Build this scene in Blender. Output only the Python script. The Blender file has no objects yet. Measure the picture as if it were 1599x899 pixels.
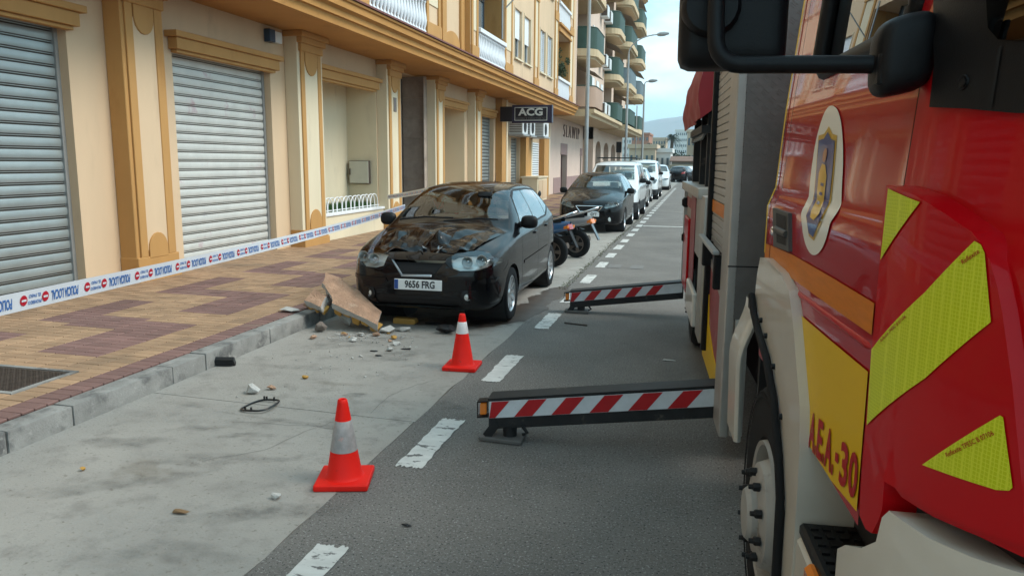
import bpy, bmesh, math, random
from mathutils import Vector, Matrix
from mathutils.bvhtree import BVHTree
random.seed(7)
R = math.radians
sc = bpy.context.scene
col = sc.collection
# ---------------------------------------------------------------- camera
cam = bpy.data.cameras.new('camera'); cam.sensor_width = 36.0; cam.lens = 26.79
cam.clip_start = .05; cam.clip_end = 20000
camo = bpy.data.objects.new('camera', cam); col.objects.link(camo)
rt = Vector((0.97178127, -0.04631452, -0.23129231)); fw = Vector((0.23574252, 0.1567587, 0.95908924)); up = Vector((0.00816267, 0.98655039, -0.16325347))
camo.matrix_world = Matrix(((rt[0], rt[1], -rt[2], 0), (fw[0], fw[1], -fw[2], 0), (up[0], up[1], -up[2], 1.75), (0, 0, 0, 1)))
sc.camera = camo
# ---------------------------------------------------------------- sky, sun, exposure
SUN_EL, SUN_AZ = 46.0, 84.0        # azimuth clockwise from the street axis (+Y)
w = bpy.data.worlds.new('World'); sc.world = w; w.use_nodes = True
nt = w.node_tree; nt.nodes.clear()
def wn(t, **k):
    n = nt.nodes.new(t)
    for a, b in k.items(): setattr(n, a, b)
    return n
sky = wn('ShaderNodeTexSky', sky_type='NISHITA', sun_disc=False, sun_elevation=R(SUN_EL), sun_rotation=R(SUN_AZ), air_density=1.2, dust_density=2.0, ozone_density=1.0)
tc = wn('ShaderNodeTexCoord'); mp = wn('ShaderNodeMapping'); mp.inputs['Scale'].default_value = (1.6, 1.6, 4.5)
nz = wn('ShaderNodeTexNoise'); nz.inputs['Scale'].default_value = 2.2; nz.inputs['Detail'].default_value = 9; nz.inputs['Roughness'].default_value = .55
cr = wn('ShaderNodeValToRGB'); cr.color_ramp.elements[0].position = .50; cr.color_ramp.elements[1].position = .80
mx = wn('ShaderNodeMix', data_type='RGBA'); mx.inputs['B'].default_value = (11.4, 11.1, 10.7, 1)
tint = wn('ShaderNodeMix', data_type='RGBA'); tint.inputs['Factor'].default_value = .7; tint.inputs['B'].default_value = (3.5, 6.6, 7.7, 1)
bg = wn('ShaderNodeBackground'); bg.inputs['Strength'].default_value = .1
wo = wn('ShaderNodeOutputWorld')
L = nt.links.new
L(tc.outputs['Generated'], mp.inputs['Vector']); L(mp.outputs['Vector'], nz.inputs['Vector']); L(nz.outputs['Fac'], cr.inputs['Fac'])
L(sky.outputs['Color'], tint.inputs['A']); L(tint.outputs['Result'], mx.inputs['A']); L(cr.outputs['Color'], mx.inputs['Factor'])
L(mx.outputs['Result'], bg.inputs['Color']); L(bg.outputs['Background'], wo.inputs['Surface'])
sl = bpy.data.lights.new('sun', 'SUN'); sl.energy = 1.5; sl.angle = R(28); sl.color = (1, .95, .87)
so = bpy.data.objects.new('sun', sl); col.objects.link(so)
sd = Vector((math.sin(R(SUN_AZ)) * math.cos(R(SUN_EL)), math.cos(R(SUN_AZ)) * math.cos(R(SUN_EL)), math.sin(R(SUN_EL))))
so.rotation_euler = sd.to_track_quat('Z', 'Y').to_euler(); so.location = (0, 0, 40)
sc.view_settings.view_transform = 'Standard'; sc.view_settings.look = 'None'; sc.view_settings.gamma = 1; sc.view_settings.exposure = 1.0
sc.view_settings.use_curve_mapping = False
sc.render.engine = 'CYCLES'; sc.cycles.use_denoising = True
sc.cycles.max_bounces = 8; sc.cycles.transparent_max_bounces = 16; sc.cycles.volume_bounces = 1
sc.cycles.caustics_reflective = False; sc.cycles.caustics_refractive = False; sc.cycles.sample_clamp_indirect = 6
# ---------------------------------------------------------------- materials
MT = {}
def hexc(h):
    h = h.lstrip('#'); o = []
    for i in (0, 2, 4):
        c = int(h[i:i+2], 16) / 255; o.append(c / 12.92 if c <= .04045 else ((c + .055) / 1.055) ** 2.4)
    return tuple(o)
def mat(name, c, rough=.6, metal=0., var=0., vs=4., bump=0., bs=60., coat=0., spec=.5, c2=None, c2p=(.55, .7), c2s=2., c2r=None, c3=None, c3p=(.6, .75), c3s=6., emit=None, alpha=None, rnd=0., attr=False, stretch=None, det=6.):
    if isinstance(c, str): c = hexc(c)
    m = bpy.data.materials.new(name); m.use_nodes = True; n = m.node_tree.nodes; l = m.node_tree.links
    b = n['Principled BSDF']; b.inputs['Roughness'].default_value = rough; b.inputs['Metallic'].default_value = metal
    b.inputs['Specular IOR Level'].default_value = spec
    b.inputs['Coat Weight'].default_value = coat; b.inputs['Coat Roughness'].default_value = .03
    b.inputs['Base Color'].default_value = (*c, 1)
    MT[name] = m
    if not (var or bump or c2 or c3 or rnd or attr): 
        if emit: b.inputs['Emission Color'].default_value = (*c, 1); b.inputs['Emission Strength'].default_value = emit
        return m
    g = n.new('ShaderNodeNewGeometry'); vec = g.outputs['Position']
    if stretch:
        mpp = n.new('ShaderNodeMapping'); mpp.inputs['Scale'].default_value = stretch; l.new(vec, mpp.inputs['Vector']); vec = mpp.outputs['Vector']
    def noise(s, d=det, r=.6):
        q = n.new('ShaderNodeTexNoise'); q.inputs['Scale'].default_value = s; q.inputs['Detail'].default_value = d; q.inputs['Roughness'].default_value = r
        l.new(vec, q.inputs['Vector']); return q.outputs['Fac']
    def ramp(f, p):
        q = n.new('ShaderNodeMapRange'); q.inputs['From Min'].default_value = p[0]; q.inputs['From Max'].default_value = p[1]; q.interpolation_type = 'SMOOTHSTEP'
        l.new(f, q.inputs['Value']); return q.outputs['Result']
    def mixc(f, a, bb):
        q = n.new('ShaderNodeMix'); q.data_type = 'RGBA'
        if f is not None: l.new(f, q.inputs['Factor'])
        if isinstance(a, tuple): q.inputs['A'].default_value = (*a, 1)
        else: l.new(a, q.inputs['A'])
        if isinstance(bb, tuple): q.inputs['B'].default_value = (*bb, 1)
        else: l.new(bb, q.inputs['B'])
        return q.outputs['Result']
    cur = c
    if attr:
        a = n.new('ShaderNodeAttribute'); a.attribute_name = 'tint'; cur = a.outputs['Color']
    if var:
        d = n.new('ShaderNodeMapRange'); d.inputs['From Min'].default_value = .25; d.inputs['From Max'].default_value = .75
        d.inputs['To Min'].default_value = 1 - var; d.inputs['To Max'].default_value = 1 + var
        l.new(noise(vs), d.inputs['Value'])
        q = n.new('ShaderNodeMix'); q.data_type = 'RGBA'; q.blend_type = 'MULTIPLY'; q.inputs['Factor'].default_value = 1
        if isinstance(cur, tuple): q.inputs['A'].default_value = (*cur, 1)
        else: l.new(cur, q.inputs['A'])
        cc = n.new('ShaderNodeCombineColor'); 
        for k in ('Red', 'Green', 'Blue'): l.new(d.outputs['Result'], cc.inputs[k])
        l.new(cc.outputs['Color'], q.inputs['B']); cur = q.outputs['Result']
    if rnd:
        oi = n.new('ShaderNodeObjectInfo'); h = n.new('ShaderNodeHueSaturation'); 
        d = n.new('ShaderNodeMapRange'); d.inputs['To Min'].default_value = 1 - rnd; d.inputs['To Max'].default_value = 1 + rnd
        l.new(oi.outputs['Random'], d.inputs['Value']); l.new(d.outputs['Result'], h.inputs['Value'])
        if isinstance(cur, tuple): h.inputs['Color'].default_value = (*cur, 1)
        else: l.new(cur, h.inputs['Color'])
        cur = h.outputs['Color']
    if c2: 
        f2 = ramp(noise(c2s, 8, .65), c2p); cur = mixc(f2, cur, hexc(c2) if isinstance(c2, str) else c2)
        if c2r is not None:
            d = n.new('ShaderNodeMapRange'); d.inputs['To Min'].default_value = rough; d.inputs['To Max'].default_value = c2r; l.new(f2, d.inputs['Value']); l.new(d.outputs['Result'], b.inputs['Roughness'])
    if c3: cur = mixc(ramp(noise(c3s, 8, .7), c3p), cur, hexc(c3) if isinstance(c3, str) else c3)
    if not isinstance(cur, tuple): l.new(cur, b.inputs['Base Color'])
    if bump:
        bn = n.new('ShaderNodeBump'); bn.inputs['Strength'].default_value = min(1, bump); bn.inputs['Distance'].default_value = .02
        l.new(noise(bs, 5), bn.inputs['Height']); l.new(bn.outputs['Normal'], b.inputs['Normal'])
    return m
def glassmat(name, tintc, base=.06, rough=.0, ior=1.5):
    m = bpy.data.materials.new(name); m.use_nodes = True; n = m.node_tree.nodes; l = m.node_tree.links; n.clear()
    o = n.new('ShaderNodeOutputMaterial'); t = n.new('ShaderNodeBsdfTransparent'); t.inputs['Color'].default_value = (*tintc, 1)
    g = n.new('ShaderNodeBsdfGlossy'); g.inputs['Roughness'].default_value = rough; g.inputs['Color'].default_value = (.95, .97, 1, 1)
    fr = n.new('ShaderNodeFresnel'); fr.inputs['IOR'].default_value = ior
    ad = n.new('ShaderNodeMath'); ad.operation = 'ADD'; ad.inputs[1].default_value = base; ad.use_clamp = True
    mxx = n.new('ShaderNodeMixShader'); l.new(fr.outputs[0], ad.inputs[0]); l.new(ad.outputs[0], mxx.inputs[0]); l.new(t.outputs[0], mxx.inputs[1]); l.new(g.outputs[0], mxx.inputs[2]); l.new(mxx.outputs[0], o.inputs['Surface'])
    MT[name] = m; return m
# ---------------------------------------------------------------- mesh helpers
def sharp(me, ang=35):
    me.shade_smooth(); me.set_sharp_from_angle(angle=R(ang))
class MB:
    def __init__(s): s.v = []; s.f = []; s.m = []
    def add(s, vs, fs, mi=0):
        o = len(s.v); s.v += [tuple(v) for v in vs]; s.f += [tuple(i + o for i in f) for f in fs]; s.m += [mi] * len(fs); return s
    def box(s, x0, x1, y0, y1, z0, z1, mi=0):
        return s.add([(x0,y0,z0),(x1,y0,z0),(x1,y1,z0),(x0,y1,z0),(x0,y0,z1),(x1,y0,z1),(x1,y1,z1),(x0,y1,z1)],
                     [(0,3,2,1),(4,5,6,7),(0,1,5,4),(1,2,6,5),(2,3,7,6),(3,0,4,7)], mi)
    def obox(s, c, ax, ay, az, mi=0):       # oriented box: centre and three half vectors
        c, ax, ay, az = map(Vector, (c, ax, ay, az)); vs = []
        for k in (-1, 1):
            for i, j in ((-1,-1),(1,-1),(1,1),(-1,1)): vs.append(c + ax*i + ay*j + az*k)
        return s.add(vs, [(0,3,2,1),(4,5,6,7),(0,1,5,4),(1,2,6,5),(2,3,7,6),(3,0,4,7)], mi)
    def prism(s, poly, ax, a0, a1, mi=0):   # polygon extruded along x, y or z
        n = len(poly)
        def P(p, a): return {'x': (a, p[0], p[1]), 'y': (p[0], a, p[1]), 'z': (p[0], p[1], a)}[ax]
        return s.add([P(p, a0) for p in poly] + [P(p, a1) for p in poly], [tuple(range(n))[::-1], tuple(range(n, 2*n))] + [(i, (i+1) % n, n + (i+1) % n, n + i) for i in range(n)], mi)
    def tube(s, path, r, n=8, mi=0, caps=True):
        path = [Vector(p) for p in path]; rs = r if isinstance(r, (list, tuple)) else [r] * len(path); rings = []
        t0 = (path[1] - path[0]).normalized(); u = t0.orthogonal().normalized()
        for i, p in enumerate(path):
            a = path[max(i-1, 0)]; b = path[min(i+1, len(path)-1)]; t = (b - a).normalized()
            u = (u - t * u.dot(t)).normalized(); v = t.cross(u)
            rings.append([p + (u * math.cos(2*math.pi*k/n) + v * math.sin(2*math.pi*k/n)) * rs[i] for k in range(n)])
        vs = [q for rg in rings for q in rg]; fs = []
        for i in range(len(path) - 1):
            for k in range(n): fs.append((i*n + k, i*n + (k+1) % n, (i+1)*n + (k+1) % n, (i+1)*n + k))
        if caps: fs += [tuple(range(n))[::-1], tuple(range((len(path)-1)*n, len(path)*n))]
        return s.add(vs, fs, mi)
    def lathe(s, prof, c=(0,0,0), axis=(0,0,1), n=16, mi=0, a0=0, a1=2*math.pi):
        c = Vector(c); ax = Vector(axis).normalized(); u = ax.orthogonal().normalized(); v = ax.cross(u); full = abs(a1 - a0 - 2*math.pi) < 1e-6
        m = n if full else n + 1; vs = []
        for r, h in prof:
            for k in range(m):
                a = a0 + (a1 - a0) * k / n; vs.append(c + ax*h + (u*math.cos(a) + v*math.sin(a)) * r)
        fs = []
        for i in range(len(prof) - 1):
            for k in range(n):
                k2 = (k+1) % m; fs.append((i*m + k, i*m + k2, (i+1)*m + k2, (i+1)*m + k))
        return s.add(vs, fs, mi)
    def grid(s, fn, nu, nv, mi=0):
        vs = [fn(i / nu, j / nv) for j in range(nv + 1) for i in range(nu + 1)]
        return s.add(vs, [(j*(nu+1)+i, j*(nu+1)+i+1, (j+1)*(nu+1)+i+1, (j+1)*(nu+1)+i) for j in range(nv) for i in range(nu)], mi)
    def mesh(s, name, mats, smooth=None, bevel=0., bseg=1):
        me = bpy.data.meshes.new(name); me.from_pydata(s.v, [], s.f)
        for m in (mats if isinstance(mats, (list, tuple)) else [mats]): me.materials.append(MT[m] if isinstance(m, str) else m)
        me.polygons.foreach_set('material_index', s.m)
        bm = bmesh.new(); bm.from_mesh(me)
        bmesh.ops.remove_doubles(bm, verts=bm.verts, dist=1e-5)
        bmesh.ops.recalc_face_normals(bm, faces=bm.faces)
        if bevel: bmesh.ops.bevel(bm, geom=[e for e in bm.edges if len(e.link_faces) == 2 and e.calc_face_angle(0) > .5], offset=bevel, segments=bseg, profile=.7, affect='EDGES', clamp_overlap=True)
        bm.to_mesh(me); bm.free()
        if smooth is not None: sharp(me, smooth)
        return me
    def build(s, name, mats, parent=None, smooth=None, bevel=0., bseg=1, **k):
        return link(name, s.mesh(name, mats, smooth, bevel, bseg), parent, **k)
def link(name, me, parent=None, loc=(0,0,0), rot=(0,0,0), world=True, label=None, cat=None, group=None, kind=None, scale=None):
    o = bpy.data.objects.new(name, me); col.objects.link(o); o.location = loc; o.rotation_euler = rot
    if scale: o.scale = scale
    if parent:
        o.parent = parent
        if world and 'wm' in parent.keys(): o.matrix_parent_inverse = Matrix.Translation(-Vector(parent['wm']))
    tag(o, label, cat, group, kind); return o
def tag(o, label=None, cat=None, group=None, kind=None):
    for k, v in (('label', label), ('category', cat), ('group', group), ('kind', kind)):
        if v: o[k] = v
    return o
def thing(name, label, cat, loc=(0,0,0), rz=0., group=None, static=False):
    o = bpy.data.objects.new(name, None); col.objects.link(o); o.location = loc; o.rotation_euler = (0, 0, rz); o.empty_display_size = .2
    if static: o['wm'] = tuple(loc)       # parts of a static thing are given in world coordinates
    return tag(o, label, cat, group)
def dup(o, parent=None):
    c = o.copy(); col.objects.link(c)
    if parent: c.parent = parent
    for ch in list(o.children): dup(ch, c)
    return c
def textmesh(s, size=1., ext=0., bold=0., sx=1., space=1.):
    cu = bpy.data.curves.new('lettering', 'FONT'); cu.body = s; cu.size = size; cu.extrude = ext; cu.offset = bold; cu.align_x = 'CENTER'; cu.align_y = 'CENTER'; cu.resolution_u = 3; cu.space_character = space
    o = bpy.data.objects.new('lettering', cu); col.objects.link(o)
    dg = bpy.context.evaluated_depsgraph_get(); me = bpy.data.meshes.new_from_object(o.evaluated_get(dg))
    bpy.data.objects.remove(o); bpy.data.curves.remove(cu)
    if sx != 1: me.transform(Matrix.Diagonal((sx, 1, 1, 1)))
    return me
def setmat(me, m):
    me.materials.clear(); me.materials.append(MT[m]); return me
def smoothstep(a, b, x):
    t = max(0., min(1., (x - a) / (b - a))); return t * t * (3 - 2 * t)
def interp(keys, x):                       # smooth (Catmull-Rom / pchip-like) interpolation through keys [(x, v)]
    if x <= keys[0][0]: return keys[0][1]
    if x >= keys[-1][0]: return keys[-1][1]
    n = len(keys)
    for i in range(n - 1):
        if keys[i][0] <= x <= keys[i+1][0]: break
    x0, y0 = keys[i]; x1, y1 = keys[i+1]; h = x1 - x0; d = (y1 - y0) / h
    def slope(j):
        if j == 0 or j == n - 1: return (keys[1][1]-keys[0][1])/(keys[1][0]-keys[0][0]) if j == 0 else (keys[-1][1]-keys[-2][1])/(keys[-1][0]-keys[-2][0])
        a = (keys[j][1]-keys[j-1][1])/(keys[j][0]-keys[j-1][0]); b = (keys[j+1][1]-keys[j][1])/(keys[j+1][0]-keys[j][0])
        return 0. if a*b <= 0 else 2*a*b/(a+b)
    m0, m1 = slope(i), slope(i+1); t = (x - x0) / h
    return y0*(2*t**3-3*t*t+1) + h*m0*(t**3-2*t*t+t) + y1*(-2*t**3+3*t*t) + h*m1*(t**3-t*t)
# ---------------------------------------------------------------- material list
mat('asphalt', (.18, .167, .153), .92, spec=.2, var=.22, vs=1.1, bump=.6, bs=130, c2=(.38, .365, .345), c2p=(.55, .64), c2s=85, c3=(.035, .035, .036), c3p=(.55, .63), c3s=70)
mat('concrete', (.30, .295, .275), .85, var=.22, vs=1.2, bump=.12, bs=50, c2=(.19, .18, .165), c2p=(.50, .68), c2s=1.1, c3=(.22, .21, .195), c3p=(.58, .70), c3s=9)
mat('concrete_slab', (.31, .292, .265), .85, spec=.25, var=.20, vs=.8, bump=.35, bs=60, c2=(.235, .22, .20), c2p=(.48, .70), c2s=4.5, c3=(.20, .18, .155), c3p=(.57, .66), c3s=26, det=12)
mat('kerb_stone', (.27, .265, .25), .85, var=.3, vs=5, bump=.3, bs=70, c2=(.12, .118, .115), c2p=(.48, .66), c2s=4, c3=(.36, .35, .33), c3p=(.58, .7), c3s=9)
mat('paver_ochre', (.36, .228, .135), .8, rnd=.13, var=.2, vs=3, bump=.25, bs=90, c2=(.24, .16, .10), c2p=(.52, .75), c2s=1.4)
mat('paver_maroon', (.205, .115, .10), .8, rnd=.13, var=.18, vs=2.5, bump=.2, bs=90, c2=(.27, .19, .15), c2p=(.60, .8), c2s=2.2)
mat('paver_mix', (.4, .28, .15), .8, attr=True, var=.2, vs=3, bump=.25, bs=90, c2=(.21, .15, .10), c2p=(.52, .78), c2s=1.4)
mat('paver_bed', (.10, .075, .055), .95, var=.2, vs=6)
mat('road_paint', (.56, .55, .52), .8, var=.15, vs=14, c2=(.13, .125, .12), c2p=(.56, .61), c2s=16, stretch=(.5, 1, 1))
mat('joint_dark', (.06, .055, .05), .95)
mat('terrain', (.22, .20, .16), .95, var=.3, vs=.02)
mat('wet_stain', (.085, .065, .052), .45, var=.3, vs=6)
mat('oil_stain', (.16, .15, .14), .75, var=.3, vs=9)
mat('rust_stain', (.20, .155, .11), .85, var=.3, vs=7)
mat('moss', (.085, .095, .045), .9, var=.4, vs=30)
mat('cast_iron', (.11, .085, .07), .6, metal=.6, var=.3, vs=18, bump=.3, bs=60)
mat('wall_cream', (.65, .475, .31), .85, var=.07, vs=1.5, bump=.12, bs=180, c2=(.44, .32, .215), c2p=(.54, .80), c2s=1.1, c3=(.36, .27, .19), c3p=(.66, .78), c3s=4, stretch=(1, 1, .28))
mat('wall_pale', (.70, .60, .43), .85, var=.07, vs=1.2, bump=.1, bs=180, c2=(.48, .40, .28), c2p=(.56, .80), c2s=1.4, stretch=(1, 1, .28))
mat('trim_ochre', (.50, .27, .095), .75, var=.08, vs=2, bump=.1, bs=120, c2=(.38, .19, .06), c2p=(.56, .8), c2s=1.3, spec=.25, stretch=(1, 1, .35))
mat('soffit_ochre', (.49, .245, .075), .8, var=.08, vs=1.5, bump=.1, bs=120, c2=(.34, .16, .05), c2p=(.56, .8), c2s=1.2, spec=.25)
mat('red_tile', (.16, .045, .035), .6, var=.2, vs=8)
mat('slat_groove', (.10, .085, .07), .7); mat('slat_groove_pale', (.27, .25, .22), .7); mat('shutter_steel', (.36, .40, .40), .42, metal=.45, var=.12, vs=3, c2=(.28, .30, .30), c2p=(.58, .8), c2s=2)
mat('shutter_white', (.60, .60, .565), .5, metal=.15, var=.1, vs=3, c2=(.52, .40, .42), c2p=(.58, .72), c2s=2.6, c3=(.40, .42, .45), c3p=(.62, .74), c3s=4)
mat('stone_brown', (.37, .30, .25), .55, var=.25, vs=3.5, c2=(.44, .37, .32), c2s=2.2)
mat('stone_dark', (.17, .135, .115), .5, var=.2, vs=4)
mat('white_paint', (.78, .79, .80), .45, var=.04, vs=6)
mat('plaster_white', (.74, .76, .79), .6, var=.06, vs=8)
mat('meter_cream', (.52, .50, .42), .5, var=.06); mat('turf', (.05, .13, .035), .95, var=.5, vs=60)
mat('sign_black', (.012, .011, .017), .3)
mat('sign_navy', (.022, .018, .045), .35)
mat('sign_letter', (.62, .60, .55), .5)
mat('sign_small', (.13, .125, .115), .5)
mat('ac_white', (.66, .69, .70), .5, var=.05)
mat('dark_void', (.012, .012, .013), .8)
mat('wall_letter', (.24, .18, .165), .7); mat('pink_wall', (.74, .57, .48), .85, var=.06, vs=1)
mat('maroon_dado', (.36, .24, .225), .8, var=.1, vs=2)
mat('maroon_door', (.045, .012, .012), .6)
mat('blk_wall', (.62, .48, .39), .85, var=.07, vs=1)
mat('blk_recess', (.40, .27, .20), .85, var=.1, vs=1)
mat('blk_slab', (.56, .43, .27), .85, var=.08, vs=1)
mat('green_sheet', (.018, .055, .04), .6, var=.15, vs=3)
mat('grey_sheet', (.10, .14, .16), .6, var=.15, vs=3)
mat('window_dark', (.03, .035, .04), .08, spec=.6)
mat('window_sky', (.52, .60, .66), .04, metal=.75)
mat('awning', (.45, .36, .28), .9, var=.2, vs=9, stretch=(1, 6, 1))
mat('galvanised', (.36, .37, .37), .5, metal=.4, var=.12, vs=3)
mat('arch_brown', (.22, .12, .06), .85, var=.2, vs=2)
# ---------------------------------------------------------------- ground, road, parking lane
g = MB()
g.grid(lambda u, v: (-6000 + 12000*u, -400 + 12400*v, -.03), 12, 12)
g.build('ground', 'terrain', kind='structure')
KX, DX = -3.95, -1.80           # kerb foot, edge between concrete lane and asphalt
road = MB(); road.box(DX, 9.0, -14, 80, -.3, 0); road.box(-60, 60, 80, 84, -.3, -.001)
roado = road.build('road', 'asphalt', kind='structure')
# parking lane: concrete bays as slabs with a sawn joint between them
lane = MB(); lane.box(KX, DX, -14, 80, -.3, -.012)
laneo = lane.build('parking_lane', 'joint_dark', kind='structure')
yj = [-14, -8.2, -1.6, 4.78, 11.3, 17.6, 24, 30, 36, 42, 48, 54, 60, 66, 72, 80]
for a, b in zip(yj[:-1], yj[1:]):
    s = MB(); sk = -.11
    n = 24; rj = random.Random(int(a*10))
    edge = [DX + rj.uniform(-.018, .012) for _ in range(n+1)]
    top = []; y0, y1 = a + .004, b - .004
    vs = [(KX, y0, 0.001), (KX, y1, 0.001)] + [(edge[i], y1 + (y0-y1)*i/n + sk*(1 if True else 0), 0.001) for i in range(n+1)]
    nv = len(vs); vs2 = [(x, y, -.05) for x, y, z in vs]
    s.add(vs + vs2, [tuple(range(nv))[::-1]] + [(i, (i+1) % nv, nv + (i+1) % nv, nv + i) for i in range(nv)])
    s.build('concrete_slab', 'concrete_slab', laneo)
# painted dashes, ragged
def ragged(x0, x1, y0, y1, z, rr, n=16, amp=.018):
    p = []
    for i in range(n): p.append((x0 + (x1-x0)*i/n, y0 + rr.uniform(-amp, amp)))
    for i in range(n): p.append((x1 + rr.uniform(-amp*.5, amp*.3), y0 + (y1-y0)*i/n))
    for i in range(n): p.append((x1 - (x1-x0)*i/n, y1 + rr.uniform(-amp, amp)))
    for i in range(n): p.append((x0 + rr.uniform(-amp*.4, amp*.4), y1 - (y1-y0)*i/n))
    m = MB(); m.add([(x, y, z) for x, y in p], [tuple(range(len(p)))]); return m
rr = random.Random(3)
dash = [(2.15, 2.98), (3.93, 4.78), (5.73, 6.6), (7.77, 8.63), (9.35, 10.15), (11.0, 11.83), (12.75, 13.45), (14.15, 14.85), (15.55, 16.4), (17.0, 17.7), (18.45, 19.2), (19.9, 20.65)]
y = 21.3
while y < 55: dash.append((y, y + .75)); y += 1.45
for a, b in dash: ragged(-1.635, -1.475, a, b, .005, rr).build('lane_dash', 'road_paint', roado)
ragged(-1.45, 4.0, 21.55, 21.75, .005, rr, amp=.01).build('bay_line', 'road_paint', roado)
ragged(-1.0, 1.2, 57, 59.5, .005, rr).build('stop_line', 'road_paint', roado)
for x in (-1.32, -.95):
    ragged(x-.11, x+.11, 12.75, 13.2, .0052, rr, amp=.006).build('road_patch', 'oil_stain', roado)
# patches, stains (each with its own shape)
def blob(cx, cy, rx, ry, z, rr, n=26, rough=.35, ang=0):
    p = []; ph = [rr.uniform(0, 6.28) for _ in range(5)]
    for i in range(n):
        a = 2*math.pi*i/n; k = 1 + rough*(.5*math.sin(2*a+ph[0]) + .35*math.sin(3*a+ph[1]) + .3*math.sin(5*a+ph[2]) + .25*math.sin(9*a+ph[3])) * .6
        x, y = rx*k*math.cos(a), ry*k*math.sin(a); p.append((cx + x*math.cos(ang) - y*math.sin(ang), cy + x*math.sin(ang) + y*math.cos(ang), z))
    m = MB(); m.add(p, [tuple(range(n))]); return m
st = MB()
wet = [(-1.72, 10.6), (-1.9, 10.5), (-2.05, 10.1), (-1.98, 9.9), (-2.12, 9.6), (-2.02, 9.2), (-2.2, 8.9), (-2.35, 8.5), (-2.75, 8.1), (-3.0, 7.8), (-2.9, 7.62), (-2.45, 7.72), (-2.2, 7.66), (-2.0, 7.85), (-1.78, 8.2), (-1.70, 8.7), (-1.74, 9.2), (-1.68, 9.7), (-1.64, 10.2)]
pp = []
for i, (x, y) in enumerate(wet):
    x2, y2 = wet[(i+1) % len(wet)]
    for k in range(4):
        t = k/4; pp.append((x + (x2-x)*t + rr.uniform(-.035, .035), y + (y2-y)*t + rr.uniform(-.05, .05), .0045))
st.add(pp, [tuple(range(len(pp)))]); st.build('wet_stain', 'wet_stain', laneo)
def softmat(name, c, rough=.8):
    m = bpy.data.materials.new(name); m.use_nodes = True; n = m.node_tree.nodes; l = m.node_tree.links; b = n['Principled BSDF']; b.inputs['Base Color'].default_value = (*c, 1); b.inputs['Roughness'].default_value = rough
    at = n.new('ShaderNodeAttribute'); at.attribute_name = 'fade'; g = n.new('ShaderNodeNewGeometry'); q = n.new('ShaderNodeTexNoise'); q.inputs['Scale'].default_value = 9; q.inputs['Detail'].default_value = 4; l.new(g.outputs['Position'], q.inputs['Vector'])
    r = n.new('ShaderNodeMapRange'); r.inputs['From Min'].default_value = .35; r.inputs['From Max'].default_value = .65; r.inputs['To Min'].default_value = .25; r.inputs['To Max'].default_value = .95; l.new(q.outputs['Fac'], r.inputs['Value'])
    mu = n.new('ShaderNodeMath'); mu.operation = 'MULTIPLY'; mu.use_clamp = True; l.new(at.outputs['Fac'], mu.inputs[0]); l.new(r.outputs['Result'], mu.inputs[1]); l.new(mu.outputs[0], b.inputs['Alpha']); MT[name] = m
softmat('stain_grey', (.15, .145, .135)); softmat('stain_brown', (.19, .145, .095)); softmat('stain_wet', (.05, .036, .028), .4); softmat('stain_pale', (.42, .41, .39))
def stain(cx, cy, rx, ry, mt, ang, parent, k=.8, seed=0, z=.0045):
    r = random.Random(seed); n = 28; ph = [r.uniform(0, 6.28) for _ in range(4)]; V = [(cx, cy, z)]; fade = [k]
    for ring, fd in ((.35, k), (.7, k*.7), (1., 0.)):
        for i in range(n):
            a = 2*math.pi*i/n; q = ring*(1 + .22*math.sin(2*a+ph[0]) + .16*math.sin(3*a+ph[1]) + .12*math.sin(5*a+ph[2])); x, y = rx*q*math.cos(a), ry*q*math.sin(a)
            V.append((cx + x*math.cos(ang) - y*math.sin(ang), cy + x*math.sin(ang) + y*math.cos(ang), z)); fade.append(fd)
    F = [(0, 1+i, 1+(i+1) % n) for i in range(n)]
    for g_ in (0, 1): F += [(1+g_*n+i, 1+g_*n+(i+1) % n, 1+(g_+1)*n+(i+1) % n, 1+(g_+1)*n+i) for i in range(n)]
    me = bpy.data.meshes.new('ground_stain'); me.from_pydata(V, [], F); at = me.attributes.new('fade', 'FLOAT', 'POINT'); at.data.foreach_set('value', [q*.45 for q in fade]); me.materials.append(MT[mt]); link('ground_stain', me, parent)
SD = [(-2.56, 6.32, .30, .20, 'stain_grey', .2, .8), (-2.95, 6.9, .25, .09, 'stain_grey', .1, .5), (-2.35, 7.25, .30, .10, 'stain_brown', .1, .5), (-2.75, 4.15, .16, .07, 'stain_grey', .3, .7), (-3.1, 4.2, .16, .08, 'stain_grey', .4, .6), (-3.0, 3.5, .16, .20, 'stain_brown', .9, .7), (-2.45, 5.1, .10, .08, 'stain_grey', 0, .9), (-2.7, 5.35, .22, .07, 'stain_brown', .1, .6), (-3.4, 3.85, .22, .14, 'stain_grey', .3, .7), (-3.0, 3.3, .45, .10, 'stain_grey', .7, .6), (-2.7, 3.75, .5, .10, 'stain_grey', .35, .6), (-2.05, 3.2, .42, .12, 'stain_grey', .5, .7), (-2.2, 2.75, .3, .12, 'stain_grey', .3, .6), (-3.5, 4.6, .18, .08, 'stain_grey', 0, .5), (-3.3, 5.7, .4, .10, 'stain_grey', 0, .5), (-2.1, 7.9, .35, .3, 'stain_wet', 0, .8), (-2.9, 7.9, .6, .4, 'stain_wet', 0, .9), (-2.35, 4.9, .35, .25, 'stain_pale', 0, .4), (-3.3, 4.4, .35, .3, 'stain_pale', 0, .35), (-2.6, 2.9, .4, .3, 'stain_pale', 0, .4), (-2.3, 5.8, .3, .35, 'stain_pale', 0, .35), (-2.55, 4.45, .5, .05, 'stain_grey', -.1, .6), (-3.3, 6.6, .35, .25, 'stain_grey', 0, .5), (-3.2, 6.95, .55, .25, 'stain_pale', 0, .8)]
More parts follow.
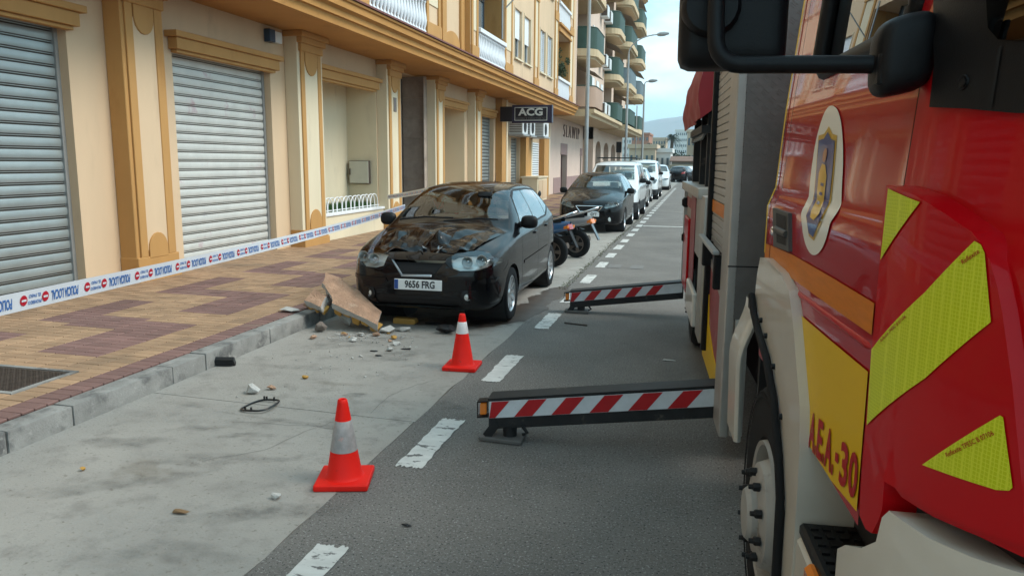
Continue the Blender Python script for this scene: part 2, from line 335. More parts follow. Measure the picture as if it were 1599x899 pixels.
for i, (cx, cy, rx, ry, mt, a, k) in enumerate(SD): stain(cx, cy, rx, ry, mt, a, laneo, k, i, .0042 + i*.0001)
for i, (cx, cy, rx, ry, k) in enumerate(((-1.68, 5.05, .13, .10, .9), (-.9, 4.0, .5, .3, .3), (.0, 6.0, .6, .6, .3), (-.7, 2.6, .4, .5, .3), (-.8, 9.0, .5, .25, .4))): stain(cx, cy, rx, ry, 'stain_grey', 0, roado, k, 50+i, .0042 + i*.0001)
# cracks in the concrete
for pts in ([(-2.75, 3.72), (-2.5, 3.95), (-2.42, 4.3), (-2.30, 4.6)], [(-2.15, 4.75), (-2.2, 5.15), (-2.1, 5.5), (-1.95, 5.7)], [(-3.0, 4.35), (-2.4, 4.42), (-2.1, 4.35)]):
    c = MB(); q = []
    for i in range(len(pts)-1):
        for k in range(6): t = k/6; q.append((pts[i][0]+(pts[i+1][0]-pts[i][0])*t + rr.uniform(-.012, .012), pts[i][1]+(pts[i+1][1]-pts[i][1])*t + rr.uniform(-.012, .012)))
    for a, b in zip(q[:-1], q[1:]):
        d = Vector((b[0]-a[0], b[1]-a[1], 0)).normalized(); nn = Vector((-d.y, d.x, 0))*.0013
        c.add([(a[0]+nn.x, a[1]+nn.y, .0035), (a[0]-nn.x, a[1]-nn.y, .0035), (b[0]-nn.x, b[1]-nn.y, .0035), (b[0]+nn.x, b[1]+nn.y, .0035)], [(0, 1, 2, 3)])
    c.build('crack', 'joint_dark', laneo)
# moss and weeds along the joint
ms = MB(); rm = random.Random(11)
for i in range(900):
    y = 10.3 + (rm.random() ** 1.3) * 16; x = DX + rm.gauss(0.02, .035); hgt = rm.uniform(.004, .018); a = rm.uniform(0, 6.28); ww = rm.uniform(.006, .016)
    dx, dy = math.cos(a)*ww, math.sin(a)*ww; lx, ly = rm.gauss(0, .015), rm.gauss(0, .015)
    ms.add([(x-dx, y-dy, 0), (x+dx, y+dy, 0), (x+lx, y+ly, hgt)], [(0, 1, 2)])
ms.build('weeds', 'moss', label='low moss and weeds along the joint of lane and asphalt', cat='weeds', kind='stuff')
# ---------------------------------------------------------------- kerb and sidewalk
kerb = MB(); kerb.box(KX-.14, KX-.012, -14, 80, -.2, .125); kerbo = kerb.build('kerb', 'joint_dark', kind='structure')
km = {}
def kerbstone(length):
    if length in km: return km[length]
    k = MB(); k.box(-.16, 0, .006, length-.006, -.1, .14); km[length] = k.mesh('kerb_stone', 'kerb_stone', 30, .012, 2); return km[length]
y = -6.0 + .04; seq = [1, 1, 1, 1, 1, 1, .98, 1, 1, .5, .5, 1, .42, 1, 1]; i = 0
while y < 76:
    ln = seq[i] if i < len(seq) else (1 if y < 24 else 4)
    link('kerb_stone', kerbstone(ln), kerbo, loc=(KX + random.uniform(-.004, .004), y, random.uniform(-.004, .004))); y += ln; i += 1
PB = MB(); PB.add([(KX-.15, -14, .118), (KX-.15, 80, .118), (-9, 80, .145), (-9, -14, .145)], [(0, 1, 2, 3)])
PB.add([(-40, -14, .14), (-9, -14, .14), (-9, 80, .14), (-40, 80, .14)], [(0, 1, 2, 3)])
swo = PB.build('sidewalk', 'paver_bed', kind='structure')
def maroon(x, y):
    if x > -4.37: return True
    if -6.35 < x < -5.85: return (y - 6.05) % 1.78 < 1.28
    if -5.24 < x < -4.77: return (y - 5.09) % 1.78 < 1.28
    if -5.85 <= x <= -5.24: return (y - 6.03) % 1.78 < .42
    return False
def pmesh(ww, ll):
    p = MB(); p.box(-ww/2+.0035, ww/2-.0035, -ll/2+.0035, ll/2-.0035, -.02, 0); return p.mesh('paver', 'paver_ochre', None, .004)
pvA = pmesh(.2, .1); pvB = pvA.copy(); pvB.materials.clear(); pvB.materials.append(MT['paver_maroon'])
pz = lambda x: .142 + (-4.11 - x) * .0085
MH = (-5.323, -4.527, 4.10, 4.70)     # manhole
cells = []; row = 0; y = -6.0
while y < 37.5:
    cells.append((-4.225, y+.05, .2)); x = -4.325
    while x > -7.2: cells.append((x-.1, y+.05, .2)); x -= .2
    y += .1; row += 1
cells = [c for c in cells if not (MH[0] < c[0] < MH[1] and MH[2] < c[1] < MH[3])]
near = sorted([c for c in cells if c[2] > .15 and c[1] > 3.3 and (c[0] / max(c[1], .1)) > -1.16], key=lambda c: (c[0]**2 + c[1]**2))[:300]
ns = set(near); rp = random.Random(5)
for cx, cy, _w in near:
    link('paver', pvB if maroon(cx, cy) else pvA, swo, loc=(cx, cy, pz(cx) + rp.uniform(-.0015, .0015)), rot=(rp.gauss(0, .004), rp.gauss(0, .004), rp.gauss(0, .006)))
V = []; F = []; CA = []
for cx, cy, _w in cells:
    if (cx, cy, _w) in ns: continue
    hw = _w/2
    m_ = maroon(cx, cy); k = rp.uniform(.84, 1.16); base = (.205, .115, .10) if m_ else (.36, .228, .135); z = pz(cx) + rp.uniform(-.0015, .0015); o = len(V)
    for zz, e in ((z-.02, .0035), (z, .0055)):
        V += [(cx-hw+e, cy-.05+e, zz), (cx+hw-e, cy-.05+e, zz), (cx+hw-e, cy+.05-e, zz), (cx-hw+e, cy+.05-e, zz)]
    F += [(o+4, o+5, o+6, o+7), (o, o+1, o+5, o+4), (o+1, o+2, o+6, o+5), (o+2, o+3, o+7, o+6), (o+3, o, o+4, o+7)]
    CA += [(*(c*k for c in base), 1)] * 5
me = bpy.data.meshes.new('paver'); me.from_pydata(V, [], F); me.materials.append(MT['paver_mix'])
ca = me.color_attributes.new('tint', 'FLOAT_COLOR', 'CORNER')
buf = []
for c in CA: buf += list(c) * 4
ca.data.foreach_set('color', buf)
link('paving', me, swo, kind='stuff')
mh = thing('manhole_cover', 'dark cast iron square inspection cover set in the sidewalk', 'manhole', (-4.93, 4.42, .14), 0, static=True)
m = MB(); 
for a in ((MH[0], MH[1], MH[2], MH[2]+.04), (MH[0], MH[1], MH[3]-.04, MH[3]), (MH[0], MH[0]+.04, MH[2]+.04, MH[3]-.04), (MH[1]-.04, MH[1], MH[2]+.04, MH[3]-.04)): m.box(*a, .12, .151)
m.build('frame', 'kerb_stone', mh)
m = MB(); m.box(MH[0]+.044, MH[1]-.044, MH[2]+.044, MH[3]-.044, .12, .146); lid = m.build('lid', 'cast_iron', mh, None)
tr = MB()
for i in range(27):
    for j in range(19):
        x = MH[0]+.06+i*.0258; yy = MH[2]+.06+j*.0255
        if (i + j) % 2: tr.box(x, x+.02, yy, yy+.008, .146, .150)
        else: tr.box(x+.006, x+.014, yy-.006, yy+.014, .146, .150)
tr.build('tread', 'cast_iron', lid, kind='stuff')
# ---------------------------------------------------------------- cream and ochre apartment building
WX, FX = -7.25, -7.0            # ground-floor wall plane, pilaster face
GZ = .16
bld = thing('apartment_building', 'cream apartment building with ochre pilasters, roller shutters and white balustrades', 'building', (-7.25, 12, 0), static=True)
END = 37.3
# ground-floor wall: pieces between openings
openings = [(-9.6, -6.4, GZ, 3.28, .15), (-2.6, .6, GZ, 3.28, .15), (4.75, 7.76, GZ, 3.28, .15), (9.62, 12.17, GZ, 3.28, .15), (13.75, 16.65, GZ, 3.4, .75), (17.6, 19.98, GZ, 3.98, .7), (20.8, 23.5, GZ, 3.4, .7), (25.05, 27.05, GZ, 3.3, .2), (29.7, 31.25, GZ, 2.72, .2)]
wm_ = MB(); y = -14.
for a, b, z0, z1, d in openings:
    wm_.box(WX-.3, WX, y, a, 0, 4.0)
    if z1 < 3.95: wm_.box(WX-.3, WX, a, b, z1, 4.0)
    if d > .4:
        wm_.box(WX-d-.1, WX-d, a-.1, b+.1, 0, 4.0); wm_.box(WX-d, WX-.3, b, b+.2, 0, 4.0); wm_.box(WX-d, WX-.3, a-.2, a, 0, 4.0); wm_.box(WX-d, WX-.3, a, b, z1, 4.0)
    y = b
wm_.box(WX-.3, WX, y, END, 0, 4.0)
wm_.build('ground_floor_wall', ['wall_cream'], bld)
# paler plaster inside the niches
for a, b in ((13.75, 16.65), (20.8, 23.5)):
    n = MB(); n.box(WX-.745, WX-.735, a, b, GZ, 3.398); n.box(WX-.735, WX-.002, b-.012, b-.002, GZ, 3.396); n.box(WX-.735, WX-.002, a+.002, a+.012, GZ, 3.396); n.build('niche_lining', 'wall_pale', bld)
# stone-clad doorway: slabs on the reveal
db = MB(); db.box(WX-.69, WX-.67, 17.6, 19.98, GZ, 3.97); db.build('doorway_back', 'stone_dark', bld)
dl = MB(); dl.box(WX-.66, WX-.64, 18.2, 19.5, GZ, 2.5); dl.build('door', 'window_dark', bld)
for i in range(7):
    for j in range(1):
        p = MB(); p.box(WX-.665, WX-.004, 19.95, 19.976, GZ+.002+i*.545, GZ-.004+(i+1)*.545); p.build('stone_panel', 'stone_brown', bld, None, .003)
for i in range(7):
    p = MB(); p.box(WX-.004, WX+.02, 19.76, 20.0, GZ+.002+i*.545, GZ-.004+(i+1)*.545); p.build('stone_panel', 'stone_brown', bld, None, .003)
# roller shutters, each slat a piece
def shutter(y0, y1, z0, z1, x, m_, pitch=.135):
    fr = MB(); fr.box(x-.06, x-.045, y0, y1, z0, z1); sh = fr.build('roller_shutter', 'dark_void', bld)
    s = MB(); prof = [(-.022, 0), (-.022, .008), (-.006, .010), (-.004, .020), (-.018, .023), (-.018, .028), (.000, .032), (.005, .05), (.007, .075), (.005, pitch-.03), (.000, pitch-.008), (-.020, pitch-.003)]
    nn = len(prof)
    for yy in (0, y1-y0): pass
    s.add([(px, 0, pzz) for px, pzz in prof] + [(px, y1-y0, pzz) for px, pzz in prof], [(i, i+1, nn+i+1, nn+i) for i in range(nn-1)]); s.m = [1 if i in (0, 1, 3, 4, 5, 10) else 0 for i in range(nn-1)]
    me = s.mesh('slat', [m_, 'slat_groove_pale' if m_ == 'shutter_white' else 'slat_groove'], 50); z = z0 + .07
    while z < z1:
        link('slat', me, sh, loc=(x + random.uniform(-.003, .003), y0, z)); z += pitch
    b = MB(); b.box(x-.03, x+.02, y0+.002, y1-.002, z0, z0+.066); b.build('bottom_bar', m_, sh, None, .006)
    for yy in (y0, y1-.05):
        gd = MB(); gd.box(x-.04, x+.03, yy, yy+.05, z0, z1-.002); gd.build('guide_rail', 'galvanised', sh)
for a, b, m_ in ((-9.6, -6.4, 'shutter_white'), (-2.6, .6, 'shutter_steel'), (4.75, 7.76, 'shutter_steel'), (9.62, 12.17, 'shutter_white')): shutter(a+.001, b-.001, GZ, 3.27, WX-.15, m_)
shutter(25.052, 27.048, GZ, 3.295, WX-.18, 'shutter_steel', .12); shutter(29.702, 31.248, GZ, 2.715, WX-.18, 'shutter_steel', .12)
# moulded lintels
def lintel(y0, y1, z, k=1.):
    for nm, (d0, d1, za, zb, ex) in (('lintel_fillet', (0, .20, .12, .20, .14)), ('lintel_moulding', (0, .15, -.04, .118, .07)), ('lintel_lip', (0, .10, -.085, -.042, .02))):
        b = MB(); b.box(WX+.001, WX+.001+d1*k, y0-ex, y1+ex, z+za, z+zb); b.build(nm, 'trim_ochre', bld, None, .006)
for a, b, z in ((-9.6, -6.4, 3.3), (-2.6, .6, 3.3), (4.75, 7.76, 3.3), (9.62, 12.17, 3.3)): lintel(a, b, z)
lintel(13.75, 16.45, 3.36); lintel(20.95, 23.4, 3.36, .8); lintel(25.0, 26.95, 3.34, .8)
# pilasters
def pilaster(y0, y1, side='wall_cream', full=True, mar=.09, plinth=True):
    p = MB(); p.box(WX+.001, FX, y0-mar, y1+mar, GZ, 3.99); sh = p.build('pilaster', side, bld, None, .008)
    w_ = y1 - y0
    for a in (y0, y1-.13):
        t = MB(); t.box(FX+.001, FX+.028, a, a+.13, .48, 3.72); t.build('trim_strip', 'trim_ochre', sh, None, .006)
    t = MB(); t.box(FX+.001, FX+.014, y0+.13, y1-.13, .56, 3.5); t.build('panel', 'wall_cream' if side == 'trim_ochre' else 'wall_pale', sh)
    c = MB()
    for d, za, zb, ex in ((.06, 3.66, 3.80, .03), (.10, 3.80, 3.90, .08), (.14, 3.90, 3.995, .13)): c.box(WX+.002, FX+d, y0-ex, y1+ex, za, zb)
    c.build('capital', 'trim_ochre', sh, None, .008)
    cy = (y0+y1)/2; rr_ = (w_-.30)/2
    def tongue(zc, sgn, z1_):
        po = [(cy - rr_, z1_), (cy - rr_, zc)] + [(cy - rr_*math.cos(a*math.pi/10), zc + sgn*rr_*1.15*math.sin(a*math.pi/10)) for a in range(1, 10)] + [(cy + rr_, zc), (cy + rr_, z1_)]
        q = MB(); q.prism(po, 'x', FX+.002, FX+.035); return q
    tongue(3.52, -1, 3.66).build('capital_tongue', 'trim_ochre', sh, None, .004)
    tongue(.58, 1, .46).build('base_tongue', 'trim_ochre', sh, None, .004)
    if plinth:
        b = MB(); b.box(WX+.002, FX+.05, y0-mar-.02, y1+mar+.02, GZ-.02, .30); b.box(WX+.002, FX+.03, y0-mar-.01, y1+mar+.01, .30, .48); b.build('plinth', 'trim_ochre', sh, None, .008)
for a, b, s_ in ((-11.2, -10.5, 'wall_cream'), (-5.6, -4.9, 'wall_cream'), (1.4, 2.1, 'wall_cream')): pilaster(a, b, s_)
pilaster(8.42, 9.08, 'trim_ochre', mar=.06); pilaster(12.75, 13.5, 'wall_pale'); pilaster(16.78, 17.45, 'wall_pale'); pilaster(20.1, 20.72, 'wall_pale'); pilaster(23.92, 24.55, 'wall_pale')
for a, b in ((27.3, 28.1), (31.3, 32.5), (35.2, 36.5)):
    p = MB(); p.box(WX+.001, FX, a, b-.2, GZ, 3.99); o_ = p.build('pilaster', 'trim_ochre', bld); p = MB(); p.box(WX+.001, FX+.02, b-.2, b, GZ, 3.99); p.build('trim_strip', 'wall_pale', o_)
# number plate, alarm box, meter boxes
nb = MB(); nb.box(FX+.015, FX+.03, 17.04, 17.2, 2.88, 3.2); nbo = nb.build('house_number', 'stone_dark', bld, None, .004)
al = thing('alarm_box', 'small blue and white alarm box under the slab beside the white shutter', 'alarm', (WX, 12.2, 3.7), static=True)
b = MB(); b.box(WX+.001, WX+.12, 12.02, 12.2, 3.72, 3.93); b.build('beacon', 'sign_navy', al, None, .01); MT['sign_navy']
mat('alarm_blue', (.01, .045, .10), .3); al.children[0].data.materials[0] = MT['alarm_blue']
b = MB(); b.box(WX+.001, WX+.10, 12.203, 12.45, 3.73, 3.92); b.build('casing', 'ac_white', al, None, .01)
mb = thing('meter_box', 'grey metal meter cabinet on the side wall of the fenced niche', 'meter box', (-7.6, 16.6, 1.2), static=True)
b = MB(); b.box(-7.915, -7.415, 16.55, 16.636, 1.215, 1.745); b.build('frame', 'cast_iron', mb, None, .004)
b = MB(); b.box(-7.90, -7.43, 16.53, 16.549, 1.23, 1.73); b.build('door', 'meter_cream', mb, None, .004)
b = MB(); b.box(-7.90, -7.87, 16.51, 16.529, 1.42, 1.56); b.build('hinge', 'cast_iron', mb)
b = MB(); b.box(WX-.732, WX-.70, 13.9, 14.35, .7, 1.2); b.build('intake_panel', 'stone_brown', bld)
# fenced planter in the niche
lw = MB(); lw.box(WX-.73, WX+.12, 13.62, 16.68, GZ-.02, .64); lw.build('planter_wall', 'wall_pale', bld, None, .006)
lw = MB(); lw.box(WX-.06, WX+.15, 13.6, 16.7, .642, .70); lw.build('planter_coping', 'white_paint', bld, None, .008)
tf = MB(); rt_ = random.Random(2)
tf.box(WX-.70, WX-.08, 13.78, 16.62, .60, .70)
for i in range(2600):
    x = rt_.uniform(WX-.70, WX-.09); yy = rt_.uniform(13.8, 16.6); h = rt_.uniform(.06, .16); tf.add([(x-.008, yy, .70), (x+.008, yy+.006, .70), (x+rt_.gauss(0, .02), yy+rt_.gauss(0, .02), .70+h)], [(0, 1, 2)])
tf.build('turf', 'turf', label='green artificial turf in the raised planter niche', cat='turf', kind='stuff')
fe = thing('hoop_fence', 'low white fence of overlapping hoops on the planter wall', 'fence', (WX, 15.1, .7), static=True)
hp = MB(); hp.tube([(0, -.2 + .4*(1-math.cos(math.pi*i/14))/2, .30 * max(0, math.sin(math.pi*i/14)) ** .55) for i in range(15)], .011, 6); hme = hp.mesh('hoop', 'white_paint', 40)
for i in range(13): link('hoop', hme, fe, loc=(WX+.03 + (.014 if i % 2 else 0), 13.86 + i*.208, .70))
b = MB(); b.tube([(WX+.02, 13.64, .74), (WX+.02, 16.66, .74)], .010, 6); b.build('rail', 'white_paint', fe)
# projecting slab with moulded edge
sl_ = MB()
sl_.prism([(WX-.3, 4.0), (-6.12, 4.0), (-6.10, 3.965), (-5.96, 3.965), (-5.95, 4.05), (-5.93, 4.09), (-5.885, 4.10), (-5.88, 4.19), (-5.84, 4.22), (-5.80, 4.23), (-5.795, 4.33), (-5.76, 4.345), (-5.75, 4.38), (-6.0, 4.39), (WX-.3, 4.39)], 'y', -14, END)
slo = sl_.build('first_floor_slab', 'soffit_ochre', bld, 25)
t = MB(); t.box(-6.02, -5.72, -14.02, END+.02, 4.392, 4.425); t.build('edge_tile', 'red_tile', slo)
# upper storeys
UX = -5.98
FH = 3.05
rows = []
def storey(k, detail):
    z0 = 4.43 + k*FH; zt = z0 + FH
    # bay list: (y0, y1, kind)
    bays = [(-14, -7.2, 'wall'), (-7.2, -4.2, 'loggia'), (-4.2, -3.3, 'pier'), (-3.3, 0.2, 'wins'), (.2, 1.1, 'pier'), (1.1, 4.1, 'loggia'), (4.1, 5.0, 'pier'), (5.0, 8.4, 'wins'), (8.4, 12.55, 'wins'), (12.55, 13.4, 'pier'), (13.4, 16.48, 'loggia'), (16.48, 17.45, 'pier'), (17.45, 19.93, 'panel'), (19.93, 20.58, 'pier'), (20.58, 23.5, 'loggia'), (23.5, 24.5, 'pier'), (24.5, 27.8, 'wins'), (27.8, 28.6, 'pier'), (28.6, 31.8, 'wins_white'), (31.8, 32.6, 'pier'), (32.6, 35.5, 'loggia2'), (35.5, 36.5, 'pier'), (36.5, END, 'wall')]
    w_ = MB()
    for a, b, kd in bays:
        if kd in ('wall',): w_.box(UX-.4, UX, a, b, z0, zt)
        elif kd in ('loggia', 'loggia2'):
            w_.box(UX-1.5, UX-1.3, a, b, z0, zt); w_.box(UX-1.3, UX-.0, a, b, zt-.35, zt)
        elif kd == 'pier': w_.box(UX-1.4, UX, a, b, z0, zt)
        elif kd == 'panel': w_.box(UX-.6, UX-.22, a, b, z0, zt)
        elif kd.startswith('wins'):
            wy = [(a+.36, a+1.36), (a+1.76, a+2.78)]
            w_.box(UX-.4, UX, a, wy[0][0], z0, zt); w_.box(UX-.4, UX, wy[0][1], wy[1][0], z0, zt); w_.box(UX-.4, UX, wy[1][1], b, z0, zt)
            for c, d in wy: w_.box(UX-.4, UX, c, d, z0, z0+.66); w_.box(UX-.4, UX, c, d, z0+2.22, zt)
    w_.build('storey_wall', 'wall_cream' if k else 'wall_cream', bld)
    for a, b, kd in bays:
        if kd == 'pier':
            for c in (a+.02, b-.16):
                t = MB(); t.box(UX+.001, UX+.04, c, c+.14, z0, zt); t.build('trim_strip', 'trim_ochre', bld, None, .006)
            t = MB(); t.box(UX+.001, UX+.02, a+.17, b-.17, z0+.75, zt); t.build('pier_panel', 'wall_pale', bld)
            t = MB(); t.box(UX+.001, UX+.06, a, b, z0, z0+.35); t.build('pier_base', 'trim_ochre', bld, None, .008)
            for c in (a+.001, b-.001):
                t = MB(); t.box(UX-1.29, UX-.01, c-.012, c+.012, z0, zt-.36); t.build('reveal', 'trim_ochre', bld)
        elif kd == 'panel':
            for c in (a, (a+b)/2-.55, b-.3):
                t = MB(); t.box(UX-.218, UX-.15, c, c+.3, z0, zt); t.build('trim_strip', 'trim_ochre', bld, None, .006)
            for c0, c1 in ((a+.3, (a+b)/2-.55), ((a+b)/2-.25, b-.3)):
                rr_ = (c1-c0)/2 * .95; cy = (c0+c1)/2
                t = MB(); t.prism([(cy-rr_, z0)] + [(cy-rr_*math.cos(i*math.pi/12), z0+.25+rr_*.5*math.sin(i*math.pi/12)) for i in range(13)] + [(cy+rr_, z0)], 'x', UX-.218, UX-.185); t.build('base_tongue', 'trim_ochre', bld, None, .004)
        elif kd.startswith('loggia'):
            rail = thing_part_balustrade(a+.02, b-.02, z0, detail and kd == 'loggia')
            t = MB(); t.box(UX-1.298, UX-1.26, a+.35, b-.35, z0+.02, z0+2.2); wo_ = t.build('balcony_door', 'white_paint', bld)
            for q in (0, 1):
                c0 = a+.42 + q*((b-a-.8)/2); c1 = c0 + (b-a-.8)/2 - .06
                t = MB(); t.box(UX-1.258, UX-1.25, c0, c1, z0+.1, z0+2.12); t.build('pane', 'window_sky', wo_)
            if kd == 'loggia2' or k > 0:
                t = MB(); t.box(UX+.0, UX+.12, a-.06, b+.06, zt-.36, zt-.26); t.box(UX, UX+.07, a-.03, b+.03, zt-.26, zt-.1); t.box(UX, UX+.16, a-.08, b+.08, zt-.1, zt-.001); t.build('loggia_cornice', 'trim_ochre', bld, None, .008)
        elif kd.startswith('wins'):
            for c, d in ((a+.36, a+1.36), (a+1.76, a+2.78)):
                wf = MB(); wf.box(UX-.20, UX-.15, c, d, z0+.66, z0+2.22); wo_ = wf.build('window', 'window_dark' if kd == 'wins' else 'window_sky', bld)
                fr = MB()
                for q in ((c, c+.05), (d-.05, d), ((c+d)/2-.025, (c+d)/2+.025)): fr.box(UX-.149, UX-.11, q[0], q[1], z0+.66, z0+2.22)
                fr.box(UX-.148, UX-.112, c, d, z0+.66, z0+.71); fr.box(UX-.148, UX-.112, c, d, z0+2.17, z0+2.22); fr.build('window_frame', 'white_paint', wo_)
                s_ = MB(); s_.box(UX-.15, UX+.08, c-.06, d+.06, z0+.60, z0+.655); s_.build('sill', 'wall_pale', wo_, None, .005)
                if kd == 'wins':
                    bl = MB(); bl.box(UX-.10, UX-.07, c+.01, d-.01, z0+1.32, z0+2.215); bl.build('blind', 'plaster_white', wo_)
                else:
                    for q in range(2):
                        c0 = c + .02 + q*((d-c)/2); c1 = c0 + (d-c)/2 - .04
                        gl = MB()
                        for zz in range(20): gl.obox((UX-.07, (c0+c1)/2, z0+.76+zz*.07), (.012, 0, -.018), (0, (c1-c0)/2, 0), (.005, 0, .004))
                        gl.box(UX-.10, UX-.045, c0, c0+.04, z0+.67, z0+2.2); gl.box(UX-.10, UX-.045, c1-.04, c1, z0+.67, z0+2.2); gl.build('louvre_shutter', 'plaster_white', wo_)
                for q in ((c-.05, c-.005), (d+.005, d+.05)):
                    tr_ = MB(); tr_.box(UX+.001, UX+.02, q[0], q[1], z0+.66, z0+2.27); tr_.build('window_trim', 'wall_pale', wo_)
    if k:
        t = MB(); t.box(UX-1.3, UX-.005, -14, END, z0-.12, z0-.003); t.build('floor_slab', 'wall_cream', bld)
bal_prof = [(.035, 0), (.05, .02), (.05, .05), (.03, .08), (.028, .11), (.055, .20), (.062, .27), (.055, .35), (.038, .47), (.030, .58), (.035, .63), (.05, .65), (.05, .68), (.035, .70)]
bm_ = MB(); bm_.lathe(bal_prof, n=10); bal_me = bm_.mesh('baluster', 'plaster_white', 50)
bm_ = MB(); bm_.lathe([bal_prof[i] for i in (0, 3, 6, 9, 13)], n=6); bal_lo = bm_.mesh('baluster', 'plaster_white', 50)
def thing_part_balustrade(a, b, z0, detail):
    t = MB(); t.box(UX-.08, UX+.10, a, b, z0+.76, z0+.88); o = t.build('balustrade', 'plaster_white', bld, None, .012)
    t = MB(); t.box(UX-.06, UX+.08, a, b, z0, z0+.05); t.build('base_rail', 'plaster_white', o, None, .008)
    n = int((b-a)/.165)
    for i in range(n): link('baluster', bal_me if detail else bal_lo, o, loc=(UX+.01, a + (i+.5)*(b-a)/n, z0+.055))
    return o
for k in range(4): storey(k, k < 1)
for k in range(2):
    z0 = 4.43 + k*FH; gz = MB(); gz.box(UX-.42, UX-.40, 20.62, 22.55, z0+.1, z0+2.68); go_ = gz.build('glazing', 'window_sky', bld)
    for yy in (20.62, 21.25, 21.9, 22.5):
        f_ = MB(); f_.box(UX-.399, UX-.36, yy, yy+.05, z0+.1, z0+2.68); f_.build('mullion', 'window_dark', go_)
    for zz in (z0+.95, z0+1.9):
        f_ = MB(); f_.box(UX-.398, UX-.365, 20.62, 22.55, zz, zz+.04); f_.build('transom', 'window_dark', go_)
t = MB(); t.box(-16, UX+.25, -14, END+.1, 4.43+4*FH, 4.43+4*FH+.3); t.build('roof', 'wall_pale', bld)
t = MB(); t.box(-16, UX-1.6, -14, END-.01, 4.40, 4.43+4*FH-.01); t.box(-16, UX-.41, END-.4, END-.008, 4.41, 4.43+4*FH-.02); t.box(-16, -7.6, END-.4, END-.009, .0, 4.40); t.build('building_core', 'wall_cream', bld)
# awning rods and plant
ar = MB(); ar.tube([(UX+.02, 23.55, 6.35), (UX+1.05, 23.9, 7.5)], .02, 6); ar.tube([(UX+.02, 23.2, 5.4), (UX+.02, 23.2, 7.3)], .03, 6); ar.build('awning_rod', 'galvanised', bld)
def leafy(name, label, cat, c, rx, ry, rz_, n, size, m_, seed, stem=None, group=None, mt_='trunk'):
    r = random.Random(seed); root = thing(name, label, cat, (c[0], c[1], c[2]-rz_ if stem is None else stem), group=group, static=True)
    f = MB()
    cl = [(Vector((r.gauss(0, .5), r.gauss(0, .5), r.gauss(0, .5))), r.uniform(.3, .55)) for _ in range(16)]
    for i in range(n):
        q, k = cl[r.randrange(16)]; d = Vector((r.gauss(0, 1), r.gauss(0, 1), r.gauss(0, 1))).normalized() * k * r.random() ** .4
        p = q + d; p = Vector((c[0] + p.x*rx, c[1] + p.y*ry, c[2] + p.z*rz_)); a = Vector((r.gauss(0, 1), r.gauss(0, 1), r.gauss(0, .7))).normalized(); b_ = a.cross(Vector((r.gauss(0, 1), r.gauss(0, 1), r.gauss(0, 1)))).normalized(); s_ = size*r.uniform(.6, 1.4)
        f.add([p - a*s_, p + b_*s_*.4, p + a*s_, p - b_*s_*.4], [(0, 1, 2, 3)])
    f.build('crown', m_, root)
    t_ = MB(); z0 = stem if stem is not None else c[2]-rz_
    t_.tube([(c[0], c[1], z0), (c[0]+.02, c[1], c[2]-rz_*.3), (c[0], c[1], c[2]+rz_*.2)], [rx*.10+.01, rx*.08+.008, .01], 7)
    for q, k in cl[:7]: t_.tube([(c[0], c[1], c[2]-rz_*.3), (c[0]+q.x*rx*.6, c[1]+q.y*ry*.6, c[2]+q.z*rz_*.6)], [rx*.05+.005, .006], 5)
    t_.build('trunk', mt_, root); return root
mat('foliage', (.055, .085, .035), .8, var=.5, vs=3); mat('foliage_dark', (.03, .05, .03), .8, var=.5, vs=.6); mat('trunk', (.09, .065, .045), .9, var=.2, vs=9)
pl = leafy('potted_plant', 'leafy green plant on the loggia behind white balustrade', 'plant', (UX-.25, 34.0, 5.75), .35, .6, .5, 2000, .05, 'foliage', 5, stem=4.75)
b = MB(); b.lathe([(.0, 0), (.14, 0), (.19, .3), (.17, .3), (.16, .26), (0, .26)], (UX-.25, 34.0, 4.44)); b.build('pot', 'red_tile', pl, 40)
# hanging shop sign
sg = thing('shop_sign', 'black projecting box sign reading ACG under the slab', 'sign', (-6, 27, 3.1), static=True)
b = MB(); b.box(-6.56, -5.11, 26.98, 27.2, 3.11, 3.73); b.build('sign_box', 'sign_navy', sg, None, .008)
b = MB(); b.box(-7.0, -6.562, 27.0, 27.18, 3.16, 3.68); b.build('bracket', 'sign_black', sg)
b = MB(); b.box(-6.46, -5.28, 26.966, 26.979, 3.19, 3.65); b.build('sign_face', 'sign_black', sg)
b = MB()
for q in ((-6.46, -5.28, 3.63, 3.65), (-6.46, -5.28, 3.19, 3.21), (-6.46, -6.44, 3.21, 3.63), (-5.30, -5.28, 3.21, 3.63)): b.box(q[0], q[1], 26.958, 26.965, q[2], q[3])
b.build('sign_border', 'sign_letter', sg)
link('lettering', setmat(textmesh('ACG', .34, .004, .012, 1.22), 'sign_letter'), sg, loc=(-5.87, 26.958, 3.475), rot=(R(90), 0, 0))
link('lettering', setmat(textmesh('ventas y reformas s.l.', .13, .002), 'sign_small'), sg, loc=(-5.87, 26.96, 3.275), rot=(R(90), 0, 0))
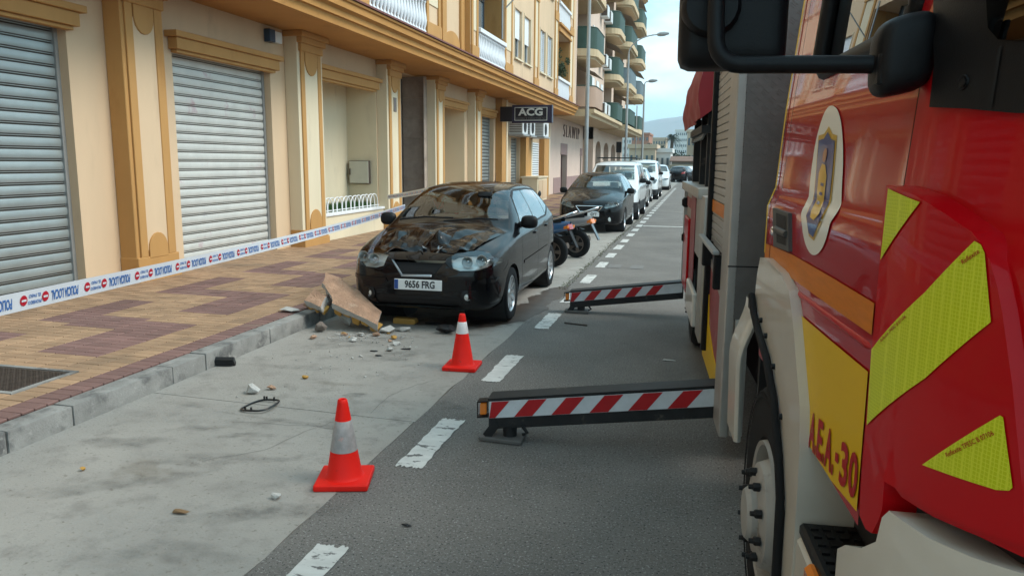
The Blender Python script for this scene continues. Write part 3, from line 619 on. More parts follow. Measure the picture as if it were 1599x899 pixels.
# air conditioners on a shelf
for i, (ya, yb, xa) in enumerate(((29.0, 29.9, -6.62), (30.3, 31.2, -6.6), (32.0, 33.1, -6.4))):
    ac = thing('air_conditioner', ('white air conditioner nearest the black ACG sign', 'white air conditioner in the middle of the shelf behind the ACG sign', 'larger white air conditioner with grille at the far end of the shelf')[i], 'air conditioner', (-6.9, (ya+yb)/2, 2.8), static=True, group='air conditioners behind the shop sign')
    b = MB(); b.box(WX+.05, xa, ya, yb, 2.80, 3.40); b.build('casing', 'ac_white', ac, None, .015)
    b = MB(); b.lathe([(0, .0), (.22, 0), (.225, .012), (.24, 0)], (xa+.003, ya+.4, 3.1), (1, 0, 0), 20); b.build('fan_grille', 'dark_void', ac, 40)
    b = MB(); 
    for q in range(8): b.box(WX+.1, xa-.04, ya-.008, ya-.001, 2.86+q*.065, 2.89+q*.065)
    b.build('side_vent', 'cast_iron' if i < 2 else 'galvanised', ac)
    b = MB(); b.box(WX+.002, xa+.05, ya-.1, yb+.1, 2.74, 2.795); b.build('shelf', 'galvanised', ac)
for a, b_, z0, z1, lb in ((33.2, 34.8, 1.1, 2.6, 'light grey louvred panel between the ochre pilasters of the cream building'), (36.8, 37.25, 1.0, 2.5, 'narrow grey louvred panel next to the pink wall')):
    vp = thing('vent_panel', lb, 'vent', (WX, a, z0), static=True); b = MB(); b.box(WX+.001, WX+.05, a, b_, z0, z1); b.build('frame', 'galvanised', vp)
    n = int((z1-z0)/.1)
    b = MB()
    for q in range(n): b.obox((WX+.07, (a+b_)/2, z0+.06+q*.1), (.012, 0, -.03), (0, (b_-a)/2-.03, 0), (.005, 0, .003))
    b.build('louvres', 'ac_white', vp)
uc = thing('utility_cabinet', 'low beige utility cabinet against the facade past the ACG sign', 'cabinet', (-6.8, 31.4, .16), static=True)
b = MB(); b.box(-7.0, -6.35, 30.6, 32.6, .14, 1.1); b.build('body', 'wall_pale', uc, None, .01); b = MB(); b.box(-7.05, -6.3, 30.55, 32.65, 1.102, 1.16); b.build('top', 'wall_pale', uc)
b = MB(); b.box(-6.349, -6.335, 30.8, 31.55, .25, 1.0); b.box(-6.349, -6.335, 31.6, 32.4, .25, 1.0); b.build('door', 'wall_cream', uc)
# ---------------------------------------------------------------- building with green balconies above a pink shopfront
b2 = thing('balcony_building', 'taller apartment block with rounded green-screened balconies above a pink shopfront', 'building', (-7, 50, 0), static=True)
P0_, P1_ = END+.02, 49.0
w_ = MB(); w_.box(-12, WX, P0_, 41.0, 0, 4.2); w_.box(-12, WX, 41.0, 42.85, 2.2, 4.2); w_.box(-12, WX, 42.85, 47.9, 0, 4.2); w_.box(-12, WX, 47.9, 48.5, 2.2, 4.2); w_.box(-12, WX, 48.5, P1_, 0, 4.2); w_.box(-12, WX, 47.9, 48.5, 0, .9); w_.build('shopfront_wall', 'pink_wall', b2)
w_ = MB(); 
for a, b in ((38.9, 41.0), (42.85, P1_)): w_.box(WX+.001, WX+.02, a, b, .1, .95)
w_.box(WX+.001, WX+.022, 40.9, 43.0, 2.15, 2.75); w_.box(WX+.001, WX+.022, 42.86, 43.0, .1, 2.148); w_.box(WX+.001, WX+.022, 47.8, 48.6, 2.15, 2.6); w_.build('shopfront_trim', 'maroon_dado', b2)
w_ = MB(); w_.box(WX-.3, WX-.25, 41.0, 42.85, .1, 2.2); w_.build('door', 'maroon_door', b2)
w_ = MB(); w_.box(WX-.2, WX-.15, 47.9, 48.5, .9, 2.2); w_.build('window', 'window_sky', b2)
link('lettering', setmat(textmesh('SLAWIP', 1.0, .02, -.02, 1.25, 1.45), 'wall_letter'), b2, loc=(WX+.03, 44.35, 3.4), rot=(R(90), 0, R(90)))
# arcade
w_ = MB(); piers = [(49.0, 50.2), (53.0, 54.6), (57.6, 59.2), (62.4, 63.6), (66.5, 68)]
for a, b in piers: w_.box(-7.6, -6.6, a, b, 0, 4.2)
w_.box(-7.6, -6.602, 49, 68, 3.2, 4.199); w_.box(-12, -8.6, 49, 68, 0, 4.2); w_.build('arcade', 'blk_wall', b2)
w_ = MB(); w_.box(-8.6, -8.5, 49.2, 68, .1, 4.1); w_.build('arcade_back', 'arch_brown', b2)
for (a0, a1), (c0, c1) in zip(piers[:-1], piers[1:]):
    cy, r_ = (a1+c0)/2, (c0-a1)/2
    p = MB(); po = [(a1, 3.2), (a1, 2.5)] + [(cy - r_*math.cos(i*math.pi/12), 2.5 + .65*math.sin(i*math.pi/12)) for i in range(1, 12)] + [(c0, 2.5), (c0, 3.2)]
    p.prism(po, 'x', -7.4, -6.604); p.build('arch', 'blk_wall', b2)
def slab(y0, y1, xo, z0, z1): 
    s = MB(); s.prism([(-7, z1), (xo, z1), (xo, z0+.18), (xo-.18, z0+.12), (xo-.22, z0), (-7, z0)], 'y', y0, y1); s.build('projecting_slab', 'blk_slab', b2)
slab(37.6, 51.5, -5.05, 3.95, 4.3); slab(51.52, 66.5, -4.75, 3.85, 4.22)
BX = -6.0
FZ = [4.3, 7.05, 9.8, 12.55, 15.3, 18.05]
cols_ = [(37.9, 42.0, -5.05, 0), (48.9, 53.2, -5.1, 1), (54.4, 60.4, -4.85, 2), (63.2, 68.6, -4.8, 3)]
w_ = MB()
for a, b in ((42.0, 48.9), (53.2, 54.4), (60.4, 63.2)): w_.box(-12, BX, a, b, 4.31, 19.5)
for a, b, xo, c in cols_[:3]: w_.box(-12, BX-1.3, a, b, 4.31, 19.5)
w_.box(-12, -7.2, 63.2, 66.3, 4.3, 19.5); w_.box(-12, -6.0, 37.42, 37.9, 4.31, 19.5); w_.box(-12.2, -5.7, 37.4, 66.6, 19.5, 19.9)
w_.build('upper_wall', 'blk_wall', b2)
def rounded(y0, y1, x0, xo, r_):
    p = [(x0, y0)] + [(xo - r_ + r_*math.sin(i*math.pi/10), y0 + r_ - r_*math.cos(i*math.pi/10)) for i in range(6)] + [(xo - r_ + r_*math.cos(i*math.pi/10), y1 - r_ + r_*math.sin(i*math.pi/10)) for i in range(6)] + [(x0, y1)]
    return p
for a, b, xo, c in cols_:
    for k, z in enumerate(FZ[:-1]):
        po = rounded(a, b, BX-1.3, xo, .75)
        if k > 0 or c == 3:
            s = MB(); s.prism(po, 'z', z-.22, z+.12); s.build('balcony_slab', 'blk_slab', b2)
            po2 = rounded(a+.12, b-.12, BX-1.3, xo-.14, .65); s = MB(); s.prism(po2, 'z', z-.34, z-.222); s.build('balcony_corbel', 'blk_slab', b2)
        r2 = rounded(a+.05, b-.05, BX-.05, xo-.06, .7); v = [(x, y, z+.14) for x, y in r2] + [(x, y, z+1.12) for x, y in r2]; n = len(r2)
        v2 = [(x, y, z+.14) for x, y in rounded(a+.09, b-.09, BX-.05, xo-.10, .66)] + [(x, y, z+1.12) for x, y in rounded(a+.09, b-.09, BX-.05, xo-.10, .66)]
        s = MB(); s.add(v, [(i, i+1, n+i+1, n+i) for i in range(n-1)]); s.add(v2, [(i, i+1, n+i+1, n+i) for i in range(n-1)]); s.add(v[n:] + v2[n:], [(i, i+1, n+i+1, n+i) for i in range(n-1)])
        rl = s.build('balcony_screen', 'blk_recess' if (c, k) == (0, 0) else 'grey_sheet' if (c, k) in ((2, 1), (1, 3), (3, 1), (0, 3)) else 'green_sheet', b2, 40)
        s = MB(); s.tube([(x, y, z+1.14) for x, y in r2], .03, 5); s.build('handrail', 'green_sheet', rl)
        # recess behind, window
        s = MB(); s.box(BX-1.299, BX-1.25, a+.5, b-.6, z+.1, z+2.3); s.build('window', 'window_dark', b2)
        if (c + k) % 2 == 0:
            s = MB(); s.add([(BX-1.0, a+.3, z+2.55), (BX-1.0, b-.3, z+2.55), (xo-.1, b-.3, z+1.75), (xo-.1, a+.3, z+1.75)], [(0, 1, 2, 3)]); s.add([(BX-1.0, a+.3, z+2.56), (BX-1.0, b-.3, z+2.56), (xo-.1, b-.3, z+1.77), (xo-.1, a+.3, z+1.77)], [(3, 2, 1, 0)]); s.build('awning', 'awning', b2)
for k, z in enumerate(FZ[:-1]):
    for y in (43.2, 45.2, 47.2):
        s = MB(); s.box(BX-.1, BX+.005, y, y+.9, z+.8, z+2.1); wo_ = s.build('window', 'window_dark', b2)
        s = MB(); s.box(BX+.006, BX+.05, y, y+.9, z+1.5, z+2.1); s.build('blind', 'plaster_white', wo_)
    for j, y in enumerate((46.2, 48.0, 61.0)):
        s = MB(); s.box(BX+.001, BX+.45, y, y+.85, z+.3, z+.95); ac = s.build('air_conditioner', 'ac_white', b2, None, .02)
        s = MB(); s.box(BX+.06, BX+.40, y-.01, y-.001, z+.36, z+.9); s.build('side_grille', 'cast_iron', ac)
s = MB(); s.box(BX+.01, BX+.06, 42.2, 43.0, 4.4, 6.4); s.build('louvre_shutter', 'green_sheet', b2)
s = MB(); s.box(-6.6, -6.2, 63.0, 63.3, 2.55, 3.4); s.build('wall_lantern', 'dark_void', b2)
an = MB(); an.tube([(-6, 65, 19.9), (-6, 65, 22)], .02, 5); 
for z in (21.2, 21.9): an.tube([(-6, 65, z), (-3.2, 65.3, z)], .015, 5)
an.build('antenna', 'galvanised', b2)
# ---------------------------------------------------------------- street lamps
def street_lamp(x, y, h, lb, arm, head=True):
    t = thing('street_lamp', lb, 'street lamp', (x, y, .13), group='street lamps along the kerb', static=True)
    p = MB(); p.tube([(x, y, .13), (x, y, 1.1), (x, y, h*.6), (x, y, h)], [.095, .09, .075, .055], 12); p.build('pole', 'galvanised', t, 40)
    b = MB(); b.box(x-.16, x+.16, y-.16, y+.16, .13, .16); b.tube([(x, y, .16), (x, y, .9)], .11, 12); b.build('base', 'galvanised', t, 40)
    a = MB(); pts = [(x, y, h)] + [(x + arm*(1-math.cos(i*math.pi/16)), y, h + arm*.62*math.sin(i*math.pi/16)) for i in range(1, 9)]
    a.tube(pts, .035, 8); a.build('arm', 'galvanised', t, 40)
    e = Vector(pts[-1]); q = MB(); q.lathe([(.0, -.1), (.09, -.05), (.13, .12), (.13, .35), (.06, .62), (0, .64)], e, (1, 0, .08), 12); q.build('lamp_head', 'galvanised', t, 40)
street_lamp(-4.5, 31.3, 9.6, 'grey steel street lamp pole in front of the pink shopfront', 1.6)
street_lamp(-4.5, 48.6, 8.3, 'grey street lamp with its curved arm reaching over the white vans', 1.75)
street_lamp(-4.4, 61.5, 7.75, 'far grey street lamp at the end of the balcony building', .35)
mp2 = MB(); mp2.tube([(-5.0, 62.5, .1), (-5.0, 62.5, 6.2)], .04, 8); mp2.build('utility_pole', 'galvanised', label='thin grey pole beside the far street lamp', cat='pole')
# ---------------------------------------------------------------- far end of the street
mat('far_wall', (.30, .27, .23), .9, var=.25, vs=.5, c2=(.10, .22, .24), c2p=(.58, .66), c2s=.55, c3=(.06, .06, .08), c3p=(.66, .70), c3s=1.1)
mat('roof_rust', (.17, .095, .065), .85, var=.25, vs=1); mat('far_brick', (.36, .17, .11), .9, var=.15, vs=.2); mat('far_white', (.62, .62, .60), .8, var=.06, vs=.1); mat('far_tan', (.50, .38, .27), .85, var=.1, vs=.2)
mat('far_glass', (.09, .13, .15), .25); mat('hill', (.13, .145, .13), .95, var=.35, vs=.004, c2=(.20, .18, .16), c2p=(.45, .6), c2s=.0035); mat('grass_far', (.10, .11, .05), .95, var=.4, vs=2)
w_ = thing('boundary_wall', 'grey wall with faded graffiti closing the far end of the street', 'wall', (2, 90, 0), static=True)
b = MB(); b.box(-3.2, 26, 88, 88.4, 0, 1.45); b.build('wall', 'far_wall', w_); b = MB(); b.box(-3.3, 26, 87.9, 88.5, 1.45, 1.55); b.build('coping', 'far_tan', w_)
gv = MB(); gv.add([(-30, 84.2, .02), (40, 84.2, .02), (40, 87.9, .1), (-30, 87.9, .1)], [(0, 1, 2, 3)]); gv.build('verge', 'grass_far', kind='structure')
s_ = thing('shed', 'long low shed with a rusty sheet roof behind the graffiti wall', 'shed', (4, 100, 0), static=True)
b = MB(); b.box(-3.1, 30, 90, 97, 0, 1.9); b.build('wall', 'far_wall', s_); b = MB(); b.prism([(89.5, 1.88), (89.5, 2.0), (93.5, 2.55), (97.5, 2.0), (97.5, 1.88)], 'x', -3.3, 30.5); b.build('roof', 'roof_rust', s_)
def far_block(name, lb, x0, x1, y0, y1, h, m_, nx, nz, rm=None, z0=0):
    t = thing(name, lb, 'building', ((x0+x1)/2, y0, 0), static=True)
    b = MB(); b.box(x0, x1, y0, y1, z0, h); b.build('wall', m_, t)
    b = MB(); b.box(x0-.2, x1+.2, y0-.2, y1+.2, h, h+.5); b.build('roof', rm or m_, t)
    dx, dz = (x1-x0)/nx, (h-z0-1)/nz
    wme = MB(); wme.box(0, dx*.42, -.12, .1, 0, dz*.42); wme = wme.mesh('window', 'far_glass')
    for i in range(nx):
        for j in range(nz): link('window', wme, t, loc=(x0 + dx*(i+.25), y0, z0 + 1 + dz*(j+.25)))
# px in the photograph is about (x/y)*1225+1092
def xa(px, y): return (px - 1092) / 1228 * y
far_block('far_building', 'beige low house behind the third street lamp', xa(984, 92), xa(1024, 92), 92, 100, 3.4, 'far_tan', 5, 1)
far_block('far_building', 'pale wall block left of the graffiti wall', xa(1024, 95), xa(1048, 95), 95, 103, 3.0, 'far_white', 3, 1)
far_block('far_building', 'white apartment tower left of the brick block on the skyline', xa(970, 230), xa(987, 230), 230, 245, 11, 'far_white', 4, 5)
far_block('far_building', 'red brick apartment block on the skyline behind the lamp posts', xa(987, 200), xa(1014, 200), 200, 215, 8.8, 'far_brick', 5, 4)
far_block('far_building', 'pinkish flats left of the palm tree on the skyline', xa(1016, 260), xa(1040, 260), 260, 275, 9.5, 'far_tan', 6, 4)
far_block('far_building', 'white apartment block right of the palm tree', xa(1054, 240), xa(1072, 240), 240, 255, 11.3, 'far_white', 6, 6)
far_block('far_building', 'tan block with large dark windows right of the white flats', xa(1072, 150), xa(1092, 150), 150, 165, 7.5, 'far_tan', 3, 2)
far_block('far_building', 'tan block with a brick upper storey partly behind the fire engine', xa(1092, 140), xa(1150, 140), 140, 160, 6.6, 'far_brick', 6, 2)
far_block('far_building', 'small pale block far off at the left foot of the hills', xa(940, 300), xa(968, 300), 300, 320, 9, 'far_white', 5, 4)
far_block('far_building', 'pale low hall with a blue-grey roof behind the shed', xa(1096, 120), xa(1140, 120), 120, 130, 5.0, 'far_white', 4, 1, 'galvanised')
# palm and trees
pt = thing('palm_tree', 'palm tree with a drooping crown above the shed roof', 'palm tree', (xa(1049, 130), 130, 0), static=True)
px_, py_ = xa(1049, 130), 130
b = MB(); b.tube([(px_-.2, py_, 0), (px_, py_, 2.5), (px_+.05, py_, 5.9)], [.35, .28, .25], 10); b.build('trunk', 'trunk', pt, 50)
rp_ = random.Random(4)
for i in range(52):
    a = rp_.uniform(0, 6.28); el = rp_.uniform(-.5, 1.2); L_ = rp_.uniform(1.5, 2.1); f = MB(); pts = []
    for k in range(7):
        t_ = k/6; pts.append(Vector((px_ + math.cos(a)*math.cos(el)*L_*t_, py_ + math.sin(a)*math.cos(el)*L_*t_, 5.9 + math.sin(el)*L_*t_ - 1.5*t_*t_)))
    for k in range(1, 7):
        d = (pts[k]-pts[k-1]).normalized(); n_ = d.cross(Vector((0, 0, 1))).normalized()
        for s_i in (-1, 1):
            for e in range(3):
                p = pts[k-1].lerp(pts[k], e/3); q = p + n_*s_i*.42*(1.05-k/7) + d*.22 - Vector((0, 0, .12)); f.add([p, p + d*.07, q], [(0, 1, 2)])
    f.build('frond', 'foliage_dark', pt)
for i, (px, y, h, lb) in enumerate(((1022, 125, 5.2, 'tall dark tree left of the palm'), (1031, 118, 4.4, 'rounder dark tree between the tall tree and the palm'), (1012, 130, 4.6, 'dark tree nearest the brick block on the skyline'), (1062, 112, 4.3, 'small round tree right of the palm, above the shed roof'), (1044, 105, 4.2, 'dark shrubby tree under the palm'), (1082, 128, 4.0, 'small tree in front of the tan block'))):
    leafy('far_tree', lb, 'tree', (xa(px, y), y, h*.45), 1.3, 1.3, h*.30, 1500, .18, 'foliage_dark', 20+i, stem=0, group='trees at the far end of the street')
# hills
hm = MB(); rh = random.Random(9)
def hz(u): 
    a = -0.5 + u; return 118 + 72*math.exp(-((a+.022)/.10)**2) + 20*math.exp(-((a+.22)/.10)**2) + 7*math.sin(a*31) + 4*math.sin(a*73+1)
hm.grid(lambda u, v: ((u-.5)*5200 + 0, 2700 + 1500*v, (-5 if v == 0 else hz(u)*math.sin(math.pi*min(v, .98)) ** .8 * (1 + .10*math.sin(u*60+v*9)) - 5)), 120, 12)
hm.build('hills', 'hill', None, 60, kind='structure')
hm = MB(); hm.grid(lambda u, v: ((u-.5)*2400 - 60, 1500 + 500*v, (-3 + (26 + 7*math.sin(u*19) + 4*math.sin(u*47)) * math.sin(math.pi*v)) if v > 0 else -3), 80, 8); hm.build('hills', 'hill', None, 60, kind='structure')
# ---------------------------------------------------------------- vehicles: shared builder
mat('paint_black', (.003, .003, .004), .2, coat=.45, spec=.15); mat('paint_white', (.72, .74, .75), .3, coat=1.); mat('paint_grey', (.10, .105, .11), .3, metal=.5, coat=1.)
mat('paint_navy', (.01, .018, .05), .25, coat=1.); mat('plastic_black', (.009, .009, .010), .5, spec=.25); mat('rubber', (.011, .011, .012), .8, spec=.2)
mat('alloy', (.55, .56, .57), .3, metal=.85); mat('chrome', (.75, .76, .77), .12, metal=1.); mat('seat_cloth', (.30, .29, .25), .9); mat('dash', (.26, .26, .24), .7); mat('headlining', (.42, .41, .37), .9)
mat('lamp_inner', (.62, .63, .61), .3, metal=.35); mat('tail_red', (.35, .012, .01), .15, coat=1.); mat('amber', (.75, .20, .02), .2, coat=1.); mat('plate_white', (.70, .72, .72), .4); mat('plate_blue', (.01, .06, .25), .4); mat('plate_ink', (.015, .016, .02), .5)
mat('seam', (.004, .004, .004), .9); mat('bare_metal', (.32, .34, .36), .35, metal=.7)
glassmat('car_glass', (.86, .91, .87), .05); glassmat('side_glass', (.78, .83, .82), .24); glassmat('lens', (.92, .95, .95), .05); glassmat('dark_glass', (.10, .12, .12), .06)
def cut(bm, flt, poly, ax):
    faces = [f for f in bm.faces if flt(f)]; i, j = ax
    cx = sum(p[0] for p in poly)/len(poly); cy = sum(p[1] for p in poly)/len(poly)
    for k in range(len(poly)):
        a, b = poly[k], poly[(k+1) % len(poly)]; d = (b[0]-a[0], b[1]-a[1]); nn = (d[1], -d[0])
        if (cx-a[0])*nn[0] + (cy-a[1])*nn[1] > 0: nn = (-nn[0], -nn[1])
        co = Vector((0, 0, 0)); no = Vector((0, 0, 0)); co[i], co[j] = a; no[i], no[j] = nn; no.normalize()
        ed = set(e for f in faces for e in f.edges); vt = set(v for f in faces for v in f.verts)
        r = bmesh.ops.bisect_plane(bm, geom=list(faces) + list(ed) + list(vt), dist=1e-5, plane_co=co, plane_no=no)
        fs = set(g for g in r['geom'] if isinstance(g, bmesh.types.BMFace)) | set(f for f in faces if f.is_valid)
        faces = [f for f in fs if f.is_valid and (f.calc_center_median() - co).dot(no) < 0]
    return faces
def take(bm, faces, off=0., keep=False, flip=False):
    vm = {}; vs = []; fs = []
    for f in faces:
        idx = []
        for v in f.verts:
            if v not in vm: vm[v] = len(vs); vs.append(v.co + v.normal*off)
            idx.append(vm[v])
        fs.append(tuple(idx))
    if not keep: bmesh.ops.delete(bm, geom=faces, context='FACES')
    m = MB(); m.add(vs, fs); return m
def rawobj(m, name, mt, parent, ang=40, **k):
    me = bpy.data.meshes.new(name); me.from_pydata(m.v, [], m.f); me.materials.append(MT[mt]); sharp(me, ang); return link(name, me, parent, world=False, **k)
def patch2d(poly, step):
    bm = bmesh.new(); f = bm.faces.new([bm.verts.new((x, y, 0)) for x, y in poly])
    x0, x1 = min(p[0] for p in poly), max(p[0] for p in poly); y0, y1 = min(p[1] for p in poly), max(p[1] for p in poly)
    for i in range(1, int((x1-x0)/step)+1): bmesh.ops.bisect_plane(bm, geom=bm.verts[:]+bm.edges[:]+bm.faces[:], plane_co=(x0+i*step, 0, 0), plane_no=(1, 0, 0), dist=1e-6)
    for i in range(1, int((y1-y0)/step)+1): bmesh.ops.bisect_plane(bm, geom=bm.verts[:]+bm.edges[:]+bm.faces[:], plane_co=(0, y0+i*step, 0), plane_no=(0, 1, 0), dist=1e-6)
    bm.verts.index_update(); v = [(q.co.x, q.co.y) for q in bm.verts]; fs = [tuple(q.index for q in f.verts) for f in bm.faces]; bm.free(); return v, fs
def project(bvh, pts, axis, frm, off):      # axis 'x': pts are (y, z); axis 'y': pts are (x, z)
    o = []
    for a, b in pts:
        org = Vector((frm, a, b)) if axis == 'x' else Vector((a, frm, b)) if axis == 'y' else Vector((a, b, frm))
        d = {'x': Vector((-frm, 0, 0)), 'y': Vector((0, 1 if frm < 1 else -1, 0)), 'z': Vector((0, 0, -1))}[axis].normalized()
        h = bvh.ray_cast(org, d)
        if h[0] is None: o.append(None)
        else:
            n = h[1] if h[1].dot(d) < 0 else -h[1]; o.append(h[0] + n*off)
    return o
def ppatch(bvh, poly, axis, frm, off, step=.04):
    v, fs = patch2d(poly, step); p = project(bvh, v, axis, frm, off); m = MB()
    good = [f for f in fs if all(p[i] is not None for i in f)]; m.add([q if q is not None else (0, 0, 0) for q in p], good); return m
def ribbon(bvh, path, axis, frm, wd=.005, off=.0015, step=.05, m=None):
    m = m or MB(); pts = []
    for a, b in zip(path[:-1], path[1:]):
        n = max(1, int(math.dist(a, b)/step))
        for k in range(n): pts.append((a[0]+(b[0]-a[0])*k/n, a[1]+(b[1]-a[1])*k/n))
    pts.append(path[-1]); L_ = []; R_ = []
    for i, p in enumerate(pts):
        a = pts[max(i-1, 0)]; b = pts[min(i+1, len(pts)-1)]; d = Vector((b[0]-a[0], b[1]-a[1])).normalized(); n = Vector((-d.y, d.x))*wd/2
        L_.append((p[0]+n.x, p[1]+n.y)); R_.append((p[0]-n.x, p[1]-n.y))
    A = project(bvh, L_, axis, frm, off); B = project(bvh, R_, axis, frm, off)
    for i in range(len(pts)-1):
        q = (A[i], A[i+1], B[i+1], B[i])
        if all(x is not None for x in q): m.add(q, [(0, 1, 2, 3)])
    return m
def wheel_mesh(r, wd, spokes, rim_r, rim_m='alloy'):
    t = MB(); h = wd/2
    t.lathe([(rim_r-.01, -h*.7), (rim_r+.005, -h*.95), (r*.90, -h), (r*.97, -h*.9), (r, -h*.6), (r, h*.6), (r*.97, h*.9), (r*.90, h), (rim_r+.005, h*.95), (rim_r-.01, h*.7)], (0,0,0), (1,0,0), 32)
    tyre = t.mesh('tyre', 'rubber', 50)
    k = MB(); k.lathe([(rim_r, h*.88), (rim_r-.012, h*.90), (rim_r-.022, h*.75), (rim_r-.03, -h*.2)], (0,0,0), (1,0,0), 32); k.lathe([(0, h*.72), (.04, h*.70), (.055, h*.6), (.06, h*.3)], (0,0,0), (1,0,0), 16)
    for i in range(spokes):
        a = 2*math.pi*i/spokes; u = Vector((0, math.cos(a), math.sin(a))); v = Vector((0, -math.sin(a), math.cos(a))); ww = .5*rim_r/spokes*2.2
        p0 = u*.045; p1 = u*(rim_r-.02)
        k.add([p0 - v*ww*.55 + Vector((h*.62,0,0)), p0 + v*ww*.55 + Vector((h*.62,0,0)), p1 + v*ww*.8 + Vector((h*.80,0,0)), p1 - v*ww*.8 + Vector((h*.80,0,0)),
               p0 - v*ww*.7 + Vector((h*.35,0,0)), p0 + v*ww*.7 + Vector((h*.35,0,0)), p1 + v*ww + Vector((h*.5,0,0)), p1 - v*ww + Vector((h*.5,0,0))], [(0,1,2,3), (0,4,5,1), (1,5,6,2), (2,6,7,3), (3,7,4,0)])
    rim = k.mesh('rim', rim_m, 40)
    d = MB(); d.lathe([(0, -h*.1), (rim_r-.03, -h*.1)], (0,0,0), (1,0,0), 24); disc = d.mesh('brake_disc', 'dark_void')
    return tyre, rim, disc
def add_wheel(root, W, x, y, z, right, steer=0.):
    e = link('wheel', W[0], root, loc=(x, y, z), rot=(0, 0, (0 if right else math.pi) + steer), world=False)
    link('rim', W[1], e, world=False); link('brake_disc', W[2], e, world=False); return e
def car(P, root):
    L_ = P['L']; n = P.get('n', 84)
    ys = sorted(set([round(L_*(.5 - .5*math.cos(math.pi*i/n)), 4) for i in range(n+1)] + [round(L_*i/n, 4) for i in range(1, n)]))
    K = P['K']; V = []; F = []; ring = []
    for y in ys:
        w_ = interp(K['w'], y); zt = interp(K['top'], y); zb = interp(K['bot'], y); bl = min(interp(K['belt'], y), zt-.03); wr = min(interp(K['wr'], y), w_*.97); cam_ = interp(K['cam'], y)
        ze = max(zt - cam_, bl+.012); zm = zb + (bl-zb)*.5
        cp = [(0, zb), (w_*.55, zb), (w_*.90, zb+.01), (w_*.975, zb+.07), (w_*.995, zb+(bl-zb)*.28), (w_, zm), (w_*.995, zb+(bl-zb)*.72), (w_*.972, bl-.03), (w_*.945, bl), (w_*.945+(wr-w_*.945)*.5+.012, bl+(ze-bl)*.5), (wr+.012, ze-.03*min(1, (ze-bl)*4)), (wr-.03, ze+.006), (wr*.66, zt-cam_*.30), (wr*.33, zt-cam_*.07), (0, zt)]
        pts = []
        for i in range(len(cp)-1):
            p0, p1, p2, p3 = cp[max(i-1, 0)], cp[i], cp[i+1], cp[min(i+2, len(cp)-1)]
            sub = 3
            for k in range(sub):
                t = k/sub; c = []
                for q in (0, 1):
                    m1 = (p2[q]-p0[q])*.5; m2 = (p3[q]-p1[q])*.5; dd = p2[q]-p1[q]
                    lim = abs(dd)*1.2 + 1e-4; m1 = max(-lim, min(lim, m1)); m2 = max(-lim, min(lim, m2))
                    c.append(p1[q]*(2*t**3-3*t*t+1) + m1*(t**3-2*t*t+t) + p2[q]*(-2*t**3+3*t*t) + m2*(t**3-t*t))
                pts.append(tuple(c))
        pts.append(cp[-1]); full = [(x, z) for x, z in pts] + [(-x, z) for x, z in pts[-2:0:-1]]
        ring.append((len(V), len(full))); V += [(x, y, z) for x, z in full]
    m_ = ring[0][1]
    for a in range(len(ys)-1):
        o, p = a*m_, (a+1)*m_
        for k in range(m_): F.append((o+k, o+(k+1) % m_, p+(k+1) % m_, p+k))
    F.append(tuple(range(m_))); F.append(tuple(range((len(ys)-1)*m_, len(ys)*m_)))
    me = bpy.data.meshes.new('body'); me.from_pydata(V, [], F); bm = bmesh.new(); bm.from_mesh(me)
    if P.get('pre'): P['pre'](bm)
    bmesh.ops.recalc_face_normals(bm, faces=bm.faces); bm.normal_update()
    bvh = BVHTree.FromBMesh(bm); gl = P.get('glass', 'car_glass')
    beltmid = interp(K['belt'], L_*.45)
    # wheel wells
    for yw in P['wheels']:
        rr_ = P['wr_'] + .035; po = [(yw + rr_*math.cos(2*math.pi*(i+.5)/22), P['wr_'] + rr_*math.sin(2*math.pi*(i+.5)/22)) for i in range(22)]
        for sgn in (1, -1):
            fs = cut(bm, lambda f: f.calc_center_median().x*sgn > .45 and abs(f.calc_center_median().y-yw) < .7 and f.calc_center_median().z < P['wr_']+rr_+.3, po, (1, 2)); bmesh.ops.delete(bm, geom=fs, context='FACES')
    # glass
    for poly in P['side_glass']:
        for sgn in (1, -1):
            fs = cut(bm, lambda f: f.calc_center_median().x*sgn > .3 and f.calc_center_median().z > min(p[1] for p in poly)-.3 and abs(f.normal.x) > .45, poly, (1, 2)); g_ = take(bm, fs); rawobj(g_, 'side_window', 'side_glass' if gl == 'car_glass' else gl, root)
    y0, y1 = P['ws_y']; 
    fs = cut(bm, lambda f: y0-.15 < f.calc_center_median().y < y1+.15 and f.normal.z > .2 and f.normal.y < -.1, P['windscreen'], (0, 2)); rawobj(take(bm, fs), 'windscreen', gl, root)
    if P.get('rear_glass'):
        fs = cut(bm, lambda f: f.calc_center_median().y > P['rg_y'] and f.normal.y > .25, P['rear_glass'], (0, 2)); rawobj(take(bm, fs), 'rear_window', gl, root)
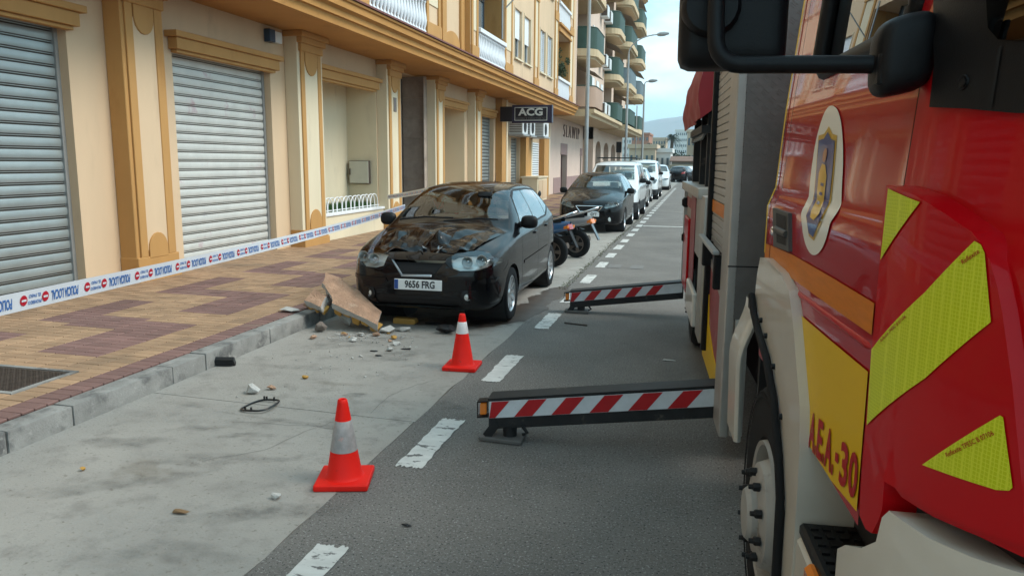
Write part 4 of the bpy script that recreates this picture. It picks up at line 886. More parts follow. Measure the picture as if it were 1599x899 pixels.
    # lamps and grilles on the front
    for poly in P.get('headlights', []):
        for sgn in (1, -1):
            po = [(x*sgn, z) for x, z in poly]
            fs = cut(bm, lambda f: f.calc_center_median().y < P.get('hl_y', .75) and f.calc_center_median().x*sgn > .1 and (f.normal.y < -.08 or abs(f.normal.x) > .3) and f.normal.z > -.4, po, (0, 2))
            bm.normal_update(); inner = take(bm, fs, -.07, keep=True); lens = take(bm, fs)
            o = rawobj(lens, 'headlight', 'lens', root); rawobj(inner, 'housing', 'lamp_inner', o)
            cs = [(sum(p[0] for p in po)/len(po) + dx*sgn, sum(p[1] for p in po)/len(po) + dz) for dx, dz in ((-.07, -.005), (.07, .01))]
            for c in cs:
                h = bvh.ray_cast(Vector((c[0], -1, c[1])), Vector((0, 1, 0)))
                if h[0]:
                    b = MB(); b.lathe([(0, .055), (.02, .05), (.042, .03), (.056, .0), (.06, .0)], h[0] + Vector((0, .012, 0)), (0, 1, 0), 18); b.build('reflector', 'lamp_inner', o, 50, world=False)
                    b = MB(); b.lathe([(0, -.028), (.014, -.018), (.016, .02)], h[0] + Vector((0, .05, 0)), (0, 1, 0), 10); b.build('bulb', 'chrome', o, 50, world=False)
    for nm, poly, mt, off in P.get('front', []):
        fs = cut(bm, lambda f: f.calc_center_median().y < .6 and f.normal.y < -.15, poly, (0, 2)); bm.normal_update(); rawobj(take(bm, fs, off), nm, mt, root)
    for nm, poly, mt, off in P.get('rear', []):
        for po in ([poly, [(-x, z) for x, z in poly]] if min(p[0] for p in poly) > 0 else [poly]):
            fs = cut(bm, lambda f: f.calc_center_median().y > L_-.7 and (f.normal.y > .15 or abs(f.normal.x) > .5), po, (0, 2)); bm.normal_update(); rawobj(take(bm, fs, off), nm, mt, root)
    if P.get('lower'):     # unpainted lower cladding
        z_, mt = P['lower']; fs = cut(bm, lambda f: f.calc_center_median().z < z_+.2, [(-1, -1), (L_+1, -1), (L_+1, z_), (-1, z_)], (1, 2)); rawobj(take(bm, fs), 'bumper', mt, root)
    if P.get('hood'):
        fs = cut(bm, lambda f: f.normal.z > .25 and f.calc_center_median().y < P['hood'][2][1]+.2, P['hood'], (0, 1)); hb = take(bm, fs); P['hood_fn'](hb, root)
    bmesh.ops.delete(bm, geom=[v for v in bm.verts if not v.link_faces], context='VERTS')
    bm.to_mesh(me); bm.free(); me.materials.append(MT[P['paint']]); sharp(me, 38); link('body', me, root, world=False)
    # seams
    for sgn in (1, -1):
        s = MB()
        for path in P.get('seams', []): ribbon(bvh, path, 'x', 2.*sgn, .006, .0015, m=s)
        if s.v: rawobj(s, 'door_seam', 'seam', root)
        s = MB()
        for path in P.get('window_trim', []): ribbon(bvh, path, 'x', 2.*sgn, .022, .003, m=s)
        if s.v: rawobj(s, 'window_seal', 'plastic_black', root)
        for (hy, hz_) in P.get('handles', []):
            h = bvh.ray_cast(Vector((2*sgn, hy, hz_)), Vector((-sgn, 0, 0)))
            if h[0]: b = MB(); b.obox(h[0] + Vector((.012*sgn, 0, 0)), (.012, 0, 0), (0, .085, 0), (0, 0, .015)); b.build('door_handle', P['paint'], root, 40, .008, 2, world=False)
        ym, zm_ = P['mirror']; h = bvh.ray_cast(Vector((2*sgn, ym, zm_)), Vector((-sgn, 0, 0)))
        if h[0]:
            b = MB(); c = h[0] + Vector((.115*sgn, -.02, .03)); prof = []
            for i in range(9):
                t = i/8; prof.append(t)
            def ell(u, v): 
                a = u*2*math.pi; e = (v-.5)*math.pi; ce = abs(math.cos(e))**.6
                return c + Vector((.102*ce*math.copysign(abs(math.cos(a))**.7, math.cos(a)), .065*math.sin(e)*(1 if math.sin(e) < 0 else .45), .078*ce*math.copysign(abs(math.sin(a))**.7, math.sin(a))))
            b.grid(ell, 20, 12); mo = b.build('wing_mirror', P.get('mirror_m', 'plastic_black'), root, 60, world=False)
            b = MB(); b.tube([h[0], c + Vector((-.06*sgn, 0, -.03))], [.035, .025], 8); b.build('stalk', 'plastic_black', mo, 40, world=False)
    for path in P.get('front_seams', []):
        s = ribbon(bvh, path, 'y', -1., .007, .0015)
        if s.v: rawobj(s, 'panel_seam', 'seam', root)
    # wheels, wells
    W = P['W']
    for yw in P['wheels']:
        for sgn in (1, -1):
            add_wheel(root, W, sgn*(interp(K['w'], yw)-.105), yw, P['wr_']-.002, sgn > 0)
            b = MB(); b.lathe([(P['wr_']+.036, sgn*.36), (P['wr_']+.034, sgn*(interp(K['w'], yw)-.02))], (0, yw, P['wr_']), (1, 0, 0), 24); b.lathe([(0, sgn*.36), (P['wr_']+.036, sgn*.36)], (0, yw, P['wr_']), (1, 0, 0), 24); b.build('wheel_arch', 'dark_void', root, world=False)
    b = MB(); b.box(-.7, .7, .5, L_-.4, interp(K['bot'], L_/2)+.02, interp(K['bot'], L_/2)+.06); b.build('floor_pan', 'dark_void', root, world=False)
    if P.get('interior', True):
        yc = P['seat_y']; zc = P.get('seat_z', .35)
        for sx in (-.36, .36):
            b = MB(); b.box(sx-.24, sx+.24, yc, yc+.5, zc, zc+.16); b.obox((sx, yc+.56, zc+.42), (.23, 0, 0), (0, .07, 0), (0, .07, .30)); b.obox((sx, yc+.66, zc+.83), (.12, 0, 0), (0, .045, 0), (0, .01, .085)); b.build('seat', 'seat_cloth', root, 60, .04, 3, world=False)
        b = MB(); b.box(-.55, .55, yc+.95, yc+1.4, zc, zc+.16); b.obox((0, yc+1.5, zc+.40), (.56, 0, 0), (0, .06, 0), (0, .08, .28)); b.build('rear_seat', 'seat_cloth', root, 60, .04, 3, world=False)
        rz_ = interp(K['top'], yc+.7)-.10; b = MB(); b.box(-.46, .46, yc+.1, yc+1.35, rz_, rz_+.012); b.build('headlining', 'headlining', root, world=False)
        for s_i in (-1, 1): b = MB(); b.box(s_i*.70-.01, s_i*.70+.01, yc-.3, yc+1.3, zc, zc+.5); b.build('door_card', 'headlining', root, world=False)
        yd = P['dash_y']; zd = P['dash_z']; b = MB(); b.prism([(yd-.35, zd-.02), (yd+.12, zd), (yd+.2, zd-.08), (yd+.12, zd-.35), (yd-.35, zd-.35)], 'x', -.66, .66); b.build('dashboard', 'dash', root, 40, .02, 2, world=False)
        b = MB(); c = Vector((.36, yd+.33, zd-.04)); ax_ = Vector((0, 1, .45)).normalized(); u = Vector((1, 0, 0)); v = ax_.cross(u)
        b.tube([c + (u*math.cos(2*math.pi*i/20) + v*math.sin(2*math.pi*i/20))*.18 for i in range(21)], .014, 7, caps=False); b.obox(c, u*.17, v*.03, ax_*.015); b.tube([c, c - ax_*.3], .03, 8); b.build('steering_wheel', 'plastic_black', root, 50, world=False)
    return bvh
def plate(root, text, c, tilt=0., w_=.52, h_=.11, rear=False, two=False):
    s = 1 if not rear else -1
    b = MB(); b.box(-w_/2, w_/2, -.006, .006, -h_/2, h_/2); o = b.build('number_plate', 'plate_white', root, 30, .004, world=False, loc=c, rot=(tilt, 0, 0 if not rear else math.pi))
    b = MB(); b.box(-w_/2+.004, -w_/2+.044, -.009, -.0062, -h_/2+.006, h_/2-.006); b.build('euro_band', 'plate_blue', o, world=False)
    if not text.strip(): return o
    me = setmat(textmesh(text, h_*.92, .0008, .0030, .80), 'plate_ink'); link('lettering', me, o, loc=(.022, -.0075, 0), rot=(R(90), 0, 0), world=False); return o
# ---------------------------------------------------------------- damaged black hatchback
root = thing('parked_car', 'black hatchback with a crumpled bonnet standing behind the orange cones', 'car', (-2.79, 7.36, 0), R(.6), group='cars parked along the kerb')
hatchK = dict(
 w=[(0, .38), (.015, .52), (.05, .635), (.11, .715), (.20, .77), (.34, .805), (.6, .83), (1.0, .845), (2.0, .850), (3.0, .845), (3.4, .83), (3.65, .79), (3.82, .71), (3.91, .60), (3.95, .45)],
 top=[(0, .62), (.03, .695), (.10, .765), (.20, .812), (.5, .90), (.85, .965), (1.06, 1.0), (1.14, 1.03), (1.45, 1.22), (1.78, 1.375), (1.95, 1.41), (2.4, 1.44), (2.9, 1.432), (3.3, 1.395), (3.45, 1.35), (3.6, 1.20), (3.75, 1.02), (3.84, .92), (3.91, .82), (3.95, .66)],
 belt=[(0, .57), (.1, .69), (.2, .735), (.5, .815), (.85, .87), (1.1, .905), (2.0, .94), (3.0, .985), (3.5, 1.0), (3.7, .95), (3.85, .85), (3.95, .62)],
 wr=[(0, .2), (.05, .42), (.2, .60), (.5, .69), (1.0, .735), (1.14, .725), (1.45, .655), (1.8, .575), (2.4, .565), (3.2, .545), (3.6, .53), (3.9, .45)],
 cam=[(0, .03), (.2, .05), (.6, .065), (1.0, .055), (1.14, .04), (1.5, .05), (1.9, .055), (3.3, .05), (3.6, .03), (3.95, .02)],
 bot=[(0, .33), (.03, .255), (.12, .215), (.4, .20), (3.3, .20), (3.7, .25), (3.9, .33), (3.95, .40)])
hatchK['top'] = [(a, .30 + (b-.30)*1.045) for a, b in hatchK['top']]; hatchK['belt'] = [(a, .30 + (b-.30)*1.05) for a, b in hatchK['belt']]
WH = wheel_mesh(.300, .20, 12, .205)
def crush(hb, root):
    bm = bmesh.new(); vs = [bm.verts.new(v) for v in hb.v]
    for f in hb.f: bm.faces.new([vs[i] for i in f])
    st = .033
    for i in range(-24, 25): bmesh.ops.bisect_plane(bm, geom=bm.verts[:]+bm.edges[:]+bm.faces[:], plane_co=(i*st, 0, 0), plane_no=(1, .15, 0), dist=1e-5)
    for i in range(0, 36): bmesh.ops.bisect_plane(bm, geom=bm.verts[:]+bm.edges[:]+bm.faces[:], plane_co=(0, i*st, 0), plane_no=(-.12, 1, 0), dist=1e-5)
    r = random.Random(21)
    ridges = [((-.28, .10), (.10, .42), .06, .12), ((.10, .42), (.42, .90), .045, .13), ((-.28, .10), (-.45, .62), .055, .12), ((.16, .10), (.10, .42), .035, .10), ((.10, .42), (-.25, .75), .05, .13), ((-.45, .62), (-.25, .95), .02, .1), ((.12, .14), (.40, .22), .035, .07), ((-.10, .30), (-.38, .36), -.05, .08), ((-.05, .52), (.08, .80), -.03, .1), ((.02, .14), (-.10, .26), .04, .06), ((.10, .40), (.22, .30), .03, .06), ((-.20, .20), (-.05, .30), .035, .04), ((.0, .36), (.12, .22), .03, .04)]
    def seg(p, a, b):
        ax_, ay = a; bx, by = b; dx, dy = bx-ax_, by-ay; t = max(0, min(1, ((p[0]-ax_)*dx + (p[1]-ay)*dy)/(dx*dx+dy*dy))); return math.hypot(p[0]-ax_-dx*t, p[1]-ay-dy*t)
    for v in bm.verts:
        x, y = v.co.x, v.co.y; fall = smoothstep(1.0, .70, y)*smoothstep(.70, .60, abs(x)); d = 0.
        d -= .085*math.exp(-((x+.02)/.27)**2 - ((y-.26)/.22)**2); d -= .05*math.exp(-((x+.36)/.2)**2 - ((y-.40)/.25)**2)
        for a, b, hgt, wd in ridges:
            q = seg((x, y), a, b); d += .72*hgt*max(0, 1 - q/wd)
        d += .010*math.sin(x*26 + y*17)*math.sin(y*22 - x*9)*smoothstep(.75, .35, y)
        v.co.z += d*fall + .012*fall; v.co.y += .07*fall*math.exp(-((x+.02)/.3)**2)*smoothstep(.35, .1, y)
    bmesh.ops.recalc_face_normals(bm, faces=bm.faces)
    ext = bmesh.ops.extrude_face_region(bm, geom=bm.faces[:])
    for g_ in ext['geom']:
        if isinstance(g_, bmesh.types.BMVert): g_.co.z += .004
    bmesh.ops.triangulate(bm, faces=bm.faces[:]); bmesh.ops.recalc_face_normals(bm, faces=bm.faces)
    me = bpy.data.meshes.new('bonnet'); bm.to_mesh(me); bm.free(); me.materials.append(MT['paint_black']); sharp(me, 48); o = link('bonnet', me, root, world=False, label='crumpled black bonnet folded up at the front')
    t = MB(); r2 = random.Random(3)
    for k in range(9):
        a = r2.uniform(-.1, .22); b_ = r2.uniform(.14, .40); c = Vector((a, b_, .80 + b_*.12)); d1 = Vector((r2.gauss(0, 1), r2.gauss(0, 1), r2.gauss(0, .4))).normalized()*r2.uniform(.02, .06); d2 = d1.cross(Vector((0, 0, 1))).normalized()*.012
        t.add([c-d1-d2, c+d1-d2*.3, c+d1*.8+d2+Vector((0, 0, .02)), c-d1*.6+d2], [(0, 1, 2, 3)])
    t.build('torn_metal', 'bare_metal', o, None, world=False)
def eng(bm): pass
bvh = car(dict(L=3.95, n=84, K=hatchK, paint='paint_black', W=WH, wheels=(.80, 3.26), wr_=.30, ws_y=(1.1, 1.85),
    windscreen=[(-.675, 1.095), (.675, 1.095), (.55, 1.405), (-.55, 1.405)], rear_glass=[(-.52, 1.10), (.52, 1.10), (.46, 1.34), (-.46, 1.34)], rg_y=3.3,
    side_glass=[[(1.42, .992), (2.20, 1.012), (2.20, 1.392), (1.92, 1.392), (1.75, 1.315), (1.48, 1.10)], [(2.26, 1.015), (2.98, 1.042), (2.98, 1.382), (2.26, 1.392)], [(3.03, 1.05), (3.36, 1.14), (3.24, 1.355), (3.03, 1.377)]],
    headlights=[[(.345, .785), (.375, .665), (.46, .642), (.64, .650), (.76, .672), (.815, .705), (.80, .735), (.70, .805), (.56, .828), (.40, .815)]], hl_y=.8,
    front=[('grille', [(-.30, .735), (.30, .735), (.17, .565), (-.17, .565)], 'dark_void', -.05), ('lower_intake', [(-.50, .375), (.50, .375), (.44, .262), (-.44, .262)], 'plastic_black', -.02)],
    rear=[('tail_light', [(.50, .78), (.74, .80), (.74, 1.0), (.56, .98)], 'tail_red', .004)],
    hood=[(-.50, .14), (.50, .14), (.735, 1.02), (-.735, 1.02), (-.66, .45)][:4], hood_fn=crush,
    seams=[[(1.30, .30), (1.26, .55), (1.32, .86), (1.42, .95)], [(2.22, .26), (2.22, .97)], [(2.98, .60), (3.02, .98)], [(1.32, .30), (2.22, .255), (2.80, .28), (2.95, .5), (2.98, .62)], [(.45, .60), (.60, .66), (.62, .70)]],
    window_trim=[[(1.41, .987), (2.2, 1.005), (2.98, 1.033), (3.38, 1.135)], [(1.41, .987), (1.75, 1.325), (1.93, 1.402), (2.6, 1.401), (3.25, 1.366), (3.38, 1.135)]],
    handles=[(2.08, .88), (2.85, .91)], mirror=(1.46, 1.02), seat_y=1.75, seat_z=.33, dash_y=1.45, dash_z=.96,
    front_seams=[[(-.80, .66), (-.40, .63), (-.31, .70)], [(.80, .66), (.40, .63), (.31, .70)], [(-.62, .44), (-.30, .425), (.30, .425), (.62, .44)]]), root)
plate(root, '9656 FRG', (0.015, -.012, .485), R(-4))
for sx in (-.54, .54):
    h = bvh.ray_cast(Vector((sx, -1, .375)), Vector((0, 1, 0))); b = MB(); b.lathe([(0, .003), (.024, .0), (.030, -.006), (.036, .004)], h[0], (sx*.9, -1, 0), 18); o = b.build('fog_lamp', 'lamp_inner', root, 50, world=False)
    b = MB(); b.lathe([(.036, .004), (.065, .0), (.075, -.01)], h[0], (sx*.9, -1, 0), 18); b.build('bezel', 'plastic_black', o, 40, world=False)
b = MB(); b.tube([(-.60, 1.08, 1.07), (-.30, 1.13, 1.105), (.05, 1.12, 1.10)], .010, 6); b.tube([(-.05, 1.05, 1.065), (.35, 1.11, 1.10), (.58, 1.13, 1.095)], .010, 6); b.build('wiper', 'plastic_black', root, 40, world=False)
b = MB(); b.lathe([(0, 0), (.02, 0), (.01, .04), (.004, .05), (.003, .17), (0, .17)], (0, 3.25, 1.44), (0, .5, 1), 8); b.build('antenna', 'plastic_black', root, 40, world=False)
b = MB(); b.obox((-.02, .03, .575), (.17, 0, .004), (0, .008, 0), (0, .01, .012)); b.obox((-.235, .05, .650), (.012, 0, .0), (0, .01, 0), (-.065, .02, .085)); b.obox((.235, .06, .640), (.010, 0, .0), (0, .01, 0), (.06, .02, .075)); b.build('grille_frame', 'bare_metal', root, 40, .004, world=False)
b = MB(); b.tube([(-.33, .22, .62), (.0, .2, .60), (.33, .24, .63)], .03, 8); b.box(-.32, .32, .25, .5, .3, .64); b.build('radiator', 'dark_void', root, world=False)
for sx in (-1, 1):
    st_ = ppatch(bvh, [(sx*.32, .50), (sx*.78, .515), (sx*.80, .555), (sx*.34, .545)] if sx > 0 else [(sx*.34, .545), (sx*.80, .555), (sx*.78, .515), (sx*.32, .50)], 'y', -1., .010); rawobj(st_, 'bumper_strip', 'paint_black', root, 60)
    sm = ppatch(bvh, [(1.36, .565), (2.92, .60), (2.92, .64), (1.36, .605)], 'x', 2.*sx, .008); rawobj(sm, 'side_moulding', 'paint_black', root, 60)
m = MB(); m.obox((.30, 1.60, 1.36), (.09, 0, 0), (0, .012, 0), (0, .01, .03)); m.build('interior_mirror', 'plastic_black', root, 40, .01, world=False)
# ---------------------------------------------------------------- second black hatchback
def scaled(K, sy, sz, sw): return {k: [(a*sy, b*(sz if k in ('top', 'belt', 'bot', 'cam') else sw)) for a, b in v] for k, v in K.items()}
root = thing('parked_car', 'black hatchback with open trapezoid grille parked behind the two scooters', 'car', (-2.62, 18.95, 0), 0, group='cars parked along the kerb')
K2 = scaled(hatchK, 4.05/3.95, 1.0, .995)
def lift(hb, root): rawobj(hb, 'bonnet', 'paint_black', root)
bvh = car(dict(L=4.05, n=60, K=K2, paint='paint_black', W=WH, wheels=(.82, 3.29), wr_=.30, ws_y=(1.1, 1.9), glass='car_glass',
    windscreen=[(-.675, 1.095), (.675, 1.095), (.555, 1.405), (-.555, 1.405)], rear_glass=[(-.52, 1.06), (.52, 1.06), (.46, 1.30), (-.46, 1.30)], rg_y=3.3,
    side_glass=[[(1.45, .992), (2.26, 1.012), (2.26, 1.392), (1.97, 1.392), (1.79, 1.315), (1.51, 1.10)], [(2.32, 1.015), (3.06, 1.042), (3.06, 1.382), (2.32, 1.392)]],
    headlights=[[(.36, .655), (.42, .625), (.62, .665), (.775, .735), (.785, .765), (.72, .81), (.55, .775), (.40, .71)]], hl_y=.9,
    front=[('grille', [(-.33, .67), (.33, .67), (.22, .545), (-.22, .545)], 'plastic_black', -.02), ('lower_intake', [(-.45, .36), (.45, .36), (.40, .262), (-.40, .262)], 'plastic_black', -.02)],
    rear=[('tail_light', [(.50, .78), (.74, .80), (.74, 1.0), (.56, .98)], 'tail_red', .004)],
    seams=[[(1.33, .30), (1.29, .55), (1.35, .86), (1.45, .95)], [(2.28, .26), (2.28, .97)]], handles=[(2.15, .88)], mirror=(1.50, .985), seat_y=1.8, seat_z=.30, dash_y=1.48, dash_z=.93,
    front_seams=[[(-.70, .75), (-.40, .665), (.40, .665), (.70, .75)], [(-.62, .43), (.62, .43)]]), root)
plate(root, '         GYT', (-.0, -.012, .475), R(-4))
b = MB()
for s_i in (-1, 1): b.tube([(s_i*.335, .018, .675), (s_i*.225, .0, .54)], .010, 6)
b.tube([(-.225, .0, .54), (.225, .0, .54)], .010, 6); b.tube([(-.335, .018, .677), (.335, .018, .677)], .010, 6); b.build('grille_frame', 'chrome', root, 40, world=False)
for sx in (-.54, .54):
    h = bvh.ray_cast(Vector((sx, -1, .36)), Vector((0, 1, 0))); b = MB(); b.lathe([(0, .004), (.035, .0), (.06, -.006)], h[0], (sx*.9, -1, 0), 14); b.build('fog_lamp', 'lamp_inner', root, 50, world=False)
# ---------------------------------------------------------------- vans and far cars
vanK = dict(
 w=[(0, .32), (.02, .50), (.06, .63), (.14, .73), (.28, .80), (.5, .845), (1.0, .865), (3.6, .865), (4.1, .85), (4.28, .80), (4.34, .7), (4.38, .55)],
 top=[(0, .70), (.04, .80), (.12, .88), (.3, .97), (.7, 1.07), (.95, 1.13), (1.05, 1.18), (1.4, 1.48), (1.72, 1.70), (1.95, 1.78), (2.6, 1.81), (3.8, 1.80), (4.1, 1.77), (4.22, 1.70), (4.3, 1.4), (4.35, .95), (4.38, .7)],
 belt=[(0, .64), (.12, .82), (.3, .90), (.7, .98), (1.05, 1.04), (2.0, 1.07), (4.0, 1.08), (4.25, 1.05), (4.33, .85), (4.38, .62)],
 wr=[(0, .25), (.1, .52), (.3, .66), (.9, .74), (1.05, .75), (1.4, .73), (1.75, .68), (2.2, .67), (4.1, .67), (4.25, .64), (4.38, .5)],
 cam=[(0, .03), (.3, .06), (.9, .06), (1.2, .05), (1.8, .07), (4.1, .07), (4.38, .03)],
 bot=[(0, .34), (.03, .27), (.15, .22), (.5, .21), (3.9, .21), (4.25, .28), (4.38, .4)])
def vehicle(name, lb, loc, K, kind, paint, sy=1., sz=1., sw=1., lower=None, rz=0., glass='dark_glass', text=None, cat='car', n=48):
    root = thing(name, lb, cat, loc, rz, group='cars parked along the kerb' if rz == 0 else 'cars at the end of the street')
    KK = scaled(K, sy, sz, sw); L_ = KK['w'][-1][0]; W = wheel_mesh(.31, .2, 7, .2)
    if kind == 'van':
        P = dict(wheels=(.86*sy, 3.55*sy), wr_=.31, ws_y=(1.0*sy, 1.85*sy), windscreen=[(-.66*sw, 1.22*sz), (.66*sw, 1.22*sz), (.60*sw, 1.66*sz), (-.60*sw, 1.66*sz)], rear_glass=[(-.5, 1.15*sz), (.5, 1.15*sz), (.5, 1.6*sz), (-.5, 1.6*sz)], rg_y=4.0*sy,
            side_glass=[[(1.32*sy, 1.10*sz), (2.15*sy, 1.12*sz), (2.15*sy, 1.66*sz), (1.78*sy, 1.66*sz), (1.5*sy, 1.46*sz)], [(2.25*sy, 1.12*sz), (3.1*sy, 1.12*sz), (3.1*sy, 1.64*sz), (2.25*sy, 1.66*sz)]],
            headlights=[[(.42*sw, .76*sz), (.50*sw, .70*sz), (.72*sw, .74*sz), (.80*sw, .88*sz), (.76*sw, .95*sz), (.55*sw, .87*sz)]], hl_y=.9, front=[('grille', [(-.38, .72*sz), (.38, .72*sz), (.34, .62*sz), (-.34, .62*sz)], 'plastic_black', -.02)],
            mirror=(1.42*sy, 1.16*sz), seat_y=1.75*sy, seat_z=.5*sz, dash_y=1.4*sy, dash_z=1.12*sz, seams=[[(1.2*sy, .4), (1.22*sy, 1.05*sz)], [(2.2*sy, .35), (2.2*sy, 1.1*sz)]], handles=[(2.05*sy, 1.0*sz)],
            rear=[('tail_light', [(.66*sw, .85*sz), (.80*sw, .85*sz), (.80*sw, 1.3*sz), (.70*sw, 1.3*sz)], 'tail_red', .004)])
    else:
        P = dict(wheels=(.80*sy, 3.26*sy), wr_=.31, ws_y=(1.1*sy, 1.85*sy), windscreen=[(-.675*sw, 1.095*sz), (.675*sw, 1.095*sz), (.55*sw, 1.405*sz), (-.55*sw, 1.405*sz)], rear_glass=[(-.54*sw, 1.04*sz), (.54*sw, 1.04*sz), (.47*sw, 1.31*sz), (-.47*sw, 1.31*sz)], rg_y=3.3*sy,
            side_glass=[[(1.42*sy, .992*sz), (2.20*sy, 1.012*sz), (2.20*sy, 1.392*sz), (1.92*sy, 1.392*sz), (1.75*sy, 1.315*sz)], [(2.26*sy, 1.015*sz), (2.98*sy, 1.042*sz), (2.98*sy, 1.382*sz), (2.26*sy, 1.392*sz)]],
            headlights=[[(.40*sw, .60*sz), (.60*sw, .590*sz), (.775*sw, .66*sz), (.74*sw, .725*sz), (.49*sw, .68*sz)]], hl_y=.8, front=[('grille', [(-.30, .64*sz), (.30, .64*sz), (.24, .56*sz), (-.24, .56*sz)], 'plastic_black', -.02), ('lower_intake', [(-.45, .375), (.45, .375), (.40, .28), (-.40, .28)], 'plastic_black', -.02)],
            mirror=(1.46*sy, .985*sz), seat_y=1.75*sy, seat_z=.3, dash_y=1.45*sy, dash_z=.93*sz, seams=[[(1.3*sy, .3), (1.36*sy, .9*sz)], [(2.22*sy, .26), (2.22*sy, .97*sz)]], handles=[(2.08*sy, .88*sz)],
            rear=[('tail_light', [(.44*sw, .76*sz), (.74*sw, .80*sz), (.74*sw, .96*sz), (.50*sw, .92*sz)], 'tail_red', .004)])
    P.update(L=L_, n=n, K=KK, paint=paint, W=W, glass=glass, interior=True)
    if lower: P['lower'] = lower
    bv = car(P, root)
    if text:
        h = bv.ray_cast(Vector((0, -1, .47)), Vector((0, 1, 0))); plate(root, text, (0, h[0].y-.01, .47))
    return root, bv
v, bv = vehicle('parked_van', 'white van with black lower bumper and roof bars behind the second black hatchback', (-2.62, 23.3, 0), vanK, 'van', 'paint_white', lower=(.56, 'plastic_black'), text=' ', cat='van', glass='car_glass')
b = MB()
for yy in (2.05, 3.4): b.tube([(-.62, yy, 1.84), (-.62, yy, 1.90), (.62, yy, 1.90), (.62, yy, 1.84)], .018, 6)
b.tube([(-.62, 1.95, 1.90), (-.62, 3.8, 1.90)], .018, 6); b.tube([(.62, 1.95, 1.90), (.62, 3.8, 1.90)], .018, 6); b.build('roof_bar', 'plastic_black', v, world=False)
vehicle('parked_car', 'dark grey car mostly hidden behind the white van with roof bars', (-2.75, 28.1, 0), hatchK, 'hatch', 'paint_grey', 1.0, 1.0, 1.0, glass='car_glass')
vehicle('parked_car', 'small white hatchback between the two white vans', (-2.82, 32.6, 0), hatchK, 'hatch', 'paint_white', .93, 1.05, .96, glass='car_glass')
vehicle('parked_van', 'taller plain white van beyond the small white hatchback', (-2.75, 37.0, 0), vanK, 'van', 'paint_white', 1.12, 1.05, 1.04, lower=(.50, 'plastic_black'), cat='van', glass='car_glass')
vehicle('parked_car', 'last white car in the row, nearest the end of the street', (-2.7, 50.5, 0), hatchK, 'hatch', 'paint_white', 1.05, 1.10, 1.05, glass='car_glass')
vehicle('parked_car', 'black car seen from behind in front of the graffiti wall', (-.95, 76.5, 0), hatchK, 'hatch', 'paint_black', 1.1, 1.0, 1.04, rz=math.pi - .25, glass='dark_glass')
vehicle('parked_car', 'silver car just behind the black car at the end of the street', (.35, 80.2, 0), hatchK, 'hatch', 'paint_white', 1.1, .98, 1.02, rz=math.pi - .45, glass='dark_glass')
vehicle('parked_car', 'dark blue car at the end of the street beside the fire engine', (1.75, 77.5, 0), hatchK, 'hatch', 'paint_navy', 1.1, 1.0, 1.04, rz=math.pi - .2, glass='dark_glass')
